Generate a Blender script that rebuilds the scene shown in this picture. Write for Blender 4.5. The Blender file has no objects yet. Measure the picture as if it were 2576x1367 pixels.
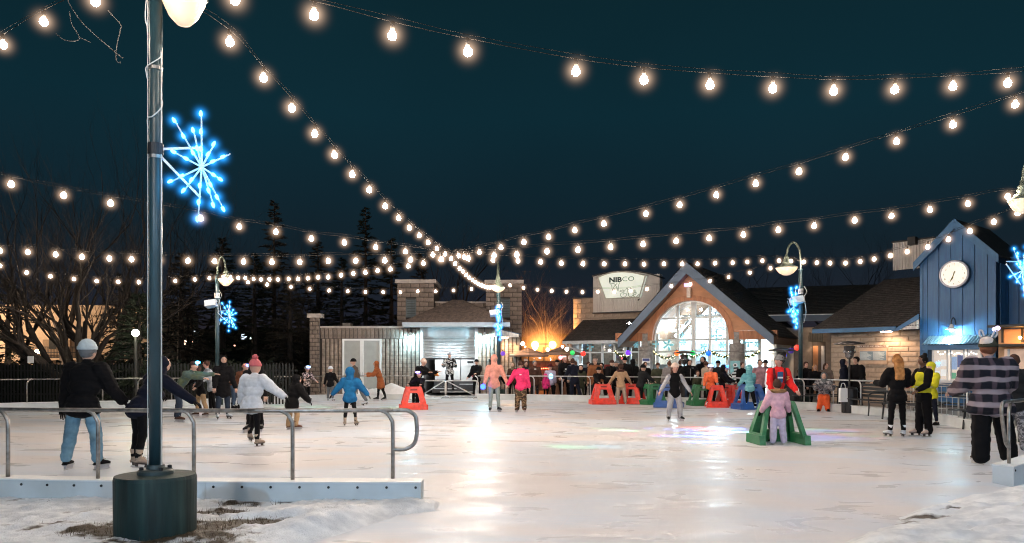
import bpy, bmesh, math, random
from mathutils import Vector, Matrix, noise
R = math.radians
scene = bpy.context.scene
C = scene.collection
random.seed(7)

# ------------------------------------------------------------------ camera, sky, exposure
FP = 1950.0                 # focal length in pixels of a 2576 px wide picture
HZ = 915.0                  # eye level in that picture
CAMH = 1.55
cam_d = bpy.data.cameras.new('camera'); cam = bpy.data.objects.new('camera', cam_d); C.objects.link(cam)
cam.location = (0, 0, CAMH); cam.rotation_euler = (R(90), 0, 0)
cam_d.sensor_width = 36.0; cam_d.lens = 36.0*FP/2576.0
cam_d.shift_y = (HZ-683.5)/2576.0
cam_d.clip_start = 0.05; cam_d.clip_end = 900
scene.camera = cam
w = bpy.data.worlds.new('World'); scene.world = w; w.use_nodes = True
nt = w.node_tree; nt.nodes.clear()
wo = nt.nodes.new('ShaderNodeOutputWorld'); bg = nt.nodes.new('ShaderNodeBackground')
tc = nt.nodes.new('ShaderNodeTexCoord'); sp = nt.nodes.new('ShaderNodeSeparateXYZ'); cr = nt.nodes.new('ShaderNodeValToRGB')
nt.links.new(tc.outputs['Generated'], sp.inputs[0]); nt.links.new(sp.outputs['Z'], cr.inputs[0])
el = cr.color_ramp.elements
el[0].position = 0.0; el[0].color = (0.030, 0.020, 0.020, 1)
el[1].position = 0.62; el[1].color = (0.0030, 0.0150, 0.0190, 1)
for p_, c_ in ((0.20, (0.0055, 0.0190, 0.0290, 1)), (0.06, (0.015, 0.017, 0.027, 1)), (0.14, (0.0070, 0.0160, 0.0240, 1)), (0.30, (0.0042, 0.0235, 0.0350, 1))):
    e = el.new(p_); e.color = c_
nz = nt.nodes.new('ShaderNodeTexNoise'); nz.inputs['Scale'].default_value = 2.2; nz.inputs['Detail'].default_value = 3
mr = nt.nodes.new('ShaderNodeMapRange'); mr.inputs['To Min'].default_value = 0.75; mr.inputs['To Max'].default_value = 1.25
mx = nt.nodes.new('ShaderNodeVectorMath'); mx.operation = 'SCALE'
nt.links.new(tc.outputs['Generated'], nz.inputs['Vector']); nt.links.new(nz.outputs['Fac'], mr.inputs['Value'])
nt.links.new(cr.outputs[0], mx.inputs[0]); nt.links.new(mr.outputs[0], mx.inputs['Scale'])
nt.links.new(mx.outputs[0], bg.inputs['Color']); nt.links.new(bg.outputs[0], wo.inputs[0])
bg.inputs['Strength'].default_value = 1.0
vs = scene.view_settings
vs.view_transform = 'Standard'; vs.look = 'None'; vs.gamma = 1; vs.exposure = 0.0; vs.use_curve_mapping = False
cy = scene.cycles
cy.max_bounces = 5; cy.diffuse_bounces = 3; cy.glossy_bounces = 3; cy.transmission_bounces = 4; cy.transparent_max_bounces = 12
cy.volume_bounces = 0; cy.volume_max_steps = 24; cy.caustics_reflective = False; cy.caustics_refractive = False
cy.use_denoising = True; scene.render.filter_size = 1.15; cy.pixel_filter_type = 'BLACKMAN_HARRIS'; cy.filter_width = 1.15; cy.sample_clamp_indirect = 4.0; cy.use_light_tree = True
FILL_LAMP = 2500.0  # power of the cool fill lamps added out of view behind the viewer
BULB = 375.0                # radiance of the festoon bulbs
HAZE = 0.0
HALO = 17.0; HALO_R = .30  # strength and radius of the glow painted round each festoon bulb

# ------------------------------------------------------------------ measuring helpers
def P(u, v, Y): return Vector(((u-1288)/FP*Y, Y, CAMH+(HZ-v)/FP*Y))
def gy(v): return FP*CAMH/(v-HZ)
def G(u, v): Y = gy(v); return Vector(((u-1288)/FP*Y, Y, 0))
class Frame:
    """a facade line in plan: origin under pixel column u at distance Y, turned by a degrees (right end nearer)"""
    def __init__(s, u, Y, a):
        s.o = Vector(((u-1288)/FP*Y, Y, 0)); s.a = R(a); s.c = math.cos(s.a); s.s = math.sin(s.a)
    def S(s, u, d=0.0):
        k = (u-1288)/FP
        return (k*(s.o.y+d*s.c)-s.o.x-d*s.s)/(s.c+k*s.s)
    def q(s, u, v, d=0.0):
        t = s.S(u, d); Y = s.o.y-t*s.s+d*s.c
        return (t, CAMH+(HZ-v)/FP*Y)
    def w(s, t, d=0.0, z=0.0):
        return Vector((s.o.x+t*s.c+d*s.s, s.o.y-t*s.s+d*s.c, z))

# ------------------------------------------------------------------ objects
def tag(o, label=None, cat=None, group=None, kind=None):
    if label: o['label'] = label
    if cat: o['category'] = cat
    if group: o['group'] = group
    if kind: o['kind'] = kind
    return o
def empty(name, loc=(0, 0, 0), rz=0.0, label=None, cat=None, group=None, kind=None, frame=None):
    o = bpy.data.objects.new(name, None); C.objects.link(o); o.empty_display_size = 0.2
    if frame is not None: loc = frame.o; rz = -frame.a
    o.location = loc; o.rotation_euler = (0, 0, rz)
    return tag(o, label, cat, group, kind)
def link(name, me, parent=None, loc=None, rot=None, scale=None):
    o = bpy.data.objects.new(name, me); C.objects.link(o)
    if parent is not None: o.parent = parent
    if loc is not None: o.location = loc
    if rot is not None: o.rotation_euler = rot
    if scale is not None: o.scale = scale if hasattr(scale, '__len__') else (scale,)*3
    return o
def copy_tree(o, parent=None):
    c = o.copy(); C.objects.link(c)
    if parent is not None: c.parent = parent
    for ch in list(o.children): copy_tree(ch, c)
    return c
class MB:
    def __init__(s): s.v = []; s.f = []; s.m = []; s.cm = 0
    def add(s, vs_, fs):
        b = len(s.v); s.v += [tuple(p) for p in vs_]
        for f in fs: s.f.append(tuple(b+i for i in f)); s.m.append(s.cm)
        return s
    def box(s, x0, x1, y0, y1, z0, z1):
        return s.add([(x0,y0,z0),(x1,y0,z0),(x1,y1,z0),(x0,y1,z0),(x0,y0,z1),(x1,y0,z1),(x1,y1,z1),(x0,y1,z1)],
                     [(0,3,2,1),(4,5,6,7),(0,1,5,4),(1,2,6,5),(2,3,7,6),(3,0,4,7)])
    def cbox(s, c, sx, sy, sz): return s.box(c[0]-sx/2, c[0]+sx/2, c[1]-sy/2, c[1]+sy/2, c[2]-sz/2, c[2]+sz/2)
    def bar(s, a, b, w_, h_):
        a = Vector(a); b = Vector(b); d = (b-a)
        if d.length < 1e-6: return s
        d.normalize(); up = Vector((0,0,1)) if abs(d.z) < .95 else Vector((0,1,0))
        x = d.cross(up).normalized()*w_/2; y = x.cross(d).normalized()*h_/2
        return s.add([a-x-y,a+x-y,a+x+y,a-x+y,b-x-y,b+x-y,b+x+y,b-x+y], [(0,3,2,1),(4,5,6,7),(0,1,5,4),(1,2,6,5),(2,3,7,6),(3,0,4,7)])
    def tube(s, pts, r, n=8, cap=True):
        pts = [Vector(p) for p in pts]; rs = r if hasattr(r, '__len__') else [r]*len(pts)
        vs_ = []; up = None
        for i, p in enumerate(pts):
            d = (pts[min(i+1, len(pts)-1)]-pts[max(i-1, 0)])
            d = d.normalized() if d.length > 1e-9 else Vector((0,0,1))
            if up is None: up = Vector((0,0,1)) if abs(d.z) < .9 else Vector((1,0,0))
            x = d.cross(up)
            if x.length < 1e-4: x = d.cross(Vector((0.3,1,0.2)))
            x.normalize(); y = x.cross(d).normalized(); up = y
            for k in range(n):
                a = 2*math.pi*k/n; vs_.append(p+(x*math.cos(a)+y*math.sin(a))*rs[i])
        fs = []
        for i in range(len(pts)-1):
            for k in range(n):
                k2 = (k+1)%n; fs.append((i*n+k, (i+1)*n+k, (i+1)*n+k2, i*n+k2))
        if cap: fs.append(tuple(range(n))); fs.append(tuple((len(pts)-1)*n+k for k in reversed(range(n))))
        return s.add(vs_, fs)
    def lathe(s, prof, n=16, c=(0,0,0), cap=True):
        vs_ = []; fs = []
        for (r, z) in prof:
            for k in range(n):
                a = 2*math.pi*k/n; vs_.append((c[0]+r*math.cos(a), c[1]+r*math.sin(a), c[2]+z))
        for i in range(len(prof)-1):
            for k in range(n):
                k2 = (k+1)%n; fs.append((i*n+k, i*n+k2, (i+1)*n+k2, (i+1)*n+k))
        if cap: fs.append(tuple(reversed(range(n)))); fs.append(tuple((len(prof)-1)*n+k for k in range(n)))
        return s.add(vs_, fs)
    def ball(s, c, r, n=10, m=6, rot=None):
        rr = r if hasattr(r, '__len__') else (r, r, r); vs_ = []; c = Vector(c)
        def T(p): 
            p = Vector(p)
            return c+(rot@p if rot is not None else p)
        vs_.append(T((0,0,rr[2])))
        for j in range(1, m):
            t = math.pi*j/m
            for k in range(n):
                a = 2*math.pi*k/n; vs_.append(T((rr[0]*math.sin(t)*math.cos(a), rr[1]*math.sin(t)*math.sin(a), rr[2]*math.cos(t))))
        vs_.append(T((0,0,-rr[2]))); fs = []
        for k in range(n): fs.append((0, 1+k, 1+(k+1)%n))
        for j in range(m-2):
            for k in range(n):
                a = 1+j*n+k; b = 1+j*n+(k+1)%n; fs.append((a, a+n, b+n, b))
        L = len(vs_)-1; o = 1+(m-2)*n
        for k in range(n): fs.append((L, o+(k+1)%n, o+k))
        return s.add(vs_, fs)
    def prism(s, pts, d0, d1, axis='y'):
        """polygon pts (a,z) extruded along y from d0 to d1 (axis y) ; axis x: pts are (y,z)"""
        n = len(pts)
        mk = (lambda a, z, d: (a, d, z)) if axis == 'y' else ((lambda a, z, d: (d, a, z)) if axis == 'x' else (lambda a, z, d: (a, z, d)))
        vs_ = [mk(a, z, d0) for a, z in pts]+[mk(a, z, d1) for a, z in pts]
        fs = [tuple(range(n)), tuple(reversed(range(n, 2*n)))]
        for i in range(n): j = (i+1)%n; fs.append((i, i+n, j+n, j))
        return s.add(vs_, fs)
    def strip(s, A, B, d0, d1):
        """wall between two polylines A and B (same count) of (x,z), thick from d0 to d1"""
        n = len(A); vs_ = []
        for p, q_ in zip(A, B): vs_ += [(p[0],d0,p[1]),(q_[0],d0,q_[1]),(q_[0],d1,q_[1]),(p[0],d1,p[1])]
        fs = []
        for i in range(n-1):
            a = i*4; b = a+4
            for k in range(4): fs.append((a+k, b+k, b+(k+1)%4, a+(k+1)%4))
        fs.append((0,1,2,3)); fs.append(tuple((n-1)*4+k for k in (3,2,1,0)))
        return s.add(vs_, fs)
    def mesh(s, name, mats, smooth=False):
        me = bpy.data.meshes.new(name); me.from_pydata(s.v, [], s.f)
        mats = mats if isinstance(mats, (list, tuple)) else [mats]
        for m_ in mats: me.materials.append(m_)
        if len(mats) > 1: me.polygons.foreach_set('material_index', s.m)
        bm = bmesh.new(); bm.from_mesh(me); bmesh.ops.recalc_face_normals(bm, faces=bm.faces); bm.to_mesh(me); bm.free()
        if smooth: me.polygons.foreach_set('use_smooth', [True]*len(me.polygons))
        me.update(); return me
    def build(s, name, mats, parent=None, smooth=False, loc=None, rot=None, kind=None):
        o = link(name, s.mesh(name, mats, smooth), parent, loc, rot)
        if kind: o['kind'] = kind
        return o
def catmull(pts, k=6):
    pts = [Vector(p) for p in pts]; out = []
    for i in range(len(pts)-1):
        p0 = pts[max(i-1,0)]; p1 = pts[i]; p2 = pts[i+1]; p3 = pts[min(i+2,len(pts)-1)]
        for j in range(k):
            t = j/k
            out.append(0.5*((2*p1)+(p2-p0)*t+(2*p0-5*p1+4*p2-p3)*t*t+(3*p1-p0-3*p2+p3)*t**3))
    out.append(pts[-1]); return out
def resample(pts, step):
    pts = [Vector(p) for p in pts]; out = [pts[0]]; acc = 0; 
    L = sum((pts[i+1]-pts[i]).length for i in range(len(pts)-1)); n = max(1, round(L/step)); step = L/n
    need = step; cur = 0.0
    for i in range(len(pts)-1):
        a, b = pts[i], pts[i+1]; l = (b-a).length
        while cur+l >= need-1e-6 and len(out) < n+1:
            out.append(a.lerp(b, (need-cur)/l)); need += step
        cur += l
    return out

# ------------------------------------------------------------------ materials
MATS = {}
def mat(name, col, rough=0.7, metal=0.0, emit=None, es=0.0, var=0.15, nscale=6.0, bump=0.0, bscale=30.0, spec=0.5, coat=0.0, objvar=0.0, stretch=None, alpha=None, sheen=0.0, tint=None):
    if name in MATS: return MATS[name]
    m = bpy.data.materials.new(name); m.use_nodes = True; n = m.node_tree; b = n.nodes['Principled BSDF']; L = n.links.new
    b.inputs['Roughness'].default_value = rough; b.inputs['Metallic'].default_value = metal
    b.inputs['Specular IOR Level'].default_value = spec; b.inputs['Coat Weight'].default_value = coat
    if sheen: b.inputs['Sheen Weight'].default_value = sheen
    c = (*col, 1)
    if emit is not None:
        b.inputs['Emission Color'].default_value = (*emit, 1); b.inputs['Emission Strength'].default_value = es
    t = n.nodes.new('ShaderNodeTexCoord')
    vec = t.outputs['Object']
    if stretch:
        mp = n.nodes.new('ShaderNodeMapping'); mp.inputs['Scale'].default_value = stretch; L(vec, mp.inputs[0]); vec = mp.outputs[0]
    if var > 0 or objvar > 0:
        nz = n.nodes.new('ShaderNodeTexNoise'); nz.inputs['Scale'].default_value = nscale; nz.inputs['Detail'].default_value = 5
        L(vec, nz.inputs['Vector'])
        mp2 = n.nodes.new('ShaderNodeMapRange'); mp2.inputs['From Min'].default_value = .3; mp2.inputs['From Max'].default_value = .7
        mp2.inputs['To Min'].default_value = 1-var; mp2.inputs['To Max'].default_value = 1+var
        L(nz.outputs['Fac'], mp2.inputs['Value']); val = mp2.outputs[0]
        if objvar:
            oi = n.nodes.new('ShaderNodeObjectInfo'); m3 = n.nodes.new('ShaderNodeMapRange')
            m3.inputs['To Min'].default_value = 1-objvar; m3.inputs['To Max'].default_value = 1+objvar
            L(oi.outputs['Random'], m3.inputs['Value']); mu = n.nodes.new('ShaderNodeMath'); mu.operation = 'MULTIPLY'
            L(val, mu.inputs[0]); L(m3.outputs[0], mu.inputs[1]); val = mu.outputs[0]
        if tint is not None:
            mixc = n.nodes.new('ShaderNodeMixRGB'); mixc.inputs[1].default_value = c; mixc.inputs[2].default_value = (*tint, 1)
            n2 = n.nodes.new('ShaderNodeTexNoise'); n2.inputs['Scale'].default_value = nscale*.35; n2.inputs['Detail'].default_value = 6
            L(vec, n2.inputs['Vector']); r2 = n.nodes.new('ShaderNodeMapRange'); r2.inputs['From Min'].default_value = .42; r2.inputs['From Max'].default_value = .62
            L(n2.outputs['Fac'], r2.inputs['Value']); L(r2.outputs[0], mixc.inputs[0]); src = mixc.outputs[0]
        else:
            rg = n.nodes.new('ShaderNodeRGB'); rg.outputs[0].default_value = c; src = rg.outputs[0]
        sc = n.nodes.new('ShaderNodeVectorMath'); sc.operation = 'SCALE'; L(src, sc.inputs[0]); L(val, sc.inputs['Scale'])
        L(sc.outputs[0], b.inputs['Base Color'])
        if rough < .95:
            rr = n.nodes.new('ShaderNodeMapRange'); rr.inputs['To Min'].default_value = max(0.03, rough-.12); rr.inputs['To Max'].default_value = min(1, rough+.12)
            L(nz.outputs['Fac'], rr.inputs['Value']); L(rr.outputs[0], b.inputs['Roughness'])
    else: b.inputs['Base Color'].default_value = c
    if bump > 0:
        bn = n.nodes.new('ShaderNodeTexNoise'); bn.inputs['Scale'].default_value = bscale; bn.inputs['Detail'].default_value = 4
        L(vec, bn.inputs['Vector']); bp = n.nodes.new('ShaderNodeBump'); bp.inputs['Strength'].default_value = 0.6; bp.inputs['Distance'].default_value = bump
        L(bn.outputs['Fac'], bp.inputs['Height']); L(bp.outputs[0], b.inputs['Normal'])
    MATS[name] = m; return m
def emis(name, col, s, sample=True):
    if name in MATS: return MATS[name]
    m = bpy.data.materials.new(name); m.use_nodes = True; n = m.node_tree; n.nodes.clear()
    o = n.nodes.new('ShaderNodeOutputMaterial'); e = n.nodes.new('ShaderNodeEmission')
    e.inputs[0].default_value = (*col, 1); e.inputs[1].default_value = s; n.links.new(e.outputs[0], o.inputs[0])
    if not sample: m.cycles.emission_sampling = 'NONE'
    MATS[name] = m; return m
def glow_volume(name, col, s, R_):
    """painted halo round a bulb: emission added to the air, strongest inside, gone at the rim"""
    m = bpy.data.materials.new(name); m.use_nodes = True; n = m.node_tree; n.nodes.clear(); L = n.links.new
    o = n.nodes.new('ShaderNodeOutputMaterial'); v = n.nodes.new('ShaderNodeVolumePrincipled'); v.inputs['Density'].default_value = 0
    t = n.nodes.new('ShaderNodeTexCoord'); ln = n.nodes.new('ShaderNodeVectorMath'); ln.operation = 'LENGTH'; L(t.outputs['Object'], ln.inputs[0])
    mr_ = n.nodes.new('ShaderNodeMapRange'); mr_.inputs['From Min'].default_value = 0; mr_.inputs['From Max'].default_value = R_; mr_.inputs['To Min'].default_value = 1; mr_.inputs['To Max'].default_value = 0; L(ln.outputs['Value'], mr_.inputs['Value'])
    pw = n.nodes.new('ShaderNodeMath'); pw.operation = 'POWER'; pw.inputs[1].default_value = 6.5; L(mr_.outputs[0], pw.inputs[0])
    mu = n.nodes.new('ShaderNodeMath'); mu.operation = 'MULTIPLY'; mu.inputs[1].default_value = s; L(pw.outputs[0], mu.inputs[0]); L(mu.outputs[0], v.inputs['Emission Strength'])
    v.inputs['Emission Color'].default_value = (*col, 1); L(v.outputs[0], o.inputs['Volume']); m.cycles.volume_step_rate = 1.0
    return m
def glass(name, tintc=(.9,.96,1), refl=.12, clear=.92):
    if name in MATS: return MATS[name]
    m = bpy.data.materials.new(name); m.use_nodes = True; n = m.node_tree; n.nodes.clear()
    o = n.nodes.new('ShaderNodeOutputMaterial'); t = n.nodes.new('ShaderNodeBsdfTransparent'); t.inputs[0].default_value = (tintc[0]*clear, tintc[1]*clear, tintc[2]*clear, 1)
    g = n.nodes.new('ShaderNodeBsdfGlossy'); g.inputs['Roughness'].default_value = .04; mixs = n.nodes.new('ShaderNodeMixShader'); mixs.inputs[0].default_value = refl
    n.links.new(t.outputs[0], mixs.inputs[1]); n.links.new(g.outputs[0], mixs.inputs[2]); n.links.new(mixs.outputs[0], o.inputs[0])
    MATS[name] = m; return m
steel = mat('brushed_steel', (.30,.28,.26), .34, .9, var=.35, nscale=14, bump=.002, bscale=60)
steel_far = mat('galvanised_steel', (.55,.55,.55), .38, .7, var=.2, nscale=10)
pole_green = mat('pole_paint', (.014,.040,.050), .42, .0, var=.35, nscale=9, bump=.003, bscale=40, spec=.6, stretch=(1,1,.25))
concrete_paint = mat('painted_concrete', (.0055,.019,.018), .62, var=.6, nscale=7, bump=.012, bscale=18, stretch=(1.6,1.6,.14), tint=(.020,.038,.034), spec=.3)
white_board = mat('white_board', (.62,.66,.68), .42, var=.08, nscale=3, bump=.002, bscale=12, tint=(.55,.58,.58))
dark = mat('dark_metal', (.015,.016,.018), .45, .3, var=.2)
cable_m = mat('cable', (.022,.02,.018), .95, var=.1, spec=.05)
socket_m = mat('socket', (.03,.025,.02), .5, var=.1)
bulb_ms = [emis('festoon_glow', (1.0,.81,.66), BULB), emis('festoon_glow_soft', (1.0,.78,.60), BULB*.8), emis('festoon_glow_bright', (1.0,.84,.70), BULB*1.2)]; bulb_m = bulb_ms[0]
dead_m = mat('unlit_bulb_glass', (.35,.33,.30), .15, var=0)
white_paint = mat('white_paint', (.75,.77,.78), .5, var=.06, nscale=3)
def text(body, size, m_, parent, loc, rot=(R(90),0,0), ext=0.004, off=0.0, name='lettering', sx=1.0, shear=0.0, fillm='FRONT'):
    cu = bpy.data.curves.new('t', 'FONT'); cu.body = body; cu.size = size; cu.extrude = ext; cu.offset = off; cu.shear = shear
    cu.align_x = 'CENTER'; cu.align_y = 'CENTER'; cu.resolution_u = 3
    o = bpy.data.objects.new('t', cu); C.objects.link(o)
    me = bpy.data.meshes.new_from_object(o.evaluated_get(bpy.context.evaluated_depsgraph_get()))
    bpy.data.objects.remove(o); me.materials.clear(); me.materials.append(m_)
    o2 = link(name, me, parent, loc, rot); o2.scale = (sx, 1, 1); return o2
# ------------------------------------------------------------------ ground, ice, snow
def ground_mat():
    m = bpy.data.materials.new('frozen_soil'); m.use_nodes = True; n = m.node_tree; b = n.nodes['Principled BSDF']; L = n.links.new
    t = n.nodes.new('ShaderNodeTexCoord'); nz = n.nodes.new('ShaderNodeTexNoise'); nz.inputs['Scale'].default_value = .55; nz.inputs['Detail'].default_value = 8
    L(t.outputs['Object'], nz.inputs['Vector']); r = n.nodes.new('ShaderNodeValToRGB'); e = r.color_ramp.elements
    e[0].position = .50; e[0].color = (.030,.022,.015,1); e[1].position = .56; e[1].color = (.55,.57,.60,1)
    L(nz.outputs['Fac'], r.inputs[0]); L(r.outputs[0], b.inputs['Base Color']); b.inputs['Roughness'].default_value = .9
    return m
mb = MB(); mb.add([(-400,-60,-.05),(400,-60,-.05),(400,700,-.05),(-400,700,-.05)], [(0,1,2,3)])
mb.build('ground', ground_mat(), kind='structure')

def ice_mat():
    m = bpy.data.materials.new('ice_surface'); m.use_nodes = True; n = m.node_tree; b = n.nodes['Principled BSDF']; L = n.links.new
    t = n.nodes.new('ShaderNodeTexCoord')
    def nz(scale, det, st=None, dist=0, rot=0):
        q = n.nodes.new('ShaderNodeTexNoise'); q.inputs['Scale'].default_value = scale; q.inputs['Detail'].default_value = det; q.inputs['Distortion'].default_value = dist
        mp = n.nodes.new('ShaderNodeMapping'); mp.inputs['Scale'].default_value = st or (1,1,1); mp.inputs['Rotation'].default_value = (0,0,rot)
        L(t.outputs['Object'], mp.inputs[0]); L(mp.outputs[0], q.inputs['Vector']); return q.outputs['Fac']
    big = nz(.22, 5, (1,1.8,1), .6); mid = nz(1.6, 6, (.55,1.1,1), .9); fine = nz(9, 5, (.25,2.2,1), .5); scr = nz(14, 3, (.12,3,1), 1.2, .5); scr2 = nz(14, 3, (.12,3,1), 1.2, -.7)
    r = n.nodes.new('ShaderNodeValToRGB'); e = r.color_ramp.elements
    e[0].position = .22; e[0].color = (.50,.515,.54,1); e[1].position = .74; e[1].color = (.70,.72,.75,1)
    a1 = n.nodes.new('ShaderNodeMath'); a1.operation = 'MULTIPLY_ADD'; L(mid, a1.inputs[0]); a1.inputs[1].default_value = .45; 
    h = n.nodes.new('ShaderNodeMath'); h.operation = 'MULTIPLY'; L(big, h.inputs[0]); h.inputs[1].default_value = .55; L(h.outputs[0], a1.inputs[2])
    L(a1.outputs[0], r.inputs[0])
    tn = n.nodes.new('ShaderNodeMixRGB'); tn.blend_type = 'MULTIPLY'; tn.inputs[0].default_value = 1; L(r.outputs[0], tn.inputs[1]); tr_ = n.nodes.new('ShaderNodeValToRGB'); te = tr_.color_ramp.elements; te[0].position = .40; te[0].color = (1.0,.95,.93,1); te[1].position = .58; te[1].color = (.93,1.0,1.08,1); L(nz(.35, 4, (1,1.6,1), .8), tr_.inputs[0]); L(tr_.outputs[0], tn.inputs[2]); r = tn
    # fine white scratches cut by blades
    def lines(src, lo, hi):
        q = n.nodes.new('ShaderNodeMapRange'); q.inputs['From Min'].default_value = lo; q.inputs['From Max'].default_value = hi; q.inputs['To Min'].default_value = 0; q.inputs['To Max'].default_value = 1
        L(src, q.inputs['Value']); return q.outputs[0]
    s1 = lines(scr, .60, .72); s2 = lines(scr2, .62, .74); ad = n.nodes.new('ShaderNodeMath'); ad.operation = 'MAXIMUM'; L(s1, ad.inputs[0]); L(s2, ad.inputs[1])
    for rot_, sc_ in ((.3,.30),(1.9,.23),(2.7,.41)):
        wv = n.nodes.new('ShaderNodeTexWave'); wv.wave_type = 'RINGS'; wv.rings_direction = 'Z'; wv.inputs['Scale'].default_value = sc_*2.2; wv.inputs['Distortion'].default_value = 16; wv.inputs['Detail'].default_value = 1; wv.inputs['Detail Scale'].default_value = .35
        mp = n.nodes.new('ShaderNodeMapping'); mp.inputs['Location'].default_value = (4*rot_, -14-3*rot_, 0); mp.inputs['Rotation'].default_value = (0,0,rot_); mp.inputs['Scale'].default_value = (1,.6,1); L(t.outputs['Object'], mp.inputs[0]); L(mp.outputs[0], wv.inputs['Vector'])
        q0 = lines(wv.outputs['Fac'], .9955, .9998); br_ = lines(big, .42, .60); q1m = n.nodes.new('ShaderNodeMath'); q1m.operation = 'MULTIPLY'; L(q0, q1m.inputs[0]); L(br_, q1m.inputs[1]); q2m = n.nodes.new('ShaderNodeMath'); q2m.operation = 'MULTIPLY'; q2m.inputs[1].default_value = .6; L(q1m.outputs[0], q2m.inputs[0]); q = q2m.outputs[0]; mm_ = n.nodes.new('ShaderNodeMath'); mm_.operation = 'MAXIMUM'; L(q, mm_.inputs[0]); L(ad.outputs[0], mm_.inputs[1]); ad = mm_
    mixc = n.nodes.new('ShaderNodeMixRGB'); mixc.inputs[2].default_value = (.74,.70,.73,1); L(r.outputs[0], mixc.inputs[1])
    am = n.nodes.new('ShaderNodeMath'); am.operation = 'MULTIPLY'; am.inputs[1].default_value = .55; L(ad.outputs[0], am.inputs[0]); L(am.outputs[0], mixc.inputs[0])
    L(mixc.outputs[0], b.inputs['Base Color'])
    rr = n.nodes.new('ShaderNodeMapRange'); rr.inputs['From Min'].default_value = .35; rr.inputs['From Max'].default_value = .65; rr.inputs['To Min'].default_value = .24; rr.inputs['To Max'].default_value = .48
    L(mid, rr.inputs['Value']); L(rr.outputs[0], b.inputs['Roughness']); b.inputs['Specular IOR Level'].default_value = .17; b.inputs['IOR'].default_value = 1.31
    bm_ = n.nodes.new('ShaderNodeMath'); bm_.operation = 'MULTIPLY_ADD'; L(mid, bm_.inputs[0]); bm_.inputs[1].default_value = 1.2
    f2 = n.nodes.new('ShaderNodeMath'); f2.operation = 'MULTIPLY_ADD'; L(fine, f2.inputs[0]); f2.inputs[1].default_value = .35; lw_ = n.nodes.new('ShaderNodeMath'); lw_.operation = 'MULTIPLY'; lw_.inputs[1].default_value = .12; L(ad.outputs[0], lw_.inputs[0]); L(lw_.outputs[0], f2.inputs[2]); 
    f3 = n.nodes.new('ShaderNodeMath'); f3.operation = 'MULTIPLY'; L(f2.outputs[0], f3.inputs[0]); f3.inputs[1].default_value = .35; L(f3.outputs[0], bm_.inputs[2])
    bp = n.nodes.new('ShaderNodeBump'); bp.inputs['Strength'].default_value = .6; bp.inputs['Distance'].default_value = .016
    L(bm_.outputs[0], bp.inputs['Height']); L(bp.outputs[0], b.inputs['Normal'])
    return m
LK = [(-1.0,8.8),(-3.4,8.86),(-6.0,9.1),(-9.0,9.9),(-12,11.4),(-15,13.7),(-17.3,16.6),(-18.5,20),(-18.3,23),(-16.8,25.5),(-14.6,26.8),(-12.6,27.6),(-11.2,28.6),(-9.9,30.4),(-8.4,32.0),(-6.6,33.0),(-4.4,33.5)]
RK = [(6.24,10.07),(7.28,11.03),(8.5,12.3),(9.5,13.8),(10.15,15.5),(10.6,17.9),(10.95,20),(10.95,22),(10.5,24.5),(9.65,26.5),(8.3,28.2),(6.6,29.6),(5.1,30.5),(2.8,31.8),(0.5,32.8),(-1.5,33.3)]
lk = [p.to_3d() for p in catmull([Vector(p) for p in LK], 4)]; rk = [p.to_3d() for p in catmull([Vector(p) for p in RK], 4)]
ice_poly = [(p.x, p.y) for p in lk]+[(-4.4,34.6),(-1.5,34.6)]+[(p.x, p.y) for p in reversed(rk)]+[(6.3,9.2),(6.2,6.0),(6.5,-6),(-4.5,-6),(-3.0,4),(-1.2,7.8)]
mb = MB(); mb.add([(x, y, 0.0) for x, y in ice_poly], [tuple(range(len(ice_poly)))])
me = mb.mesh('ice', ice_mat()); bm = bmesh.new(); bm.from_mesh(me); bmesh.ops.triangulate(bm, faces=bm.faces); bm.to_mesh(me); bm.free()
tag(link('ice', me), kind='structure')
# paved terrace on the far side (behind the far kerb)
tm = mat('terrace_paving', (.10,.095,.09), .8, var=.35, nscale=1.5, tint=(.16,.15,.15), bump=.004, bscale=8)
tp = [(p.x, p.y) for p in rk[8:]]+[(-1.5,34.6),(-4.4,34.6),(-4.4,33.6)]+[(p.x,p.y) for p in reversed(lk[-14:-1])]+[(-12,60),(40,60),(40,8),(9.5,12.0)]
mb = MB(); mb.add([(x, y, -.02) for x, y in tp], [tuple(range(len(tp)))]); me = mb.mesh('pavement', tm)
bm = bmesh.new(); bm.from_mesh(me); bmesh.ops.triangulate(bm, faces=bm.faces); bm.to_mesh(me); bm.free(); tag(link('terrace_pavement', me), kind='structure')

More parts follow.
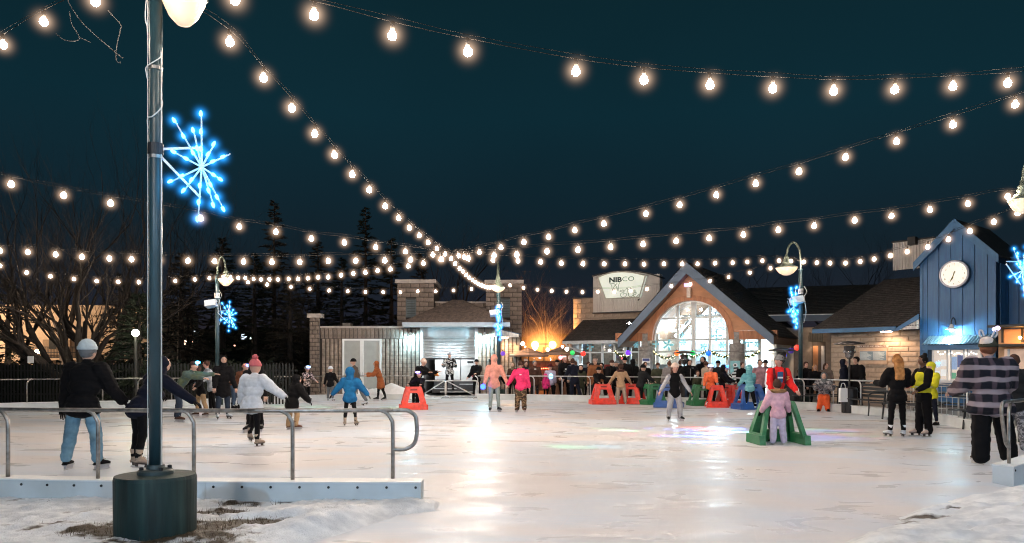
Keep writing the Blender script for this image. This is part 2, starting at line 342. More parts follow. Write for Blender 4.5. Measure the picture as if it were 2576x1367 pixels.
def snow_mat():
    m = bpy.data.materials.new('trodden_snow'); m.use_nodes = True; n = m.node_tree; b = n.nodes['Principled BSDF']; L = n.links.new
    t = n.nodes.new('ShaderNodeTexCoord'); at = n.nodes.new('ShaderNodeAttribute'); at.attribute_name = 'bare'
    nz = n.nodes.new('ShaderNodeTexNoise'); nz.inputs['Scale'].default_value = 5.0; nz.inputs['Detail'].default_value = 8; L(t.outputs['Object'], nz.inputs['Vector'])
    n2 = n.nodes.new('ShaderNodeTexNoise'); n2.inputs['Scale'].default_value = 55; n2.inputs['Detail'].default_value = 4; L(t.outputs['Object'], n2.inputs['Vector'])
    ad = n.nodes.new('ShaderNodeMath'); ad.operation = 'MULTIPLY_ADD'; L(nz.outputs['Fac'], ad.inputs[0]); ad.inputs[1].default_value = .9; L(at.outputs['Fac'], ad.inputs[2])
    mr_ = n.nodes.new('ShaderNodeMapRange'); mr_.inputs['From Min'].default_value = .78; mr_.inputs['From Max'].default_value = .92; L(ad.outputs[0], mr_.inputs['Value'])
    g = n.nodes.new('ShaderNodeValToRGB'); g.color_ramp.elements[0].color = (.012,.009,.005,1); g.color_ramp.elements[0].position = .3; g.color_ramp.elements[1].color = (.075,.050,.026,1); g.color_ramp.elements[1].position = .7; L(n2.outputs['Fac'], g.inputs[0])
    sc = n.nodes.new('ShaderNodeValToRGB'); sc.color_ramp.elements[0].color = (.55,.58,.62,1); sc.color_ramp.elements[0].position = .35; sc.color_ramp.elements[1].color = (.80,.82,.84,1); sc.color_ramp.elements[1].position = .65; L(nz.outputs['Fac'], sc.inputs[0])
    mixc = n.nodes.new('ShaderNodeMixRGB'); L(mr_.outputs[0], mixc.inputs[0]); L(sc.outputs[0], mixc.inputs[1]); L(g.outputs[0], mixc.inputs[2]); L(mixc.outputs[0], b.inputs['Base Color'])
    b.inputs['Roughness'].default_value = .55; b.inputs['Specular IOR Level'].default_value = .3
    bp = n.nodes.new('ShaderNodeBump'); bp.inputs['Strength'].default_value = .7; bp.inputs['Distance'].default_value = .012; L(n2.outputs['Fac'], bp.inputs['Height']); L(bp.outputs[0], b.inputs['Normal'])
    return m
snow_m = snow_mat()
def snow_field(name, x0, x1, y0, y1, step, inside, height, bare, aniso=(1,1)):
    """grid of snow; inside(x,y) -> signed depth into the snow in metres (0 at its edge), height and bare as functions"""
    nx = int((x1-x0)/step)+1; ny = int((y1-y0)/step)+1; vs_ = []; br = []; ok = []
    for j in range(ny):
        for i in range(nx):
            x = x0+i*step; y = y0+j*step; s = inside(x, y); 
            b_ = bare(x, y); p = Vector((x*aniso[0], y*aniso[1], 0))
            h = height(x, y)*(1-.75*max(0,min(1,b_*2)))
            h += .04*noise.fractal(p*1.3, 1.0, 2.0, 5)+.034*abs(noise.noise(p*4.1))+.026*abs(noise.noise(p*9+Vector((3,1,0))))+.012*noise.noise(p*22)
            e = max(0, min(1, s/.45)); e = e*e*(3-2*e)
            vs_.append((x, y, -.03+(max(h, .02)+.03)*e)); br.append(b_); ok.append(s > -.05)
    fs = [(j*nx+i, j*nx+i+1, (j+1)*nx+i+1, (j+1)*nx+i) for j in range(ny-1) for i in range(nx-1) if ok[j*nx+i] or ok[(j+1)*nx+i+1]]
    me = bpy.data.meshes.new(name); me.from_pydata(vs_, [], fs); me.materials.append(snow_m)
    at = me.attributes.new('bare', 'FLOAT', 'POINT'); at.data.foreach_set('value', br)
    me.polygons.foreach_set('use_smooth', [True]*len(fs)); o = link(name, me); o['kind'] = 'stuff'; return o
def seg_d(x, y, pts):
    """signed distance to polyline: positive on the left-hand side"""
    best = 1e9; sg = 1
    for a, b in zip(pts, pts[1:]):
        dx, dy = b[0]-a[0], b[1]-a[1]; t = max(0, min(1, ((x-a[0])*dx+(y-a[1])*dy)/(dx*dx+dy*dy)))
        qx, qy = a[0]+t*dx, a[1]+t*dy; d = math.hypot(x-qx, y-qy)
        if d < best-1e-9: best = d; sg = 1 if dx*(y-a[1])-dy*(x-a[0]) > 0 else -1
    return best*sg
gl = G(800,1367); g2 = G(1000,1305); g3 = G(1180,1262)
edgeL = [(-3.2,2.0),(gl.x,gl.y),(g2.x,g2.y),(-.15,8.25),(-.75,8.85),(-1.0,8.95)]
def bareL(x, y):
    b_ = 0.0
    for (u, v, r, k) in ((390,1340,.55,.7),(500,1255,.22,.4),(640,1322,.26,.75),(560,1295,.22,.6),(700,1262,.35,.42),(1020,1262,.16,.45),(120,1335,.4,.35),(230,1295,.25,.35),(60,1270,.3,.3),(880,1266,.25,.35),(300,1345,.3,.5),(600,1275,.3,.45),(450,1365,.5,.5)):
        g = G(u, v); d = math.hypot((x-g.x)/1.6, (y-g.y)/.8)/r
        if d < 1.4: b_ = max(b_, k*max(0, 1-(d/1.4)**2))
    return b_
def hL(x, y):
    h = .03
    for (u, v, r, k) in ((900,1318,.9,.07),(780,1345,.7,.06),(760,1300,.6,.04),(560,1340,.6,.02),(1000,1280,.5,.04)):
        g = G(u, v); d = math.hypot(x-g.x, (y-g.y)*1.3)/r; h += k*math.exp(-d*d*1.4)
    return h
snow_field('snow', -10, 0.4, 5.2, 9.0, .032, lambda x, y: -1 if (y > 8.2 and x > -.8) else min(seg_d(x, y, edgeL), (9.0 if x < -6 else 8.95)+max(0,(-6-x))*.3-y+.2), hL, bareL)
snow_field('snow_bank', -30, 0.0, -3, 5.22, .22, lambda x, y: min(seg_d(x, y, [(-4.4,-6),(-3.2,2.0),(gl.x,gl.y)]), 9), lambda x, y: .04, lambda x, y: 0)
edgeR = [(6.15,9.95),(5.6,9.4),(4.8,8.9),(3.7,7.85),(2.75,6.8),(2.3,5.8),(3.2,3),(6,-3)]
def bareR(x, y):
    b_ = 0.0
    for (u, v, r, k) in ((2385,1297,.12,.6),(2330,1312,.18,.5),(2285,1318,.2,.4),(2400,1360,.15,.5),(2545,1306,.15,.5),(2452,1208,.2,.5),(2380,1352,.12,.4),(2310,1265,.05,.6),(2470,1345,.1,.4)):
        g = G(u, v); d = math.hypot((x-g.x)/1.6, (y-g.y)/.8)/r
        if d < 1.4: b_ = max(b_, k*max(0, 1-(d/1.4)**2))
    return b_
def hR(x, y):
    d = seg_d(x, y, edgeR); return .02+.10*min(1, max(0, d)/1.2)+.05*noise.noise(Vector((x*.9+y*.7, y*.6-x*.4, 3)))+.03*abs(noise.noise(Vector((x*1.4+y*3.1, 0.4*x-y*.5, 7))))
snow_field('snow_bank', 2.0, 12.0, 5.2, 14.4, .042, lambda x, y: min(seg_d(x, y, edgeR), -seg_d(x, y, [(6.3,9.7),(7.45,10.8),(8.7,12.1),(9.8,13.6),(10.4,15.2)]) if y > 9.6 else 9, 9), hR, bareR, (1,1.3))
snow_field('snow_bank', 1.8, 25, -3, 5.22, .22, lambda x, y: min(seg_d(x, y, edgeR), 9), lambda x, y: .06, lambda x, y: 0)
gr = MB(); rg = random.Random(4)
for k in range(9000):
    x = rg.uniform(-5.6, -.2); y = rg.uniform(6.0, 8.7); b_ = bareL(x, y)+.18*noise.noise(Vector((x*5, y*5, 0)))
    if b_ < .34: continue
    h = rg.uniform(.015,.055); a = rg.uniform(0,6.28); c = Vector((x,y,.0)); d = Vector((math.cos(a),math.sin(a),0))*.004; t = c+Vector((rg.gauss(0,.02),rg.gauss(0,.02),h+.025)); gr.add([c-d,c+d,t],[(0,1,2)])
if gr.v: gr.build('grass', mat('dead_grass', (.060,.042,.020), .9, var=.4, nscale=8), kind='stuff')
# heap shaved off the ice against the far kerb, thin snow behind the kerb on the left
def heap(name, c, rx, ry, h, label, seed):
    mb = MB(); n = 36; vs_ = []; fs = []
    for j in range(n+1):
        for i in range(n+1):
            a = -1.15+2.3*i/n; b_ = -1.15+2.3*j/n; d = math.hypot(a, b_)
            z = h*max(0, 1-d)**.8*(1+.5*noise.noise(Vector((a*2.2+seed, b_*2.2, 1))))+.03*noise.noise(Vector((a*9, b_*9, seed)))*(1 if d < 1 else 0)
            vs_.append((c[0]+a*rx, c[1]+b_*ry, c[2]+max(-.02, z)))
    for j in range(n):
        for i in range(n): k = j*(n+1)+i; fs.append((k, k+1, k+n+2, k+n+1))
    mb.add(vs_, fs); o = mb.build(name, mat('shaved_snow', (.78,.80,.83), .6, var=.08, nscale=4, bump=.01, bscale=22), smooth=True)
    tag(o, label, 'snow heap'); return o
heap('snow_heap', ((985-1288)/FP*34.2, 34.15, .02), 1.9, .7, .68, 'tall heap of shaved snow behind the kerb by the block wall', 2.0)
heap('snow_heap', ((905-1288)/FP*34.3, 34.3, .02), 1.1, .7, .45, 'low snow heap behind the kerb below the white double door', 5.0)
mb = MB()
for k in range(46):
    t = random.random(); q_ = lk[int(20+t*40)]; cx, cy_ = q_.x*1.0, q_.y
    d = Vector((cx+4, cy_-20, 0)).normalized()*random.uniform(.5, 3.2)
    mb.ball((cx+d.x, cy_+d.y, -.02), (random.uniform(.3,1.1), random.uniform(.2,.6), random.uniform(.06,.2)), 9, 5)
tag(mb.build('snow_patches', mat('old_snow', (.60,.60,.62), .8, var=.2, nscale=4, bump=.02, bscale=9), smooth=True), kind='stuff')

# ------------------------------------------------------------------ kerbs and rails round the ice
bolt_me = MB().lathe([(.0,0),(.016,0),(.014,.008),(.0,.009)], 8, cap=False).mesh('bolt', dark)
def offset(pts, d):
    out = []
    for i, p in enumerate(pts):
        t = (pts[min(i+1, len(pts)-1)]-pts[max(i-1, 0)]); t.z = 0; t.normalize(); out.append(Vector((p.x-t.y*d, p.y+t.x*d, p.z)))
    return out
def kerb(name, pts, label, th, h=.225, plen=2.4, bolts=None):
    """pts: ice side line; th: signed width to the outside"""
    e = empty(name, pts[0], 0, label, 'kerb', 'white boarded kerbs round the ice')
    e.location = (0,0,0)
    L = resample(pts, .6); n = 4
    for s in range(0, len(L)-1, n):
        seg = L[s:s+n+1]
        if len(seg) < 2: continue
        o_ = offset(L, th)[s:s+n+1]; mb = MB(); vs_ = []; g = .004
        for a, b in zip(seg, o_): vs_ += [(a.x,a.y,-.04),(a.x,a.y,h),(b.x,b.y,h),(b.x,b.y,-.04)]
        fs = []
        for i in range(len(seg)-1):
            for k in range(4): a = i*4+k; b = i*4+(k+1)%4; fs.append((a, b, b+4, a+4))
        fs.append((0,1,2,3)); q_ = (len(seg)-1)*4; fs.append((q_+3,q_+2,q_+1,q_))
        # small gap between boards
        d = (Vector(vs_[4])-Vector(vs_[0])).normalized()*g
        for k in range(4): vs_[k] = tuple(Vector(vs_[k])+d)
        mb.add(vs_, fs); mb.build('board', white_board, e)
        # cap lip
    cap = MB(); off2 = offset(L, th+(.02 if th > 0 else -.02)); off3 = offset(L, -.02 if th > 0 else .02); vs_ = []; fs = []
    for a, b in zip(off3, off2): vs_ += [(a.x,a.y,h+.003),(a.x,a.y,h+.018),(b.x,b.y,h+.018),(b.x,b.y,h+.003)]
    for i in range(len(L)-1):
        for k in range(4): a = i*4+k; b = i*4+(k+1)%4; fs.append((a, b, b+4, a+4))
    fs.append((0,1,2,3)); q_ = (len(L)-1)*4; fs.append((q_+3,q_+2,q_+1,q_)); cap.add(vs_, fs); cap.build('cap_board', white_paint, e)
    if bolts:
        side = offset(L, th*1.0+(.003 if th > 0 else -.003)); side = resample(side[:bolts[0]], bolts[1])
        for i, p in enumerate(side[:-1]):
            t = (side[i+1]-p).normalized(); nrm = Vector((-t.y, t.x, 0))*(1 if th > 0 else -1)
            q_ = p+t*.06
            link('bolt', bolt_me, e, (q_.x, q_.y, h-.045), nrm.to_track_quat('Z','Y').to_euler())
    return e
kerb('kerb', lk, 'long white kerb with bolts curving round the left side behind the big lamp post', .24, bolts=(18,.32))
kerb('kerb', rk, 'long white kerb from the small end piece at the right round the terrace side', -.24, bolts=(4,.42))
# end face bolts on the right kerb
def railing(name, pts, label, side, step=1.2, z=1.02, r=.024, base=.24, start=True, end=True, m_=None, skip=None):
    m_ = m_ or steel
    e = empty(name, (0,0,0), 0, label, 'railing', 'tube railings on the kerbs')
    L = offset(resample(pts, step), side); N = offset(L, .001); dirs = []
    for i, p in enumerate(L):
        t = (L[min(i+1, len(L)-1)]-L[max(i-1, 0)]).normalized(); dirs.append(t)
    top = [Vector((p.x, p.y, z)) for p in catmull(L, 5)]
    MB().tube(top, r, 10).build('top_rail', m_, e, smooth=True)
    for i, p in enumerate(L):
        t = dirs[i]*.13
        pts_ = [(p.x,p.y,base),(p.x,p.y,z-.2),(p.x+t.x*.12,p.y+t.y*.12,z-.11),(p.x+t.x*.5,p.y+t.y*.5,z-.035),(p.x+t.x,p.y+t.y,z-.004)]
        MB().tube(catmull(pts_, 3), r*.94, 9).build('post', m_, e, smooth=True)
    return e, L, dirs
e1, L1, D1 = railing('railing', [Vector(((990-1288)/FP*8.93, 8.93, 0))]+lk[3:], 'grey tube railing with a looped end standing behind the big lamp post', .12, 1.12)
# looped end of the near left railing (P shape)
p = L1[0]
xe = (1052-1288)/FP*8.95; z0 = 1.0; loop = [(p.x,p.y,1.02),(p.x+.10,p.y,1.02),(xe-.10,p.y,1.015),(xe-.02,p.y,.96),(xe,p.y,.86),(xe,p.y,.74),(xe-.03,p.y,.64),(xe-.11,p.y,.585),(p.x+.1,p.y,.575),(p.x,p.y,.575)]
MB().tube(catmull(loop, 5), .024, 10).build('end_loop', steel, e1, smooth=True)
MB().tube([Vector((L1[1].x-.5,L1[1].y,1.02)),Vector((L1[1].x-.32,L1[1].y+.002,1.02))], .028, 10).build('sleeve', steel, e1, smooth=True)
e2, L2, D2 = railing('railing', rk[1:11], 'grey tube railing with twin bent end posts beside the plaid jacket', -.12, 1.12, z=1.05)
p = L2[0]; t = D2[0]
a = Vector((p.x, p.y, 1.05)); back = -t*.30
loop = [a+t*.1, a, a+back*.7, a+back+Vector((0,0,-.05)), a+back*1.02+Vector((0,0,-.16)), a+back*.75+Vector((0,0,-.36)), a+back*.45+Vector((0,0,-.52)), a+Vector((0,0,-.60))]
MB().tube(catmull(loop, 5), .024, 10).build('end_loop', steel, e2, smooth=True)
railing('railing', rk[22:], 'long pale railing along the far terrace kerb in front of the crowd', -.12, 1.25, r=.022, m_=steel_far)
railing('railing', rk[12:22], 'pale railing on the curved kerb behind the blonde skater', -.12, 1.2, r=.024, m_=steel_far)
# gates over the machine entrance
def gate(x0, x1, Y, label, flip, rz=0):
    e = empty('gate', ((x0+x1)/2, Y, 0), rz, label, 'gate', 'rounded tube gates in front of the garage')
    hw = (x1-x0)/2; zb, zt = .12, .80; r_ = .14; pts = []
    for cx, cz, a0 in ((hw-r_, zt-r_, 0), (-hw+r_, zt-r_, 90), (-hw+r_, zb+r_, 180), (hw-r_, zb+r_, 270)):
        for k in range(5): a = R(a0+k*22.5); pts.append((cx+r_*math.cos(a), 0, cz+r_*math.sin(a)))
    pts.append(pts[0]); MB().tube(pts, .028, 8).build('frame', steel_far, e, smooth=True)
    s = -1 if flip else 1
    MB().tube([(-s*(hw-.1),0,zt-.03),(s*(hw-.2),0,zb+.05)], .024, 8).build('brace', steel_far, e, smooth=True)
    for x in (-hw+.2, hw-.2): MB().tube([(x,0,-.02),(x,0,zb)], .018, 6).build('foot', steel_far, e)
Yg = 33.9
gate((1120-1288)/FP*Yg, (1203-1288)/FP*Yg, Yg, 'tube gate with one diagonal brace right of the grey machine', False)
gate((1050-1288)/FP*Yg, (1122-1288)/FP*(Yg), Yg+.0, 'tube gate with one diagonal brace behind the red skating aid', True)
# ------------------------------------------------------------------ building materials
block_m = mat('split_block', (.235,.185,.155), .88, var=.28, nscale=9, bump=.012, bscale=22, objvar=.16, tint=(.17,.135,.115))
mortar_m = mat('mortar', (.040,.032,.028), .95, var=.2)
rib_m = mat('ribbed_block', (.33,.27,.225), .88, var=.3, nscale=7, bump=.01, bscale=26, tint=(.22,.18,.15))
capst_m = mat('coping_stone', (.42,.37,.34), .8, var=.15, nscale=6, objvar=.06, bump=.004)
fascia_blue = mat('slate_blue_fascia', (.085,.125,.185), .55, var=.12, nscale=3)
shingle_m = mat('asphalt_shingle', (.115,.085,.072), .95, var=.35, nscale=16, bump=.006, bscale=60, tint=(.07,.055,.05))
shingle_dark = mat('dark_shingle', (.040,.034,.032), .95, var=.4, nscale=14, bump=.006, bscale=50, tint=(.065,.055,.05))
door_grey = mat('door_panel', (.36,.38,.37), .6, var=.08, nscale=4, bump=.001)
shutter_m = mat('shutter_slats', (.62,.66,.68), .42, .25, var=.08, nscale=5)
louver_m = mat('louver', (.10,.12,.13), .6, var=.1)
BLK = {}
def block_mesh(w_, h_, d_=.10, m_=None):
    k = (round(w_,2), round(h_,2), m_.name if m_ else '')
    if k not in BLK:
        g = .010; c = .014; x = w_/2-g; z = h_/2-g
        vs_ = [(-x,0,-z),(x,0,-z),(x,0,z),(-x,0,z),(-x+c,-.022,-z+c),(x-c,-.022,-z+c),(x-c,-.022,z-c),(-x+c,-.022,z-c),(0,-.03,0)]
        fs = [(0,1,5,4),(1,2,6,5),(2,3,7,6),(3,0,4,7),(4,5,8),(5,6,8),(6,7,8),(7,4,8)]
        BLK[k] = MB().add(vs_, fs).mesh('block', m_ or block_m)
    return BLK[k]
def blocks(parent, x0, x1, z0, z1, y, bw=.405, bh=.2, holes=(), soldier=None, m_=None, budget=None, rz=0.0, name='block'):
    """running bond on the plane y: each block an object; joints show the mortar wall behind"""
    rows = max(1, round((z1-z0)/bh)); bh2 = (z1-z0)/rows; n = 0; stuff = MB()
    for r_ in range(rows):
        zc = z0+(r_+.5)*bh2
        xs = [x0]; x = x0+(bw if r_%2 == 0 else bw/2)
        while x < x1-.08: xs.append(x); x += bw
        xs.append(x1)
        for a, b in zip(xs, xs[1:]):
            segs = [(a, b)]
            for (hx0, hx1, hz0, hz1) in holes:
                if hz0-bh2*.4 < zc < hz1+bh2*.4:
                    new = []
                    for s0, s1 in segs:
                        if s1 <= hx0+.01 or s0 >= hx1-.01: new.append((s0, s1)); continue
                        if s0 < hx0-.04: new.append((s0, hx0))
                        if s1 > hx1+.04: new.append((hx1, s1))
                    segs = new
            for s0, s1 in segs:
                link(name, block_mesh(round(s1-s0, 2), bh2, m_=m_), parent, ((s0+s1)/2, y+random.uniform(-.006,.006), zc), (0,0,rz)); n += 1
    return n
def ribs(parent, x0, x1, z0, z1, y, pitch=.2, name='ribbed_panel', depth=.032, m_=None, course=.2):
    """fluted block: vertical ribs cut by horizontal joints, joined"""
    mb = MB(); n = max(1, round((x1-x0)/pitch)); p = (x1-x0)/n
    rows = max(1, round((z1-z0)/course)) if course else 1; h = (z1-z0)/rows
    for j in range(rows):
        za, zb = z0+j*h+.004, z0+(j+1)*h-.004
        for i in range(n):
            a = x0+i*p; j_ = random.uniform(-.004,.004)
            pr = [(a, y), (a+p*.10, y-depth+j_), (a+p*.66, y-depth+j_), (a+p*.80, y)]
            vs_ = [(q_[0], q_[1], za) for q_ in pr]+[(q_[0], q_[1], zb) for q_ in pr]
            mb.add(vs_, [(0,1,5,4),(1,2,6,5),(2,3,7,6),(4,5,6,7)])
    return mb.build(name, m_ or rib_m, parent, kind='stuff')
def corrugated(parent, A, B, y, pitch=.076, depth=.022, m_=None, name='corrugated_sheet'):
    """A,B: bottom and top functions z(x) between x0,x1"""
    x0, x1, fb, ft = A[0], A[1], B[0], B[1]; n = max(2, int((x1-x0)/pitch)*4); vs_ = []; fs = []
    for i in range(n+1):
        x = x0+(x1-x0)*i/n; d = y+(-depth if i%4 in (1,2) else 0)
        vs_ += [(x, d, fb(x)), (x, d, ft(x))]
    for i in range(n): fs.append((2*i, 2*i+2, 2*i+3, 2*i+1))
    return MB().add(vs_, fs).build(name, m_, parent)
def shingle_roof(parent, quad, m_, rows, per, name='shingle_courses', lift=.02):
    """quad: eave left, eave right, ridge right, ridge left; courses overlap, tabs uneven"""
    A, B, C_, D = [Vector(q_) for q_ in quad]; nrm = (B-A).cross(D-A).normalized(); mb = MB()
    if nrm.z < 0: nrm = -nrm
    for j in range(rows):
        t0, t1 = j/rows, min(1, (j+1.15)/rows)
        l0, r0 = A.lerp(D, t0), B.lerp(C_, t0); l1, r1 = A.lerp(D, t1), B.lerp(C_, t1)
        k = max(1, round(per*(r0-l0).length/max(.01, (B-A).length))); o_ = random.random()*.7
        for i in range(k+1):
            s0 = max(0, (i-o_)/k); s1 = min(1, (i+1-o_)/k)
            if s1-s0 < 1e-3: continue
            u_ = lift*random.uniform(.5, 1.3); g = .06/k
            a, b = l0.lerp(r0, s0+g*.5), l0.lerp(r0, s1-g*.5); c, d = l1.lerp(r1, s1-g*.5), l1.lerp(r1, s0+g*.5)
            dz = (l0-l1)*random.uniform(0,.10)
            mb.add([a+dz+nrm*u_, b+dz+nrm*u_, c+nrm*.003, d+nrm*.003, a+dz, b+dz], [(0,1,2,3),(0,4,5,1)])
    MB().add([A-nrm*.01,B-nrm*.01,C_-nrm*.01,D-nrm*.01], [(0,1,2,3)]).build('roof_deck', m_, parent)
    return mb.build(name, m_, parent, kind='stuff')
def gooseneck(parent_label, loc, rz, col, watts, scale=1.0, shade=white_paint, group=None, z_to_wall=.35):
    e = empty('wall_lamp', loc, rz, parent_label, 'wall lamp', group)
    MB().tube(catmull([(0,0,0),(0,-.06*scale,.16*scale),(0,-.2*scale,.2*scale),(0,-.3*scale,.1*scale),(0,-.3*scale,-.02*scale)], 4), .014*scale, 7).build('arm', dark, e, smooth=True)
    MB().lathe([(.02,.02),(.05,0),(.07,-.06),(.09,-.10),(.19,-.16),(.20,-.17),(.18,-.165),(.08,-.11),(.05,-.06)], 18, (0,-.3*scale,0), cap=False).build('shade', shade, e, smooth=True)
    MB().ball((0,-.3*scale,-.18), .07, 12, 8).build('bulb', emis('wl_%s'%str(col), col, 40), e, smooth=True)
    ld = bpy.data.lights.new('wall_lamp_light', 'POINT'); ld.energy = watts; ld.color = col; ld.shadow_soft_size = .07
    lo = bpy.data.objects.new('lamp_light', ld); C.objects.link(lo); lo.parent = e; lo.location = (0,-.3*scale,-.27)
    return e

# ================================================================== garage building (middle left)
F3 = Frame(1130, 37.0, 0); k3 = 37.0/FP
def X3(u, d=0): return F3.S(u, d)
def Z3(v, d=0): return CAMH+(HZ-v)/FP*(37+d)
B3 = empty('garage_building', frame=F3, label='low block garage with a half open white roller shutter and square towers', cat='building')
xl, xr = X3(777), X3(1058)
roofz = Z3(826); 
mb = MB(); mb.box(X3(779), X3(1061), .02, 7, -.05, roofz)
mb.box(X3(1194)+.02, X3(1312), .02, 7, -.05, Z3(848)); mb.box(X3(1061),X3(1196),.02,.3,Z3(848),Z3(815)); mb.box(X3(1061),X3(1196),5.5,6,-.05,Z3(815)); mb.box(X3(1061),X3(1196),.3,5.5,Z3(842),Z3(838))
mb.build('wall', mortar_m, B3)
# pilaster
pz = Z3(800); blocks(B3, X3(780), X3(806), 0, pz, -.12, bw=.27, bh=.2)
MB().box(X3(780)+.01, X3(806)-.01, -.115, 0, -.05, pz).build('pilaster_core', mortar_m, B3)
MB().box(X3(775), X3(811), -.2, .35, pz, Z3(790)).build('coping', capst_m, B3)
blocks(B3, X3(806), X3(834), 0, Z3(853), .0, bw=.405, bh=.2) if False else None
# top band: soldier course and coping
for i in range(24):
    a = X3(806)+i*(X3(1056)-X3(806))/24; b = X3(806)+(i+1)*(X3(1056)-X3(806))/24
    link('block', block_mesh(round(b-a,3), Z3(826)-Z3(853)), B3, ((a+b)/2, -.005+random.uniform(-.004,.004), (Z3(826)+Z3(853))/2))
MB().box(X3(806), X3(1016), -.06, .3, roofz, Z3(821)).build('coping', capst_m, B3)
MB().box(X3(850), X3(870), 1.0, 1.6, roofz, Z3(813,1)).build('roof_vent', mat('vent_metal',(.12,.11,.1),.7), B3)
blocks(B3, X3(806), X3(832), .0, Z3(960), .0, bw=.25)
ribs(B3, X3(810), X3(862), 0.0, Z3(853), .0); ribs(B3, X3(960), X3(1057), .0, Z3(853), .0)
# base ledge
MB().box(X3(806), X3(1057), -.10, 0.01, -.05, .12).build('plinth', rib_m, B3)
# double door
for (a, b) in ((862, 911), (911, 960)):
    x0, x1 = X3(a), X3(b); z0, z1 = .12, Z3(853); t = .085; d = empty('door', (0,0,0)); d.parent = B3
    mb = MB(); mb.box(x0,x0+t,-.09,0,z0,z1); mb.box(x1-t,x1,-.09,0,z0,z1); mb.box(x0+t,x1-t,-.088,0,z1-t,z1); mb.box(x0+t,x1-t,-.088,0,z0,z0+.14); mb.build('frame', white_paint, d)
    MB().box(x0+t, x1-t, -.05, 0, z0+.14, z1-t).build('panel', door_grey, d)
    hx = x0+t*.5 if a == 911 else x1-t*.5
    MB().cbox((hx,-.12,1.05), .03, .05, .16).build('handle', steel_far, d)
# roller shutter bay
zt = Z3(815)
for (a, b) in ((1058,1065),(1195,1203)):
    MB().box(X3(a), X3(b), -.22, .02, -.05, zt).build('door_post', white_paint, B3)
MB().box(X3(1065), X3(1195), -.12, .02, Z3(848), zt).build('lintel_panel', mat('lintel_panel', (.45,.47,.49), .6, var=.1), B3)
mb = MB(); z1 = Z3(848); z0 = Z3(902); n = 14
for i in range(n):
    a = z0+(z1-z0)*i/n; b = z0+(z1-z0)*(i+1)/n; mb.prism([(-.02,a+.004),(-.05,a+.02),(-.06,(a+b)/2),(-.05,b-.02),(-.02,b-.004)], X3(1066), X3(1194), 'x')
mb.build('roller_shutter', shutter_m, B3, kind='stuff')
MB().box(X3(1066), X3(1194), -.07, -.01, z0-.06, z0).build('shutter_bar', dark, B3)
# inside floor lamp of the garage
# hipped canopy roof over the bay
ez0, ez1 = Z3(822,-1.6), Z3(811,-1.6)
xa, xb = X3(1012,-1.6), X3(1283,-1.6)
mb = MB(); mb.box(xa, xb, -1.6, -1.55, ez0, ez1); mb.box(xa, xa+.05, -1.55, .0, ez0, ez1); mb.box(xb-.05, xb, -1.55, .0, ez0, ez1); mb.build('fascia', mat('pale_blue_fascia', (.30,.38,.45), .5, var=.08), B3)
MB().box(xa+.05, xb-.05, -1.55, 0, ez0+.02, ez0+.05).build('soffit', mat('soffit', (.35,.36,.37), .7), B3)
rz_ = Z3(754, .6); ra, rb = X3(1128, .6), X3(1176, .6)
rc = (X3(1150,.6)); q0 = (xa-.03,-1.62,ez1+.01); q1 = (xb+.03,-1.62,ez1+.01)
ap0 = (X3(1138,.8), .8, rz_); ap1 = (X3(1164,.8), .8, rz_)
shingle_roof(B3, (q0, q1, ap1, ap0), shingle_m, 15, 26)
shingle_roof(B3, ((xa-.03,2.5,ez1+.01), q0, ap0, (ap0[0],2.5,rz_)), shingle_m, 12, 12)
shingle_roof(B3, (q1, (xb+.03,2.5,ez1+.01), (ap1[0],2.5,rz_), ap1), shingle_m, 12, 12)
# towers (set back)
TB = 2.0
def XT(u): return X3(u, TB)
def ZT(v): return Z3(v, TB)
for (a, b, ca, cb, cz, lv) in ((999,1092,994,1097,704,(1021,1047)), (1222,1313,1219,1318,705,(1255,1283))):
    zc = ZT(cz+9)
    lx0, lx1 = XT(lv[0]), XT(lv[1]); lz0, lz1 = ZT(799), ZT(752)
    blocks(B3, XT(a), XT(b), roofz if a < 1100 else 2.6, zc, TB, holes=((lx0,lx1,lz0,lz1),), bw=.45, bh=.225)
    MB().box(XT(a)+.01, XT(b)-.01, TB+.02, TB+3, roofz-.3, zc).build('tower_core', mortar_m, B3)
    x = XT(ca); wd = (XT(cb)-x)/3
    for i in range(3): MB().box(x+i*wd+.006, x+(i+1)*wd-.006, TB-.1, TB+3.1, zc, ZT(cz)).build('coping', capst_m, B3)
    lo = empty('louver'); lo.parent = B3
    mb = MB(); t = .04; mb.box(lx0,lx0+t,TB-.04,TB+.02,lz0,lz1); mb.box(lx1-t,lx1,TB-.04,TB+.02,lz0,lz1); mb.box(lx0+t,lx1-t,TB-.038,TB+.02,lz1-t,lz1); mb.box(lx0+t,lx1-t,TB-.038,TB+.02,lz0,lz0+t); mb.build('frame', louver_m, lo)
    sl = MB().add([(lx0+t,TB-.04,-.03),(lx1-t,TB-.04,-.03),(lx1-t,TB+.01,.03),(lx0+t,TB+.01,.03),(lx0+t,TB-.035,-.035),(lx1-t,TB-.035,-.035)], [(0,1,2,3),(0,4,5,1)]).mesh('slat', mat('louver_slat', (.16,.2,.22), .5))
    for i in range(10): link('slat', sl, lo, (0,0,lz0+.08+i*(lz1-lz0-.14)/9.5))
MB().box(XT(1092), XT(1222), TB+.6, TB+3, roofz, ZT(757)).build('parapet', mortar_m, B3)
blocks(B3, XT(1092), XT(1222), ZT(810), ZT(760), TB+.58, bw=.45, bh=.225)
MB().box(XT(1090), XT(1224), TB+.5, TB+3, ZT(760), ZT(757)).build('coping', capst_m, B3)
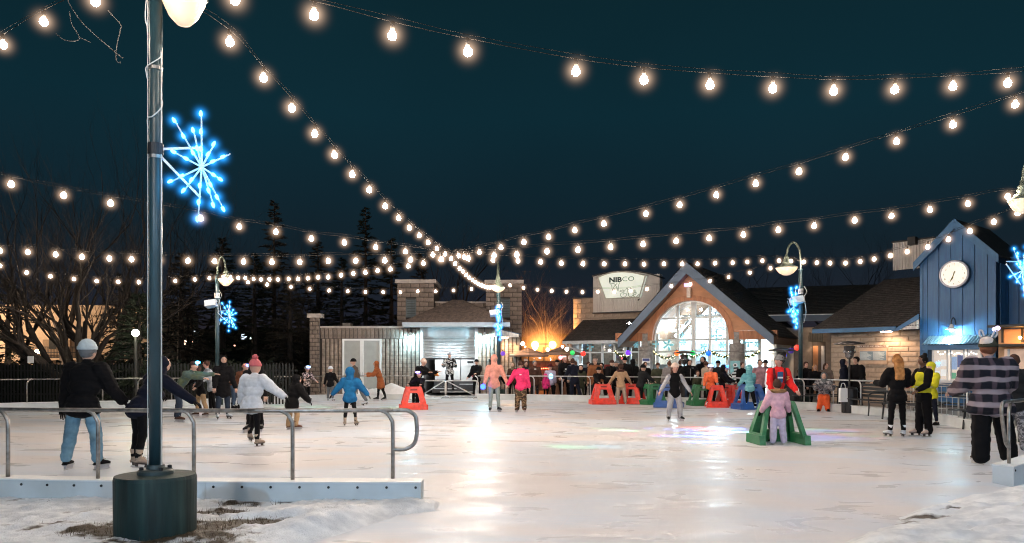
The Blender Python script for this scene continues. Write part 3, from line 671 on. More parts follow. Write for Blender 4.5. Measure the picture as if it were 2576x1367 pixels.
# right wing with ribbed walls
ribs(B3, X3(1203), X3(1245), 0, Z3(824), .0); ribs(B3, X3(1251), X3(1311), 0, Z3(848), .0)
MB().box(X3(1245), X3(1251), -.16, .02, 0, Z3(824)).build('pilaster', rib_m, B3)
MB().box(X3(1203), X3(1251), -.1, .1, Z3(848), Z3(822)).build('upper_wall', rib_m, B3)
cx0, cx1 = X3(1245,-.9), X3(1305,-.9); zt1, zb1 = Z3(827,-.9), Z3(848,-.9)
corrugated(B3, (cx0, cx1), (lambda x: zb1, lambda x: zt1-(x-cx0)/(cx1-cx0)*(zt1-zb1-.12)), -.9, .07, .02, mat('pale_corrugated', (.60,.58,.55), .5, .2), 'canopy_side')
mb = MB(); mb.add([(cx0,-.92,zt1+.03),(cx1+.08,-.92,zb1+.14),(cx1+.08,.4,zb1+.14),(cx0,.4,zt1+.03),(cx0,-.92,zt1),(cx1+.08,-.92,zb1+.10),(cx1+.08,.4,zb1+.10),(cx0,.4,zt1)], [(0,1,2,3),(7,6,5,4),(0,4,5,1),(1,5,6,2)]); mb.build('canopy_roof', fascia_blue, B3)
MB().box(cx0, cx1, -.88, .0, zb1-.0, zb1+.03).build('canopy_soffit', mat('soffit'  , (.35,.36,.37), .7), B3)
dn = MB().lathe([(.0,0),(.16,0),(.17,.03),(0,.03)], 14, cap=False); ob = dn.build('downlight', emis('downlight_warm', (1,.70,.45), 30), B3, loc=(X3(1270,-.4),-.45,zb1-.035))
ld = bpy.data.lights.new('downlight', 'SPOT'); ld.energy = 190; ld.color = (1,.56,.25); ld.spot_size = R(150); ld.shadow_soft_size = .12
lo = bpy.data.objects.new('downlight_light', ld); C.objects.link(lo); lo.location = F3.w(X3(1278,-.5), -.55, zb1-.06)
MB().cbox((X3(1300), -.08, Z3(880)), .22, .12, .4).build('meter_box', mat('meter_box', (.35,.27,.2), .6), B3)
MB().cbox((X3(1235),-.06, Z3(907)), .22, .05, .12).build('small_sign', dark, B3)
COOL = (.45,.85,1.0)
gooseneck('gooseneck wall lamp left of the roller shutter glowing cool white', F3.w(X3(1035), -.02, Z3(838)), 0, COOL, 190, 1.3, group='gooseneck lamps on the garage wall')
gooseneck('gooseneck wall lamp right of the roller shutter glowing cool white', F3.w(X3(1220), -.02, Z3(838)), 0, COOL, 190, 1.3, group='gooseneck lamps on the garage wall')

# ice resurfacing machine inside the bay
mc = mat('machine_grey', (.42,.43,.42), .5, .1, var=.12, nscale=4); mcd = mat('machine_dark', (.03,.03,.032), .6)
rub = mat('black_rubber', (.012,.012,.013), .8)
M = empty('ice_resurfacer', F3.w(X3(1140, 1.6), 1.6, 0), 0, 'grey ice resurfacing machine parked inside the open garage', 'ice resurfacer')
sM = (37+.9)/FP
mb = MB(); mb.box(-.9,.35,.0,2.6,.75,1.75); mb.build('tank', mc, M); mb = MB(); mb.box(.40,1.25,-.05,2.4,.70,1.98); mb.build('snow_bin', mc, M)
MB().box(.42,1.23,-.08,-.05,1.45,1.93).build('bin_door', mat('machine_panel',(.5,.51,.5),.45), M)
MB().box(-.95,1.3,-.1,2.6,.42,.70).build('chassis', mcd, M)
MB().box(-1.0,1.3,-.5,-.1,.12,.40).build('conditioner', mcd, M)
for x in (-.75, 1.05):
    for y in (.35, 2.1):
        wh = empty('wheel', (x, y, .33)); wh.parent = M
        MB().lathe([(.2,-.11),(.31,-.11),(.335,-.06),(.335,.06),(.31,.11),(.2,.11)], 18).build('tyre', rub, wh, rot=(0,R(90),0), smooth=True)
        MB().lathe([(.0,-.115),(.19,-.115),(.19,.115),(0,.115)], 12, cap=False).build('rim', steel_far, wh, rot=(0,R(90),0))
mb = MB(); mb.box(-.75,-.3,.5,1.0,1.75,1.85); mb.box(-.75,-.3,1.0,1.08,1.85,2.4); mb.build('seat', mcd, M)
MB().tube([( -.15+.2*math.cos(t*.6), .35, 1.98+.2*math.sin(t*.6)) for t in range(11)], .018, 6).build('steering_wheel', mcd, M)
MB().cbox((.86,-.09,1.62), .30, .012, .10).build('name_plate', dark, M)
MB().lathe([(0,0),(.09,0),(.09,.012),(0,.012)], 14, cap=False).build('round_badge', mat('badge',(.25,.05,.05),.5), M, loc=(1.0,-.055,.95), rot=(R(90),0,0))
for i in range(5):
    MB().tube([(-.9+.04*i,-.2,1.05+.0*i),(-.9+.04*i,-.45,1.02),(-.85+.04*i,-.3,.95)], .02, 6).build('hose', mat('orange_hose',(.8,.25,.03),.5), M)
for (x0,x1,z) in ((-.9,.2,.30),(.35,1.2,.52),(-.6,1.1,.14)): MB().box(x0,x1,-.54,-.505,z,z+.03).build('trim_bar', steel_far, M)
# work light inside the garage
ld = bpy.data.lights.new('garage_light', 'AREA'); ld.energy = 220; ld.size = 1.2; ld.color = (.9,.95,1)
lo = bpy.data.objects.new('garage_ceiling_light', ld); C.objects.link(lo); lo.location = F3.w(X3(1130,1), .9, Z3(848)-.02)
GLp = empty('ceiling_light', F3.w(X3(1130,1), .9, Z3(848)+.06), 0, 'long ceiling light behind the shutter inside the garage', 'ceiling light')
MB().box(-.6,.6,-.08,.08,-.03,.03).build('tube_cover', emis('tube_cool', (.85,.95,1), 8), GLp)

# ================================================================== pavilion with the arch window
F1 = Frame(1741, 36.0, 30); BD = empty('pavilion', frame=F1, label='pavilion with blue edged gable and a big lit arched window', cat='building')
def X1(u, d=0): return F1.S(u, d)
def q1_(u, v, d=0): return F1.q(u, v, d)
wood = mat('stained_plywood', (.50,.235,.115), .6, var=.16, nscale=2.2, stretch=(1,1,2.2), bump=.002, tint=(.42,.19,.09))
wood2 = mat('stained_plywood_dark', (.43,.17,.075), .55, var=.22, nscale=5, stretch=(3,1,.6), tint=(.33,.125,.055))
conc = mat('column_concrete', (.29,.275,.26), .9, var=.25, nscale=9, bump=.008, bscale=30, tint=(.22,.20,.19))
mull = mat('window_frame_paint', (.62,.66,.67), .45, var=.05)
tanwall = mat('tan_block', (.38,.30,.235), .88, var=.2, nscale=8, bump=.008, bscale=24, objvar=.045, tint=(.34,.27,.21))
GD = -1.0; FD = -1.75     # arch wall plane, roof edge plane (in front of the glazing)
# arch wall polygon with arch cut: strip between outer gable line and arch
aL = q1_(1641.6, 857, GD); aT = q1_(1741.5, 756, GD); aR = q1_(1834, 854, GD)
zfoot = (aL[1]+aR[1])/2; cxA = (aL[0]+aR[0])/2; rw = (aR[0]-aL[0])/2; rh = aT[1]-zfoot
apex = q1_(1729, 672, GD); gl_ = q1_(1572, 838, GD); gr_ = q1_(1922, 836, GD)
bl_ = q1_(1566, 857, GD); br_ = q1_(1934, 853, GD)
def arch(sc, n=28, rw_=None):
    return [(cxA-rw*sc*math.cos(math.pi*i/n), zfoot+(rh+rw*(sc-1))*math.sin(math.pi*i/n)**.92) for i in range(n+1)]
inn = arch(1.0); mid_ = arch(1.13)
def gable_z(x): 
    if x < apex[0]: return apex[1]+(x-apex[0])*(apex[1]-gl_[1])/(apex[0]-gl_[0])
    return apex[1]+(x-apex[0])*(gr_[1]-apex[1])/(gr_[0]-apex[0])
# upper sheet: between arch ring and gable, built as strips following x
outer = [(x, max(z, gable_z(x))) for x, z in mid_]
mb = MB(); mb.strip(mid_, outer, GD, GD+.18)
zbm = q1_(1566, 838, GD)[1]
mb.build('gable_wall', wood, BD)
n_ = len(mid_)
# side fields left and right of the ring above the beam line
L0 = [(gl_[0], zbm), (mid_[0][0], zbm)]; 
k0 = next(i for i, p in enumerate(mid_) if p[1] > zbm)
mb = MB(); mb.prism([(gl_[0]-.0, zbm), (mid_[k0][0]-.01, zbm), (mid_[0][0]-.01, gable_z(mid_[0][0])-.0)], GD, GD+.17); 
mb.build('gable_corner', wood, BD); mb = MB(); zr = zbm; mb.prism([(gr_[0], zr), (mid_[-1][0]+.01, gable_z(mid_[-1][0])), (mid_[-1-k0][0]+.01, zr)], GD, GD+.17)
mb.build('gable_corner', wood, BD)
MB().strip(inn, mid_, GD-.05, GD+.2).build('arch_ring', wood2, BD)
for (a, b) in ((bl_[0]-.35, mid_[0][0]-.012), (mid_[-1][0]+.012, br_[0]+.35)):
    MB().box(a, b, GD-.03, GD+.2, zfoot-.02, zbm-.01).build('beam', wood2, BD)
for i, (a, b) in enumerate(zip(inn[::4], inn[4::4])): pass
# roof slabs with blue fascia
apF = q1_(1726, 659, FD); eL = q1_(1554, 853, FD); eR = q1_(1946, 844, FD); fw = .42
def slab(name, p, q_, d0, d1, th, m_):
    P0 = Vector((p[0], 0, p[1])); Q0 = Vector((q_[0], 0, q_[1])); t = (Q0-P0).normalized(); dn_ = Vector((t.z, 0, -t.x)); dn_ = dn_ if dn_.z < 0 else -dn_
    pts = [(P0.x,P0.z),(Q0.x,Q0.z),(Q0.x+dn_.x*th*0,Q0.z-th),(P0.x,P0.z-th*1.25)]
    MB().prism(pts, d0, d1).build(name, m_, BD)
slab('fascia', apF, eL, FD, FD+.08, fw, fascia_blue); slab('fascia', apF, eR, FD, FD+.08, fw, fascia_blue)
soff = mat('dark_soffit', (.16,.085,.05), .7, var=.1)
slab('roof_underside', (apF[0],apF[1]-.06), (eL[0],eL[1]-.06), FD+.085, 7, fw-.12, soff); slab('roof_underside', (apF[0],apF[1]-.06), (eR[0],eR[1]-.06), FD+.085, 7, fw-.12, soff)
for e_ in (eL, eR):
    A_ = (e_[0], FD-.03, e_[1]+.012); B_ = (e_[0], 7, e_[1]+.012); Cc = (apF[0], 7, apF[1]+.012); Dd = (apF[0], FD-.03, apF[1]+.012)
    shingle_roof(BD, (A_, B_, Cc, Dd), shingle_dark, 22, 18)
# columns
for (u0, u1, n0, n1, vt, vn) in ((1609,1641.7,1620,1629,871,840), (1835,1872,1846,1859,864,836)):
    c = X1((u0+u1)/2, GD+.1); r_ = abs(X1(u1,GD)-X1(u0,GD))*.5; ztop = q1_(u0, vt, GD)[1]
    co = empty('column', (c, GD+.1, 0)); co.parent = BD
    MB().lathe([(r_,-.05),(r_,.05),(r_,ztop-.12),(r_*.93,ztop-.03),(r_*.6,ztop)], 22).build('shaft', conc, co, smooth=False)
    MB().box(-r_*.42, r_*.42, -.14, .14, ztop-.01, q1_(u0, vn, GD)[1]+.0).build('neck', conc, co)
# security camera on the gable with a small post
MB().cbox((X1(1733.5,GD-.1), GD-.12, q1_(1733,737,GD)[1]), .17, .16, .46).build('camera_box', mat('cream_metal',(.6,.5,.42),.5), BD)
MB().cbox((X1(1729,GD-.1), GD-.12, q1_(1733,718,GD)[1]), .22, .2, .14).build('projector', emis('projector_glow', (.55,.45,1), 2.2), BD)
# glazing
gz_top = lambda x: zfoot+(rh)*math.sqrt(max(0, 1-((x-cxA)/rw)**2)) if abs(x-cxA) < rw else zfoot
gp = glass('pane_glass')
vert = [1573,1609,1655,1706,1745.6,1786.5,1830,1872,1911]
xs = [X1(u, .05) for u in vert]; hz_ = [0.42, q1_(1741,885,0)[1], q1_(1741,855,0)[1], q1_(1741,800,0)[1]]
# frame members
fr = []
for x in xs: 
    t_ = gz_top(x)+.35 if abs(x-cxA) < rw+.2 else q1_(1741,850,0)[1]
    MB().box(x-(.06 if abs(x-xs[4]) > .01 else .10), x+(.06 if abs(x-xs[4]) > .01 else .10), -.02, .10, 0, t_).build('mullion', mull, BD)
for z in hz_:
    a, b = (xs[0], xs[-1]) if z < 2.8 else (cxA-rw-.3, cxA+rw+.3)
    MB().box(a, b, -.015, .095, z-.04, z+.04).build('transom', mull, BD)
mb = MB(); ar = arch(1.02, 28); ar2 = arch(.965, 28); mb.strip(ar2, ar, GD-.0+.21, GD+.28); mb.build('arch_frame', white_paint, BD)
rows_ = [(0.42,hz_[1]),(hz_[1],hz_[2]),(hz_[2],hz_[3]),(hz_[3],aT[1]+.4)]
for i in range(len(xs)-1):
    for z0, z1 in rows_:
        if z0 > 2.7 and not (cxA-rw-.4 < (xs[i]+xs[i+1])/2 < cxA+rw+.4): continue
        MB().box(xs[i]+.06, xs[i+1]-.06, .03, .042, z0+.04, z1-.04).build('pane', gp, BD)
MB().box(xs[0], xs[-1], -.01, .09, 0, .40).build('sill_wall', mat('sill_wall', (.35,.34,.33), .8), BD)
# interior room
room = mat('room_wall', (.74,.80,.82), .7, var=.04); rfl = mat('room_floor', (.45,.45,.44), .5)
xi0, xi1 = X1(1435,.3)-.1, xs[-1]+.6
mb = MB(); mb.prism([(xi0,0),(xi1,0),(xi1,2.7),(X1(1870),2.9),(X1(1741),5.6),(X1(1620),2.9),(xi0,2.6)],5.5,5.6); mb.box(xi1,xi1+.1,.15,5.5,0,2.5); mb.box(xi0-.1,xi0,.5,5.5,0,2.6); mb.build('room_wall', room, BD)
MB().box(xi0,xi1,.12,5.5,-.03,.02).build('room_floor', rfl, BD)
mb = MB(); mb.box(xi0, X1(1600,0), .3, 5.5, 2.75, 2.8); mb.build('ceiling', room, BD)
# inner things: a beam, a duct, darker tall vent, counter
MB().bar((X1(1660,2.5),2.5,3.9),(X1(1830,2.5),2.5,3.9),.12,.12).build('truss', mull, BD)
MB().bar((X1(1700,2.2),2.2,2.9),(X1(1735,2.2),2.2,3.7),.28,.1).build('brace', mull, BD)
MB().box(X1(1795,5.3),X1(1830,5.3),5.2,5.4,q1_(1800,830,5.2)[1],q1_(1800,765,5.2)[1]).build('vent_grille', mat('vent_grey',(.18,.22,.25),.6), BD)
MB().box(X1(1752,5.2),X1(1835,5.2),5.1,5.3,1.2,2.6).build('blue_screen', mat('blue_screen',(.30,.42,.52),.6), BD)
MB().prism([(X1(1668,5.4),4.9),(X1(1705,5.4),5.6),(X1(1737,5.4),4.9),(X1(1712,5.4),4.2)],5.3,5.45).build('wood_panel', wood, BD)
MB().box(X1(1660,3),X1(1790,3),2.6,3.0,.02,1.0).build('counter', mat('counter',(.5,.5,.5),.5), BD)
MB().box(X1(1752,4),X1(1775,4),4.0,4.3,.02,1.7).build('drink_cooler', mat('cooler_dark',(.12,.12,.13),.5), BD)
MB().box(X1(1520,4.5),X1(1585,4.5),4.4,4.6,.9,2.0).build('red_board', mat('red_board',(.65,.04,.02),.6), BD)
MB().box(X1(1514,4.2),X1(1580,4.2),4.2,4.38,.02,.95).build('snack_counter', mat('snack_counter',(.6,.3,.12),.6), BD)
for (u, v, d, s_, wts, col) in ((1690,805,3.0,1.1,1150,(.80,.97,1)),(1800,800,3.2,1.0,800,(.80,.97,1)),(1700,835,2.0,.8,420,(.85,.98,1)),(1520,872,2.2,1.0,800,(.90,.98,1)),(1885,872,2.4,.9,600,(.85,.98,1))):
    p_ = q1_(u, v, d); z = min(p_[1], 5.0) if u > 1600 and u < 1850 else 2.6
    pe = empty('pendant_light', F1.w(p_[0], d, z), -F1.a, 'bright pendant light inside the pavilion behind the glass at u %d'%u, 'pendant light')
    pe['label'] = {1690:'bright pendant light high behind the left half of the arched window',1800:'bright pendant light high behind the right half of the arched window',1700:'lower pendant light behind the arched window near the centre',1520:'ceiling light over the snack counter behind the left windows',1885:'ceiling light behind the window right of the right column'}[u]
    MB().lathe([(.0,0),(s_*.3,0),(s_*.32,.06),(s_*.1,.12),(0,.12)], 16, cap=False).build('diffuser', emis('pendant_white', (.86,.96,1), 9), pe)
    MB().tube([(0,0,.12),(0,0,.5)], .012, 6).build('stem', dark, pe)
    ld = bpy.data.lights.new('pendant', 'POINT'); ld.energy = wts; ld.color = col; ld.shadow_soft_size = .3
    lo = bpy.data.objects.new('pendant_glow', ld); C.objects.link(lo); lo.parent = pe; lo.location = (0,0,-.35)
# sparkle lights strung inside
fy = emis('fairy_white', (1,.93,.85), 14)
def fairy(label, pts, r_=.035, m_=fy, cat='string lights', group=None, wire=True):
    e = empty('fairy_lights', (0,0,0), 0, label, cat, group); bm_ = MB().ball((0,0,0), r_, 7, 5).mesh('bulb', m_, True)
    for p_ in pts: link('bulb', bm_, e, p_)
    if wire and len(pts) > 1: MB().tube([Vector(p_)+Vector((0,0,r_*1.2)) for p_ in pts], .006, 4).build('cable', cable_m, e)
    return e
def W1(u, v, d): a = q1_(u, v, d); return F1.w(a[0], d, a[1])
fairy('row of small white bulbs strung inside behind the right half of the arch', [W1(1751+i*5.2, 822+2.5*math.sin(i*.9), 1.2) for i in range(16)])
fairy('small white bulbs strung high inside the arched window', [W1(u,v,1.8) for u, v in ((1701,801),(1713,802),(1738,803),(1757,810),(1780,803),(1792,787),(1795,790),(1810,812),(1776,815),(1741,780),(1760,802))])
# window decorations: paper snowflakes and stars hung behind the panes
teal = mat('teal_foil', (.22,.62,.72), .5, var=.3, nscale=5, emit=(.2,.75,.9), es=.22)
def star(n, r0, r1, d=.03):
    pts = [(math.cos(math.pi*k/n+R(90))*(r0 if k%2 == 0 else r1), math.sin(math.pi*k/n+R(90))*(r0 if k%2 == 0 else r1)) for k in range(2*n)]
    return pts
def flake_card(label, u, v, r_, n=6, d=-.05, F=F1, rot=0, m_=None):
    a = F.q(u, v, d); r_ *= .66; e = empty('paper_snowflake', F.w(a[0], d, a[1]), -F.a, label, 'window decoration', 'teal paper snowflakes in the windows')
    for k in range(n):
        t = R(360*k/n+rot); c_, s_ = math.cos(t), math.sin(t)
        pts = [(c_*r_*x-s_*r_*y, s_*r_*x+c_*r_*y) for x, y in ((.08,.02),(.35,.10),(.45,.24),(.55,.12),(.78,.22),(1,0),(.78,-.22),(.55,-.12),(.45,-.24),(.35,-.10),(.08,-.02))]
        MB().prism(pts, -.012, .012).build('arm', m_ or teal, e)
    MB().prism([(r_*.2*math.cos(R(k*60)), r_*.2*math.sin(R(k*60))) for k in range(6)], -.014, .014).build('centre', m_ or teal, e)
    return e
flake_card('large teal paper snowflake low in the left half of the arched window', 1680, 868, .42, 5)
flake_card('small teal paper snowflake beside the centre mullion of the arch', 1718, 862, .26, 6)
flake_card('teal paper snowflake under the transom near the centre mullion', 1716, 843, .22, 4)
flake_card('teal paper snowflake low in the right half of the arched window', 1770, 872, .26, 5)
flake_card('tall teal paper star in the right half of the arched window', 1802, 845, .40, 4)
flake_card('teal paper snowflake beside the right column inside the arch', 1817, 868, .28, 6)
flake_card('teal paper snowflake in the window right of the right column', 1882, 862, .34, 4)
flake_card('teal paper snowflake in the window at the right gable end', 1903, 866, .24, 6)
flake_card('teal paper snowflake at the far left of the arched window', 1650, 866, .28, 4)
flake_card('teal paper spray in the second window of the low left wing', 1484, 873, .32, 5, d=.25)
flake_card('teal paper snowflake in the narrow window left of the left column', 1600, 868, .25, 6)
# garlands
gm = mat('garland_needles', (.045,.10,.022), .8, var=.4, nscale=20, tint=(.10,.12,.03)); glow = emis('garland_bulb', (1,.80,.45), 9)
def garland(label, pts, r_=.11, n=150):
    e = empty('garland', (0,0,0), 0, label, 'garland', 'fir garlands in the windows'); cur = catmull([Vector(p_) for p_ in pts], 8); mb = MB()
    for k in range(n):
        i = random.randrange(len(cur)-1); c = cur[i].lerp(cur[i+1], random.random()); 
        for j in range(3):
            d_ = Vector((random.gauss(0,1), random.gauss(0,1), random.gauss(0,1))).normalized()*random.uniform(.5,1)*r_; s_ = d_.cross(Vector((0,0,1))+d_*.3).normalized()*.02
            mb.add([c-s_, c+s_, c+d_+s_*.3, c+d_-s_*.3], [(0,1,2,3)])
    mb.build('fir_sprigs', gm, e, kind='stuff')
    bm_ = MB().ball((0,0,0), .02, 6, 4).mesh('bulb', glow, True)
    for i in range(0, len(cur), 3): link('bulb', bm_, e, cur[i]+Vector((random.uniform(-.05,.05),-.08,random.uniform(-.06,.06))))
def gpts(us, d=-.2): return [W1(u, v, d) for u, v in us]
garland('fir garland swagged across the left half of the arched window', gpts([(1642,884),(1655,893),(1672,901),(1690,899),(1703,892),(1712,886)]))
garland('fir garland swagged behind the heater at the centre of the window', gpts([(1712,886),(1722,894),(1738,897),(1750,896),(1765,890),(1777,885)]))
garland('fir garland swagged across the right half of the arched window', gpts([(1790,886),(1803,893),(1818,898),(1833,896)]))
garland('fir garland swagged in the window right of the right column', gpts([(1873,900),(1888,897),(1900,891),(1911,884)]))
garland('fir garland in the window beside the purple ball light', gpts([(1545,884),(1557,893),(1570,897),(1582,893)], -.1))
# posters on the columns
pb = mat('poster_blue', (.25,.55,.62), .5, var=.2, nscale=6); pw = mat('poster_white', (.75,.77,.80), .5); pk = mat('poster_black', (.01,.01,.015), .5)
for (u, v0, v1, lab, st) in ((1626,901,938,'white poster with dark bars tied to the left column',0),(1850,908,972,'tall pale blue banner with a black and white striped figure on the right column',1)):
    a = X1(u, GD-.3); z1 = F1.q(u, v0, GD-.3)[1]; z0 = F1.q(u, v1, GD-.3)[1]; e = empty('banner', F1.w(a, GD-.32, 0), -F1.a, lab, 'banner'); hw = .19 if not st else .21
    MB().box(-hw, hw, -.015, .0, z0, z1).build('sheet', pb if st else pw, e)
    if st:
        n_ = 11
        for i in range(n_):
            t0 = i/n_; zz = z0+.05+(z1-z0-.35)*t0; wv = .10+.035*math.sin(i*1.3); ox = .035*math.sin(i*.8)
            MB().prism([(ox-wv,zz),(ox+wv,zz+.015),(ox+wv*.9,zz+(z1-z0)/n_*.8+.01),(ox-wv*.9,zz+(z1-z0)/n_*.75)], -.019, -.016).build('stripe', pk if i%2 == 0 else pw, e)
        MB().ball((0,-.017,z1-.19), (.10,.006,.085), 14, 8).build('round_shape', pw, e); MB().ball((0,-.024,z1-.19), (.055,.004,.04), 12, 6).build('dark_spot', pk, e)
    else:
        MB().box(-hw+.02, hw-.02, -.018, -.0155, z1-.14, z1-.02).build('dark_band', mat('navy_ink',(.03,.05,.2),.5), e)
        text('CAFE', .16, mat('poster_ink',(.05,.10,.15),.5), e, (0,-.02,z1-.30), off=.004)
        for i in range(3): MB().box(-hw+.05, hw-.05, -.018, -.0155, z0+.06+i*.07, z0+.085+i*.07).build('text_line', mat('poster_ink',(.05,.10,.15),.5), e)
# ---- low left wing
LD = .25
vl = [1437,1459,1484,1515,1545.5,1585]; xl_ = [X1(u, LD) for u in vl]; ze = q1_(1500,864,LD)[1]
zA = q1_(1500, 887, LD)[1]
for x in xl_: MB().box(x-.05, x+.05, LD-.02, LD+.08, 0, ze).build('mullion', mull, BD)
for z in (.35, zA, ze): MB().box(xl_[0], xs[0], LD-.015, LD+.075, z-.035, z+.035).build('transom', mull, BD)
for i in range(len(xl_)-1):
    for z0, z1 in ((.38,zA),(zA,ze)): MB().box(xl_[i]+.05, xl_[i+1]-.05, LD+.02, LD+.032, z0+.035, z1-.035).build('pane', gp, BD)
MB().box(xl_[0], xs[0], LD-.01, LD+.07, 0, .31).build('sill_wall', mat('sill_wall', (.35,.34,.33), .8), BD)
LE = -.45; e0 = q1_(1416, 861, LE); e1_ = q1_(1560, 858, LE)
MB().box(e0[0], e1_[0]+.3, LE-.06, LE, e0[1]-.10, e0[1]+.05).build('gutter', mat('gutter_white', (.5,.53,.55), .4), BD)
MB().tube(catmull([(e0[0]+.15,LE,e0[1]-.05),(e0[0]+.25,LE+.1,e0[1]-.25),(e0[0]+.55,LD-.1,e0[1]-.42),(e0[0]+.62,LD-.06,e0[1]-.6)],4), .05, 8).build('downpipe', mat('gutter_white', (.5,.53,.55), .4), BD, smooth=True)
MB().box(e0[0]+.1, e1_[0]+.4, LE, LD+.6, ze, e0[1]+.02).build('soffit', soff, BD)
r0 = q1_(1467, 806, 1.9); r1 = q1_(1600, 800, 1.9)
shingle_roof(BD, ((e0[0],LE-.05,e0[1]+.06),(e1_[0]+.9,LE-.05,e0[1]+.06),(r1[0],1.9,r0[1]),(r0[0],1.9,r0[1])), shingle_dark, 12, 26)
MB().add([(e0[0],LE-.05,e0[1]+.05),(r0[0],1.9,r0[1]),(e0[0]+.3,5,e0[1]+.05)], [(0,1,2)]).build('roof_end', shingle_dark, BD)
# tan block upper wall and sign wall
UD = 2.0
u0 = q1_(1442, 752, UD); u1 = q1_(1610, 752, UD); zb = r0[1]-.1
blocks(BD, u0[0], X1(1560,UD), zb-.6, u0[1], UD, bw=.5, bh=.25, m_=tanwall)
MB().box(u0[0]+.01, u1[0]+.8, UD+.02, UD+3.5, 1.5, u0[1]-.01).build('upper_wall', mat('tan_mortar', (.29,.225,.17), .9), BD)
MB().box(u0[0]-.05, X1(1492,UD), UD-.06, UD+3.5, u0[1], u0[1]+.05).build('coping', dark, BD)
SD = 1.55; s0 = q1_(1492, 787, SD); s1 = q1_(1645, 776, SD); sm = mat('cream_corrugated', (.54,.50,.47), .5, .15, var=.06)
topL = q1_(1492, 697, SD)[1]; topM = q1_(1566, 684, SD)[1]; topR = q1_(1646, 694, SD)[1]
xm_ = X1(1566, SD)
def top_curve(x):
    a, b, c = s0[0], xm_, s1[0]
    if x < b: t = (b-x)/(b-a); return topM-(topM-topL)*t*t
    t = (x-b)/(c-b); return topM-(topM-topR)*t*t
corrugated(BD, (s0[0], s1[0]+.3), (lambda x: s0[1], top_curve), SD, .10, .03, sm, 'sign_wall')
MB().box(s0[0]+.01, s1[0]+.29, SD+.03, UD-.02, s0[1], topL-.05).build('sign_wall_core', sm, BD)
n_ = 24; aa = [(s0[0]-.03+(s1[0]+.34-s0[0])*i/n_, 0) for i in range(n_+1)]; aa = [(x, top_curve(x)) for x, _ in aa]
MB().strip(aa, [(x, z+.07) for x, z in aa], SD-.08, UD+.3).build('sign_wall_cap', dark, BD)
MB().box(s0[0]-.03, s1[0]+.3, SD-.05, SD+.05, s0[1]-.05, s0[1]-.002).build('sign_wall_edge', dark, BD)
# illuminated sign
SG = SD-.28; def_ = lambda u, v: q1_(u, v, SG)
sgn = empty('sign', frame=F1, label='cream trapezoid sign reading NIBCO Water and Ice Park', cat='sign')
tl = def_(1504, 698.5); tr = def_(1623.5, 693.5); brr = def_(1608, 748); bll = def_(1524, 752); tm_ = def_(1556, 684.5)
cur = [Vector((*p_, 0)) for p_ in (tl, def_(1528,689), def_(1556,684.5), def_(1590,686), tr)]; tc_ = [(p_.x, p_.y) for p_ in catmull(cur, 5)]
outl = tc_+[brr, bll]
sface = mat('sign_face', (.62,.66,.58), .4, var=.04, emit=(.78,.86,.74), es=.5)
MB().prism(list(reversed(outl)), SG, SG+.25).build('sign_face', sface, sgn)
pts = [(x, SG-.01, z) for x, z in outl]; pts.append(pts[0]); MB().tube(pts, .035, 6).build('sign_rim', mat('sign_rim', (.5,.47,.42), .4), sgn)
ink = mat('sign_ink', (.012,.03,.03), .5); ink2 = mat('sign_ink_soft', (.10,.12,.09), .5)
ctr = def_(1563, 705)
def T(body, u, v, size, m_, off=0, sx=1, shear=0, rot=2):
    a = def_(u, v); return text(body, size, m_, sgn, (a[0], SG-.012, a[1]), (R(90), 0, 0), off=off, sx=sx, shear=shear)
T('NIB', 1548, 704.8, .34, ink, .014, 1.28); o_ = T('CO', 1580.5, 702.5, .33, mat('sign_ink_green', (.04,.10,.09), .5), -.002, 1.35)
T('ater', 1566.5, 731, .22, ink2, 0, .95, .3); T('Park', 1591.5, 732.5, .20, ink2, 0, .95, .0); T('&', 1568, 740, .10, ink2)
def stroke(pp, r_=.012): MB().tube([ (def_(u, v)[0], SG-.014, def_(u, v)[1]) for u, v in [ (p_.x, p_.y) for p_ in catmull([Vector((a, b, 0)) for a, b in pp], 5)]], r_, 5).build('script_stroke', ink2, sgn)
stroke([(1533,712),(1538,717),(1540,726),(1540.5,733)]); stroke([(1540.5,733),(1545,722),(1550,716),(1553,713.5)]); stroke([(1538,714),(1545,714),(1551,722),(1555,733)]); stroke([(1555,733),(1556,722),(1557,716),(1559,711)])
stroke([(1575,727),(1578,725),(1578,735),(1575,745),(1567,748),(1561,744),(1563,738),(1569,737),(1574,740)], .013)
stroke([(1592,736),(1586,734),(1581,739),(1582,745),(1588,747),(1593,743)], .013); stroke([(1593,743),(1599,741),(1601,737),(1597,736),(1593,740),(1595,746),(1601,747),(1607,741)], .013)
MB().bar((def_(1608,752)[0],SG+.05,def_(1608,752)[1]),(def_(1604,756)[0],SG+.05,def_(1604,756)[1]),.05,.05).build('bracket', dark, sgn)

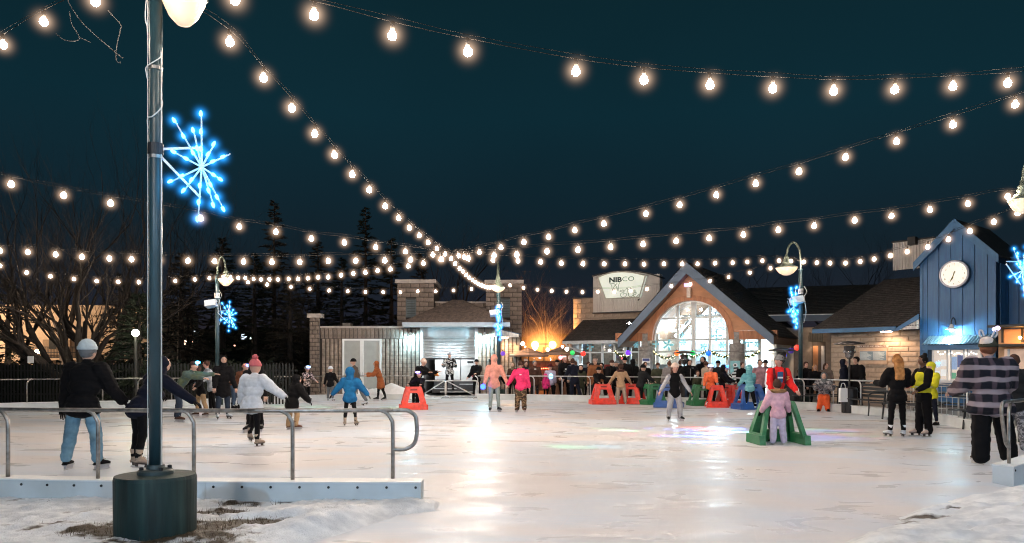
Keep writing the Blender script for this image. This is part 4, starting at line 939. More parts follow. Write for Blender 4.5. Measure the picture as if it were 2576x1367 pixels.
# ================================================================== clock tower building on the right
F2 = Frame(2408, 28.0, 50)
def X2(u, d=0): return F2.S(u, d)
def q2(u, v, d=0): return F2.q(u, v, d)
def W2(u, v, d=0): a = q2(u, v, d); return F2.w(a[0], d, a[1])
BT = empty('clock_tower_building', frame=F2, label='blue boarded gable tower with clock above serving windows', cat='building')
blue = mat('blue_boards', (.020,.105,.255), .5, var=.16, nscale=5, stretch=(4,1,.35), objvar=.07, tint=(.026,.125,.27), bump=.001)
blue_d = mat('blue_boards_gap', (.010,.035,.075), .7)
tl2 = q2(2312, 662); tr2 = q2(2505, 642); ap2 = q2(2403, 562)
x0, x1 = q2(2313,800)[0], q2(2506,800)[0]; hwid = (x1-x0)/2; xc = (x0+x1)/2; zs = (tl2[1]+tr2[1])/2; zap = ap2[1]
zaw = q2(2400,866)[1]
MB().prism([(x0+.01,-.05),(x1-.01,-.05),(x1-.01,zs),(xc,zap-.05),(x0+.01,zs)], .04, 3.0).build('tower_core', blue_d, BT)
# boards
bu = [2312,2321,2352,2369*1.0,2382,2415*1.0,2450,2483,2497,2506]
bu = [2313,2322,2334,2362,2392,2422,2452,2484,2506]
def roofz2(x): return zs+(zap-zs)*(1-abs(x-xc)/hwid)
for a, b in zip(bu, bu[1:]):
    xa_, xb_ = X2(a)+.012, X2(b)-.012; zb_ = zaw if a > 2330 and b < 2490 else 0
    pts = [(xa_, zb_), (xb_, zb_), (xb_, roofz2(xb_)-.02)]+([(xc, zap-.02)] if xa_ < xc < xb_ else [])+[(xa_, roofz2(xa_)-.02)]
    MB().prism(pts, 0.0, .05).build('board', blue, BT)
# barge boards + roof
for s_ in (-1, 1):
    ex = xc+s_*(hwid+.14); ez = zs-.14/hwid*(zap-zs)
    MB().prism([(xc, zap+.14),(ex, ez+.14),(ex, ez-.16),(xc, zap-.22)], -.22, -.16).build('barge_board', mat('blue_trim', (.035,.13,.27), .5, var=.12), BT)
    MB().prism([(xc, zap+.13),(ex, ez+.13),(ex, ez+.05),(xc, zap+.05)], -.155, 3.2).build('roof_slab', shingle_dark, BT)
# right receding side wall with standing seams
for i in range(9):
    xw = x1+.02; y0 = .35+i*.33
    MB().box(x1-.0, x1+.03, y0, y0+.31, 0, zs-.25).build('board', blue, BT)
# neighbouring blue wall to the right (set back)
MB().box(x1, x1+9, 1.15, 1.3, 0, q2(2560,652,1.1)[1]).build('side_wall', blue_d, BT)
for i in range(22):
    MB().box(x1+.05+i*.33, x1+.05+i*.33+.30, 1.10, 1.15, 2.6, q2(2560,652,1.1)[1]).build('board', blue, BT)
MB().box(x1, x1+9, 1.0, 1.4, q2(2560,652,1.1)[1], q2(2560,646,1.1)[1]).build('parapet_cap', mat('blue_trim', (.035,.13,.27), .5, var=.12), BT)
# clock
ck = empty('clock', frame=F2, label='round white wall clock showing about half past six on the blue tower', cat='clock')
cc = q2(2400, 690, -.2); R_c = (q2(2441,690,-.2)[0]-q2(2373,690,-.2)[0])/2; R_c = min(R_c, (q2(2400,656,-.2)[1]-q2(2400,724,-.2)[1])/2*1.0)
R_c = (q2(2400,655,-.2)[1]-q2(2400,724,-.2)[1])/2
ckr = mat('clock_rim', (.55,.55,.62), .4); cface = mat('clock_face', (.85,.82,.76), .5, var=0, emit=(1,.93,.80), es=.55)
MB().lathe([(R_c*1.0,.0),(R_c*1.0,.2),(R_c*1.03,.0)], 40).build('drum', mat('clock_drum',(.05,.09,.14),.5), ck, loc=(cc[0],-.01,cc[1]), rot=(R(90),0,0))
MB().lathe([(R_c*.86,.20),(R_c*.90,.235),(R_c*.98,.235),(R_c*1.02,.20)], 40, cap=False).build('rim', ckr, ck, loc=(cc[0],-.01,cc[1]), rot=(R(90),0,0), smooth=True)
MB().lathe([(0,.212),(R_c*.88,.212),(R_c*.88,.20)], 40, cap=False).build('face', cface, ck, loc=(cc[0],-.01,cc[1]), rot=(R(90),0,0))
cink = mat('clock_ink', (.05,.04,.03), .6)
for h in range(1, 13):
    a = R(90-30*h); text(str(h), R_c*.24, cink, ck, (cc[0]+R_c*.70*math.cos(a), -.226, cc[1]+R_c*.70*math.sin(a)), ext=.002, off=-.0005, name='numeral')
for (ang, ln, wd, nm) in ((90-204, .74, .035, 'minute_hand'), (90-197, .48, .05, 'hour_hand')):
    a = R(ang); c_, s_ = math.cos(a), math.sin(a); y = -.236 if nm[0] == 'm' else -.232
    pts = [(-.22,-wd),( -.22,wd),(.2,wd*.6),(ln*.55,wd*1.2),(ln,0),(ln*.55,-wd*1.2),(.2,-wd*.6)]
    MB().prism([(cc[0]+R_c*(x*c_-z*s_), cc[1]+R_c*(x*s_+z*c_)) for x, z in pts], y, y+.003).build(nm, mat('clock_hand',(.10,.085,.02),.5), ck)
# awning
zA0 = q2(2400,866,-.55)[1]; zA1 = q2(2400,856,0)[1]; xa, xb = q2(2322,866,-.5)[0], q2(2488,866,-.5)[0]+.12
n_ = 44; vs_ = []; fs = []
for i in range(n_+1):
    x = xa+(xb-xa)*i/n_; dz = .018 if i%2 else -.006; vs_ += [(x,-.62,zA0+dz),(x,.0,zA1+.16+dz)]
for i in range(n_): fs.append((2*i,2*i+2,2*i+3,2*i+1))
MB().add(vs_, fs).build('awning', mat('awning_tin', (.30,.42,.50), .35, .5), BT)
MB().box(xa, xb, -.56, -.50, zA0-.20, zA0-.03).build('awning_beam', mat('blue_trim', (.035,.13,.27), .5, var=.12), BT)
for x in (xa+.02, xb-.08): MB().box(x, x+.06, -.50, 0, zA0-.16, zA0-.06).build('awning_bracket', blue, BT)
# serving window
zw1 = q2(2400,878)[1]; zw0 = q2(2400,958)[1]; wx = [X2(u) for u in (2346,2386,2391,2428,2433,2472)]
for i in range(3):
    a, b = wx[2*i], wx[2*i+1]; wdw = empty('window'); wdw.parent = BT; t = .05
    mb = MB(); mb.box(a,a+t,-.06,.0,zw0,zw1); mb.box(b-t,b,-.06,.0,zw0,zw1); mb.box(a+t,b-t,-.058,.0,zw1-t,zw1); mb.box(a+t,b-t,-.058,.0,zw0,zw0+t); mb.build('frame', white_paint, wdw)
    MB().box(a+t,b-t,-.02,-.012,zw0+t,zw1-t).build('pane', glass('pane_booth', (1,1,1), .10, .95), wdw)
MB().box(wx[0]-.1, wx[5]+.1, -.14, .0, zw0-.08, zw0-.002).build('sill', white_paint, BT)
MB().box(X2(2322), X2(2500), -.03, .0, 0, zw0-.09).build('counter_front', blue, BT)
MB().box(wx[0]-.06, wx[5]+.06, -.03, .0, zw1+.002, zw1+.10).build('window_head', blue_d, BT)
# the core sits behind the window: papers and posters pinned there
bk = mat('booth_back', (.50,.46,.42), .6, emit=(1,.85,.72), es=.75)  # emission painted in to stand for the light inside the booth
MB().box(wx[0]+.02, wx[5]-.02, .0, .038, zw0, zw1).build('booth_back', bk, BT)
pcs = ((.05,.35,.12,.30,(.75,.80,.83)),(.42,.78,.15,.35,(.78,.8,.8)),(.05,.40,.42,.60,(.55,.68,.80)),(.45,.80,.45,.66,(.76,.8,.82)),
       (1.0,1.4,.35,.75,(.30,.42,.62)),(1.42,1.75,.42,.80,(.10,.13,.28)),(1.05,1.35,.06,.25,(.12,.35,.22)),(1.45,1.78,.05,.3,(.65,.55,.35)),
       (2.05,2.3,.45,.65,(.55,.35,.45)),(2.35,2.6,.5,.75,(.55,.12,.3)),(2.1,2.35,.25,.42,(.6,.3,.42)),(2.4,2.7,.15,.38,(.8,.78,.8)),(2.0,2.6,.72,.95,(.55,.5,.48)))
hW = wx[5]-wx[0]; hH = zw1-zw0
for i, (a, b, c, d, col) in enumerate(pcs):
    MB().box(wx[0]+.05+a/2.8*(hW-.1), wx[0]+.05+b/2.8*(hW-.1), -.006, -.001, zw0+c*hH, zw0+d*hH).build('notice', mat('notice_%d'%i, col, .5, var=.15, nscale=18, emit=col, es=.85), BT)  # paper colours emit too, in place of booth light
fairy('string of sparkling bulbs across the top of the serving window', [F2.w(wx[0]+.2+i*(hW-.4)/16, -.008-.0, zw1-.10-.10*abs(math.sin(i*1.1))) for i in range(17)], .018)
gooseneck('gooseneck lamp glowing pale blue on the clock tower above the awning', F2.w(X2(2404), 0, q2(2394,822)[1]+.05), -F2.a, (.50,.86,1.0), 150, 1.25, shade=white_paint)
# low wing left of the tower
xw0 = X2(2090, .3); xw1 = x0-.02; WD = .3
zev = q2(2240, 832, -.45)[1]
MB().box(xw0, xw1, WD+.03, WD+4, -.05, zev+.02).build('wing_wall', mat('tan_mortar', (.29,.225,.17), .9), BT)
nb = blocks(BT, xw0, xw1, 0, zev, WD+.025, bw=.62, bh=.205, m_=tanwall, name='block')
exl = X2(2043,-.5); exr = X2(2243,-.5)
MB().box(exl, X2(2252,-.5), -.5, -.44, zev-.02, zev+.15).build('fascia', mat('blue_trim', (.035,.13,.27), .5, var=.12), BT)
MB().box(exl, X2(2252,-.5), -.44, WD+.02, zev, zev+.03).build('soffit', soff, BT)
# small gable return next to the tower
g0 = q2(2243, 838, -.5); g1 = q2(2312, 838, -.5); g2_ = q2(2312, 790, -.5)
corrugated(BT, (q2(2256,838,-.5)[0], g1[0]), (lambda x: zev+.02, lambda x: zev+.03+(x-q2(2256,838,-.5)[0])/(g1[0]-q2(2256,838,-.5)[0])*(g2_[1]-zev-.22)), -.5, .09, .02, mat('pale_corrugated', (.60,.58,.55), .5, .2), 'gable_sheet')
MB().prism([(g0[0],zev-.03),(q2(2258,838,-.5)[0],zev-.03),(g1[0],g2_[1]-.20),(g1[0],g2_[1])], -.56, -.50).build('barge_board', mat('blue_trim', (.035,.13,.27), .5, var=.12), BT)
rdg = q2(2226, 704, 3.2); rdr = q2(2316, 704, 3.2)
shingle_roof(BT, ((exl,-.52,zev+.16),(X2(2312,-.5),-.52,zev+.16),(rdr[0]+.3,3.2,rdg[1]),(rdg[0],3.2,rdg[1])), shingle_dark, 26, 34, lift=.018)
MB().add([(exl,-.52,zev+.15),(rdg[0],3.2,rdg[1]),(exl+.5,7,zev+.15)],[(0,1,2)]).build('roof_end', shingle_dark, BT)
# corrugated screen above
c0 = q2(2246, 681, 3.0); c1 = q2(2352, 676, 3.0); ct0 = q2(2246, 612, 3.0)[1]
corrugated(BT, (c0[0], c1[0]), (lambda x: c0[1], lambda x: ct0), 3.0, .11, .03, sm, 'roof_screen')
MB().box(c0[0]-.03, c1[0], 2.94, 3.3, ct0, ct0+.06).build('screen_cap', dark, BT)
MB().cbox((q2(2296,607,2.8)[0],2.8,q2(2296,607,2.8)[1]), .3,.3,.32).build('beacon_box', dark, BT)
MB().lathe([(0,0),(.2,0),(.2,.03),(0,.03)],14,cap=False).build('downlight', emis('downlight_warm', (1,.70,.45), 30), BT, loc=(X2(2228,-.15),-.1,zev-.035))
ld = bpy.data.lights.new('downlight', 'SPOT'); ld.energy = 130; ld.color = (1,.62,.36); ld.spot_size = R(140); ld.shadow_soft_size = .12
lo = bpy.data.objects.new('downlight_light', ld); C.objects.link(lo); lo.location = F2.w(X2(2238,-.2), -.2, zev-.06)
# rules board
rb = empty('notice_board', frame=F2, label='pool rules board with blue text panel on the tan block wall', cat='notice board')
RB0 = q2(2163, 900, WD); r1_ = q2(2233, 900, WD)
zt_, zm1, zm0, zb_ = q2(2200,868,WD)[1], q2(2200,884,WD)[1], q2(2200,907,WD)[1], q2(2200,917,WD)[1]
MB().box(RB0[0], r1_[0], WD-.06, WD-.01, zb_, zt_).build('panel', mat('board_tan', (.42,.31,.23), .6), rb)
MB().box(RB0[0]+.03, r1_[0]-.03, WD-.07, WD-.062, zm0, zm1).build('text_panel', mat('board_blue', (.13,.20,.26), .5), rb)
tl_m = mat('board_text', (.45,.52,.56), .6)
mb = MB(); hw_ = (r1_[0]-RB0[0])/2-.05
for i in range(14):
    z = zm1-.03-i*(zm1-zm0-.05)/13.5
    for c in (0, 1): a = RB0[0]+.05+c*hw_*1.02; mb.box(a, a+hw_*random.uniform(.55,.94), WD-.073, WD-.0705, z-.008, z+.006)
mb.build('printed_lines', tl_m, rb)
text('POOL RULES AND REGULATIONS', .088, mat('board_white',(.6,.55,.5),.6), rb, ((RB0[0]+r1_[0])/2, WD-.066, zt_-.06), ext=.002, sx=.95)
MB().box(RB0[0]+.01, r1_[0]-.01, WD-.0635, WD-.0605, zt_-.11, zt_-.01).build('title_band', mat('board_brown',(.12,.07,.05),.6), rb)
# ---- link building between pavilion and tower wing
FL = Frame(1960, 38.0, 18); BL = empty('link_building', frame=FL, label='dim low link building between the pavilion and the tower wing', cat='building')
lg = mat('grey_render', (.17,.155,.145), .9, var=.2, nscale=5, bump=.004)
a0 = FL.S(1940); a1 = FL.S(2120)
MB().box(a0, a1, 0, .2, -.05, 3.3).build('wall', lg, BL)
MB().box(FL.S(1885,-.6), a1+1, -.6, -.5, FL.q(1990,806,-.6)[1]-.05, FL.q(1990,799,-.6)[1]+.1).build('fascia', fascia_blue, BL)
MB().box(FL.S(1885,-.62), a1+1, -.66, -.6, FL.q(1990,799,-.6)[1]+.1, FL.q(1990,799,-.6)[1]+.14).build('drip_edge', white_paint, BL)
zf = FL.q(1990,799,-.6)[1]+.14
shingle_roof(BL, ((FL.S(1870,-.6),-.6,zf),(a1+2.5,-.6,zf),(FL.S(2330,6),6,FL.q(1990,722,6)[1]),(FL.S(1880,6),6,FL.q(1990,722,6)[1])), shingle_dark, 20, 40)
corrugated(BL, (FL.S(1917,-.3), FL.S(1945,-.3)), (lambda x: FL.q(1930,824,-.3)[1], lambda x: FL.q(1930,800,-.3)[1]), -.3, .09, .02, mat('pale_corrugated', (.60,.58,.55), .5, .2), 'corrugated_panel')
MB().box(FL.S(1934,-.1), FL.S(1957,-.1), -.1, 0, 1.7, FL.q(1940,803,0)[1]).build('tan_panel', tanwall, BL)
corrugated(BL, (FL.S(2034,-.5), FL.S(2072,-.5)), (lambda x: FL.q(2050,861,-.5)[1], lambda x: FL.q(2050,836,-.5)[1]), -.5, .1, .025, mat('tan_corrugated', (.33,.27,.2), .6), 'eave_screen')
MB().box(FL.S(1965,-.03), FL.S(1976,-.03), -.06, 0, .1, 2.35).build('light_strip', white_paint, BL)
# lit doorway
MB().box(FL.S(2042), FL.S(2077), -.02, .0, 0, 2.6).build('doorway', mat('door_dark', (.05,.04,.035), .6), BL)
MB().box(FL.S(2045), FL.S(2058), -.05, -.02, 0, 2.4).build('door_leaf', mat('door_glass_warm', (.3,.15,.07), .5), BL)
MB().box(FL.S(2066), FL.S(2074), -.06, -.02, 0, 2.4).build('door_leaf', mat('door_glass_cool', (.35,.38,.42), .5), BL)
ld = bpy.data.lights.new('downlight', 'SPOT'); ld.energy = 60; ld.color = (1,.6,.35); ld.spot_size = R(100); ld.shadow_soft_size = .1
lo = bpy.data.objects.new('downlight_light', ld); C.objects.link(lo); lo.location = FL.w(FL.S(2053,-.35), -.35, 2.75)
MB().lathe([(0,0),(.14,0),(.14,.03),(0,.03)],14,cap=False).build('downlight', emis('downlight_warm', (1,.70,.45), 30), BL, loc=(FL.S(2053,-.35),-.35,2.78))
# ------------------------------------------------------------------ lamp posts and festoon strings
lampglass = mat('lamp_diffuser', (.85,.62,.42), .5, var=.05, emit=(1,.70,.44), es=.55)
lampshade = mat('lamp_shade', (.16,.19,.15), .45, .3, var=.15)
def pendant_lamp(e, sgn, H, reach, rad, drop):
    """swan neck arm with bell lamp; sgn -1 lamp to the left"""
    cur = [(0,0,H-.35),(0,0,H+.0),(sgn*reach*.12,0,H+.42),(sgn*reach*.5,0,H+.62),(sgn*reach*.88,0,H+.42),(sgn*reach,0,H+.10)]
    MB().tube(catmull(cur, 5), .035, 9).build('arm', lampshade, e, smooth=True)
    zt = H+.10; h = empty('lamp_head', (sgn*reach, 0, zt)); h.parent = e
    MB().lathe([(.05,.08),(.06,0),(.10,-.02),(.08,-.05),(.12,-.10),(.10,-.14),(.16,-.2),(.14,-.24),(rad*.55,-drop*.75),(rad,-drop),(rad*1.04,-drop-.02),(rad*.98,-drop-.02)], 26).build('shade', lampshade, h, smooth=True)
    MB().lathe([(rad*.98,-drop-.02),(rad*.9,-drop-.08),(rad*.62,-drop-.20),(rad*.3,-drop-.27),(.0,-drop-.285)], 26, cap=False).build('diffuser', lampglass, h, smooth=True)
    return h
def base(e, r_, h_):
    MB().lathe([(r_,-.1),(r_*1.0,.05),(r_*1.01,h_-.03),(r_*.985,h_),(r_*.3,h_+.008)], 48).build('footing', concrete_paint, e, smooth=False)
    MB().lathe([(r_*.45,h_),(r_*.45,h_+.035),(r_*.40,h_+.05),(r_*.24,h_+.055),(r_*.22,h_+.09)], 26).build('base_plate', mat('base_plate_metal',(.035,.05,.05),.5,.3), e)
    bm_ = MB().lathe([(.02,0),(.02,.04),(0,.045)], 6, cap=False).mesh('bolt', dark)
    for k in range(4): link('bolt', bm_, e, (r_*.36*math.cos(R(45+90*k)), r_*.36*math.sin(R(45+90*k)), h_+.035))
# post 0, near left
Y0 = 7.02; x0_ = (391.5-1288)/FP*Y0
P0 = empty('lamp_post', (x0_, Y0, 0), 0, 'big near green lamp post on a round dark concrete footing with the blue snowflake', 'lamp post', 'lamp posts around the rink')
base(P0, .345, .545)
MB().lathe([(.056,.6),(.056,5.2)], 18).build('pole', pole_green, P0, smooth=True)
lh = pendant_lamp(P0, 1, 4.95, (462-391.5)/FP*Y0, .20, .16)
for z in (4.22, 3.42): MB().lathe([(.060,-.015),(.060,.015)], 18).build('strap', steel, P0, loc=(0,0,z))
MB().lathe([(.068,-.05),(.068,.05)], 18).build('clamp', dark, P0, loc=(0,0,CAMH+(HZ-376)/FP*Y0))
wr = mat('white_wire', (.55,.55,.52), .5, var=0)
def zz(v): return CAMH+(HZ-v)/FP*Y0
MB().tube([(-.062,-.02,zz(0)),(-.062,-.02,zz(600)),(-.062,-.02,zz(1180))], .004, 5).build('conduit_wire', wr, P0)
MB().tube([(.060,-.02,zz(130)),(.060,-.02,zz(600)),(.060,-.02,zz(1180))], .0045, 5).build('conduit_wire', wr, P0)
MB().tube(catmull([(.06,-.03,zz(135)),(.066,-.05,zz(150)),(0,-.066,zz(165)),(-.066,-.04,zz(174)),(-.068,-.03,zz(190)),(-.06,-.02,zz(205))],4), .0055, 5).build('wrapped_wire', wr, P0)
MB().tube(catmull([(.06,-.02,zz(250)),(.075,-.03,zz(262)),(.068,-.05,zz(278)),(.0,-.06,zz(298)),(-.05,-.045,zz(302)),(-.06,-.02,zz(325))],4), .0055, 5).build('wrapped_wire', wr, P0)
MB().tube(catmull([(-.075,-.02,zz(0)),(-.085,-.02,zz(45)),(-.066,-.02,zz(70)),(-.062,-.02,zz(90))],4), .0055, 5).build('wrapped_wire', wr, P0)
def post(u, Y, gr, label, top=None, lamp=None, box=True, H=4.85, r_=.075, boxside=-1):
    e = empty('lamp_post', ((u-1288)/FP*Y, Y, 0), 0, label, 'lamp post', 'lamp posts around the rink')
    base(e, .3, .4)
    m_ = pole_green
    MB().lathe([(r_,.4),(r_,3.35),(r_*.95,3.36),(r_*.95,H)], 14).build('pole', m_, e, smooth=True)
    zb_ = 3.9
    if box:
        f = empty('flood_box', (boxside*.18*1, -.1, H-1.1)); f.parent = e; f.rotation_euler = (R(-12),R(8*boxside),0)
        MB().box(-.21,.21,-.16,.16,-.13,.11).build('housing', mat('speaker_housing', (.35,.38,.42), .5), f)
        MB().box(-.19,.19,-.17,-.162,-.11,.09).build('grille', mat('speaker_grille', (.45,.55,.62), .5, var=.1), f)
        MB().box(.0,.55*0+.25,-.02,.02,-.03,.03).build('bracket', dark, f)
    MB().lathe([(r_*1.25,-.05),(r_*1.25,.05)], 14).build('clamp', steel_far, e, loc=(0,0,H-.75))
    MB().lathe([(r_*1.25,-.03),(r_*1.25,.03)], 14).build('clamp', steel_far, e, loc=(0,0,H-.85))
    MB().tube(catmull([(r_+.02,-.05,H-.6),(r_+.12,-.08,H-.8),(r_+.03,-.06,H-1.0),(r_+.1,-.06,H-1.5),(r_+.02,-.05,H-1.9)],4), .010, 5).build('cable', wr, e)
    return e
p1 = post(1254, 34.6, None, 'far middle lamp post seen edge on between the garage and the rink', H=4.9, r_=.085)
# post 1 has its lamp arm pointing at the viewer
MB().tube(catmull([(0,0,4.7),(0,0,5.2),(0,-.15,5.65),(0,-.6,5.85),(0,-1.0,5.6),(0,-1.05,5.25)],4), .04, 8).build('arm', lampshade, p1, smooth=True)
h = empty('lamp_head', (0,-1.05,5.2)); h.parent = p1
MB().lathe([(.04,.75),(.06,.2),(.10,.0),(.09,-.05),(.13,-.1),(.11,-.14),(.2,-.24),(.30,-.36),(.31,-.38)], 20).build('shade', lampshade, h, smooth=True)
MB().lathe([(.30,-.38),(.25,-.46),(.1,-.56),(0,-.58)], 20, cap=False).build('diffuser', lampglass, h, smooth=True)
p2 = post(546.5, 29.2, None, 'far left lamp post with a snowflake in front of the dark trees', H=4.9)
pendant_lamp(p2, 1, 4.95, .32, .28, .30)
p3 = post(2014, 27.6, None, 'lamp post with swan neck lamp standing between the pavilion and the tan wall', H=4.9)
pendant_lamp(p3, -1, 5.25, .50, .38, .38)
p4 = post(2606, 15.2, None, 'lamp post at the right edge whose lamp and snowflake reach into view', H=4.9, box=False)
pendant_lamp(p4, -1, 4.95, (2606-2586)/FP*15.2+.1, .26, .28)
P5xy = (8.0, 10.4); P6xy = (-9.6, 12.6); P7xy = (-17.0, 20.0)
def plain_post(xy, label):
    e = empty('lamp_post', (xy[0], xy[1], 0), 0, label, 'lamp post', 'lamp posts around the rink'); base(e, .34, .5)
    MB().lathe([(.06,.5),(.06,5.4)], 12).build('pole', pole_green, e, smooth=True); return e
plain_post(P5xy, 'lamp post just outside the right edge holding the upper strings'); plain_post(P6xy, 'lamp post outside the left edge holding the upper left strings')
plain_post((-19.5,18.5), 'lamp post far outside the left edge holding the low strings')

# string: plan ends given as (x,y); each bulb placed where the photograph shows it on that vertical plane
bulb_me = MB(); bulb_me.lathe([(.0,.052),(.017,.046),(.024,.030),(.039,.008),(.044,-.014),(.039,-.036),(.024,-.052),(0,-.058)], 10, cap=False); bulb_meshes = [bulb_me.mesh('bulb', m_, True) for m_ in bulb_ms]; dead_me = bulb_me.mesh('bulb', dead_m, True); bulb_me = bulb_meshes[0]
halo_me = MB().ball((0,0,0), HALO_R, 14, 9).mesh('glow_halo', glow_volume('warm_glow', (1,.66,.44), HALO, HALO_R), True)  # halo of added emission, not a glass globe
sock_me = MB().lathe([(.020,.0),(.024,.02),(.022,.07),(.010,.085)], 8).mesh('socket', socket_m, True)
def string(label, A, B, pts, ends=(None, None), sc=1.0):
    A = Vector(A); B = Vector(B); D = B-A; e = empty('string_lights', (0,0,0), 0, label, 'string lights', 'festoon strings of warm bulbs over the rink'); W = []
    for (u, v) in pts:
        k = (u-1288)/FP; t = (A.x-k*A.y)/(k*D.y-D.x); Y = A.y+t*D.y; W.append(P(u, v, Y))
    for p_ in W:
        s_ = link('socket', sock_me, e, (p_.x, p_.y, p_.z+.045)); b_ = link('bulb', random.choice(bulb_meshes), e, p_); h_ = link('glow_halo', halo_me, b_)
        s_.scale = b_.scale = (sc,)*3; b_.rotation_euler = s_.rotation_euler = (random.uniform(-.12,.12), random.uniform(-.12,.12), 0)
    up = Vector((0,0,.125*sc)); cabs = [p_+up for p_ in W]
    if ends[0] is not None: cabs = [Vector(ends[0])]+cabs
    if ends[1] is not None: cabs = cabs+[Vector(ends[1])]
    MB().tube(catmull(cabs, 4), .0042, 5).build('cable', cable_m, e)
    # steel support wire sagging a little differently
    w2 = [p_+Vector((0,0,.02+.035*abs(math.sin(i*1.7)))) for i, p_ in enumerate(cabs)]
    MB().tube(catmull(w2, 4), .0032, 4).build('support_wire', cable_m, e)
    return W
P0t = (x0_, Y0); P1t = ((1254-1288)/FP*34.6, 34.4); P2t = ((546.5-1288)/FP*29.2, 29.2); P3t = ((2014-1288)/FP*27.6, 27.6); P4t = ((2606-1288)/FP*15.2, 15.2)
def pt(xy, z): return (xy[0], xy[1], z)
string('upper string running right from the near lamp post across the top of the sky', P0t, P5xy, [(591,-3),(790,36),(987,87),(1177,128),(1449,178),(1620,199),(1786,212),(1944,221),(2097,227),(2251,224),(2397,216),(2535,208),(2665,196)], (pt(P0t,5.0), pt(P5xy,5.3)))
string('steep string dropping from the near lamp to the far middle post', P0t, P1t, [(578,104),(663,195),(734,271),(792,336),(841,389),(886,438),(929,477),(969,518),(1003,548),(1030,573),(1055,592),(1077,610),(1099,625),(1120,639),(1135,650),(1145,663),(1156,675),(1165,683),(1173,692),(1181,699),(1189,705),(1196,710),(1203,714),(1209,717),(1214,719),(1219,721),(1224,722.5),(1229,723),(1233,723.5),(1237,723),(1241,722),(1245,721),(1249,719.5),(1253,718)], (pt(P0t,5.0), pt(P1t,4.95)))
string('long string climbing from the far left post to the upper right corner', P2t, P5xy, [(562,697),(580,698),(599,699),(617,700),(638,702),(657,703),(678,703),(699,703),(726,702),(750,702),(775,700),(800,698),(826,697),(858,692),(889,688),(919,685),(950,681),(982,677),(1027,669),(1065,662),(1109,652),(1154,643),(1206,634),(1260,622),(1318,609),(1380,596),(1446,579),(1519,562),(1625,537),(1710,515),(1802,490),(1901,461),(2010,431),(2127,395),(2255,355),(2397,313),(2554,262),(2690,215)], (pt(P2t,4.85), pt(P5xy,5.3)))
string('left string sagging behind the near post and on to the swan neck lamp', P6xy, P3t, [(-90,432),(28,463),(160,491),(278,511),(392,530),(505,549),(602,570),(694,583),(783,600),(866,610),(945,622),(1020,633),(1089,641),(1168,646),(1240,654),(1303,656),(1360,659),(1412,662),(1467,663),(1520,664),(1572,664),(1620,665),(1670,664),(1716,664),(1755,664),(1799,662),(1843,661),(1880,659),(1918,656),(1960,656)], (pt(P6xy,5.1), pt(P3t,5.2)))
string('string from the far left edge across to the post at the right edge', (-19.5,18.5), P4t, [(0,631),(70,634),(140,640),(206,646),(275,650),(331,652),(400,655),(473,656),(540,657),(613,658),(684,659),(754,659),(826,656),(895,656),(968,655),(1033,653),(1110,652),(1178,650),(1243,642),(1300,640),(1376,632),(1454,628),(1536,621),(1618,614),(1701,606),(1784,599),(1870,590),(1958,578),(2048,568),(2150,554),(2243,543),(2339,527),(2435,512),(2535,494)], (None, pt(P4t,4.8)))
string('low left string ending at the far left post', (-19.6,18.6), P2t, [(0,669),(67,686),(127,695),(186,702),(243,707),(297,709),(349,710),(392,709),(441,707),(490,703),(527,700),(545,699)], (None, pt(P2t,4.85)))
string('low string between the far left post and the far middle post', P2t, P1t, [(582,704),(624,710),(672,716),(732,722),(779,727),(828,731),(875,733),(919,735),(964,735),(1007,735),(1051,733),(1096,733),(1141,731),(1186,727),(1226,723)], (pt(P2t,4.85), pt(P1t,4.95)))
string('low string from the far middle post passing the cream sign to the swan neck lamp', P1t, P3t, [(1283,718),(1317,724),(1352,729),(1388,732),(1425,734),(1465,735),(1504,734),(1545,734),(1587,732),(1628,727),(1689,720),(1737,715),(1786,707),(1833,697),(1886,686),(1938,675),(1980,664)], (pt(P1t,4.95), pt(P3t,5.2)))
string('string from the swan neck lamp past the clock tower gable to the right edge', P3t, P4t, [(1990,657),(2022,659),(2055,661),(2088,662),(2127,662),(2164,658),(2199,652),(2240,643),(2282,633),(2334,621),(2386,602),(2440,581),(2500,558),(2560,536)], (pt(P3t,5.2), pt(P4t,4.8)))
string('short string at the top left corner with stray dangling wires', P0t, P6xy, [(240,2),(110,53),(8,112),(-75,170),(-150,230)], (pt(P0t,5.0), pt(P6xy,5.1)))
# strings that carry on round the near side, behind the viewer
PB1 = (-5.0, -6.0); PB2 = (6.5, -5.0)
for nm, a, b in (('string behind the viewer on the left side', P0t, PB1), ('string behind the viewer on the right side', P5xy, PB2), ('string crossing behind the viewer', PB1, PB2)):
    e = empty('string_lights', (0,0,0), 0, nm, 'string lights', 'festoon strings of warm bulbs over the rink'); A = Vector((*a, 5.0)); B = Vector((*b, 5.0)); cab = []
    for i in range(1, 16):
        t = i/16; p_ = A.lerp(B, t); p_.z -= 4*.45*t*(1-t); cab.append(p_); link('bulb', bulb_me, e, p_); link('socket', sock_me, e, (p_.x, p_.y, p_.z+.045))
    MB().tube([A]+[c+Vector((0,0,.12)) for c in cab]+[B], .006, 5).build('cable', cable_m, e)
for xy, nm in ((PB1, 'added post with fill lamp, unseen behind the viewer on the left'), (PB2, 'added post with fill lamp, unseen behind the viewer on the right')):
    e = plain_post(xy, nm); pendant_lamp(e, 1 if xy[0] < 0 else -1, 4.95, .5, .26, .28)
    ld = bpy.data.lights.new('fill_lamp', 'POINT'); ld.energy = FILL_LAMP; ld.color = (.40,.70,1); ld.shadow_soft_size = .25  # added cool fill for kerb and snow, on unseen posts
    lo = bpy.data.objects.new('fill_lamp_light', ld); C.objects.link(lo); lo.parent = e; lo.location = (.5 if xy[0] < 0 else -.5, 0, 4.35)
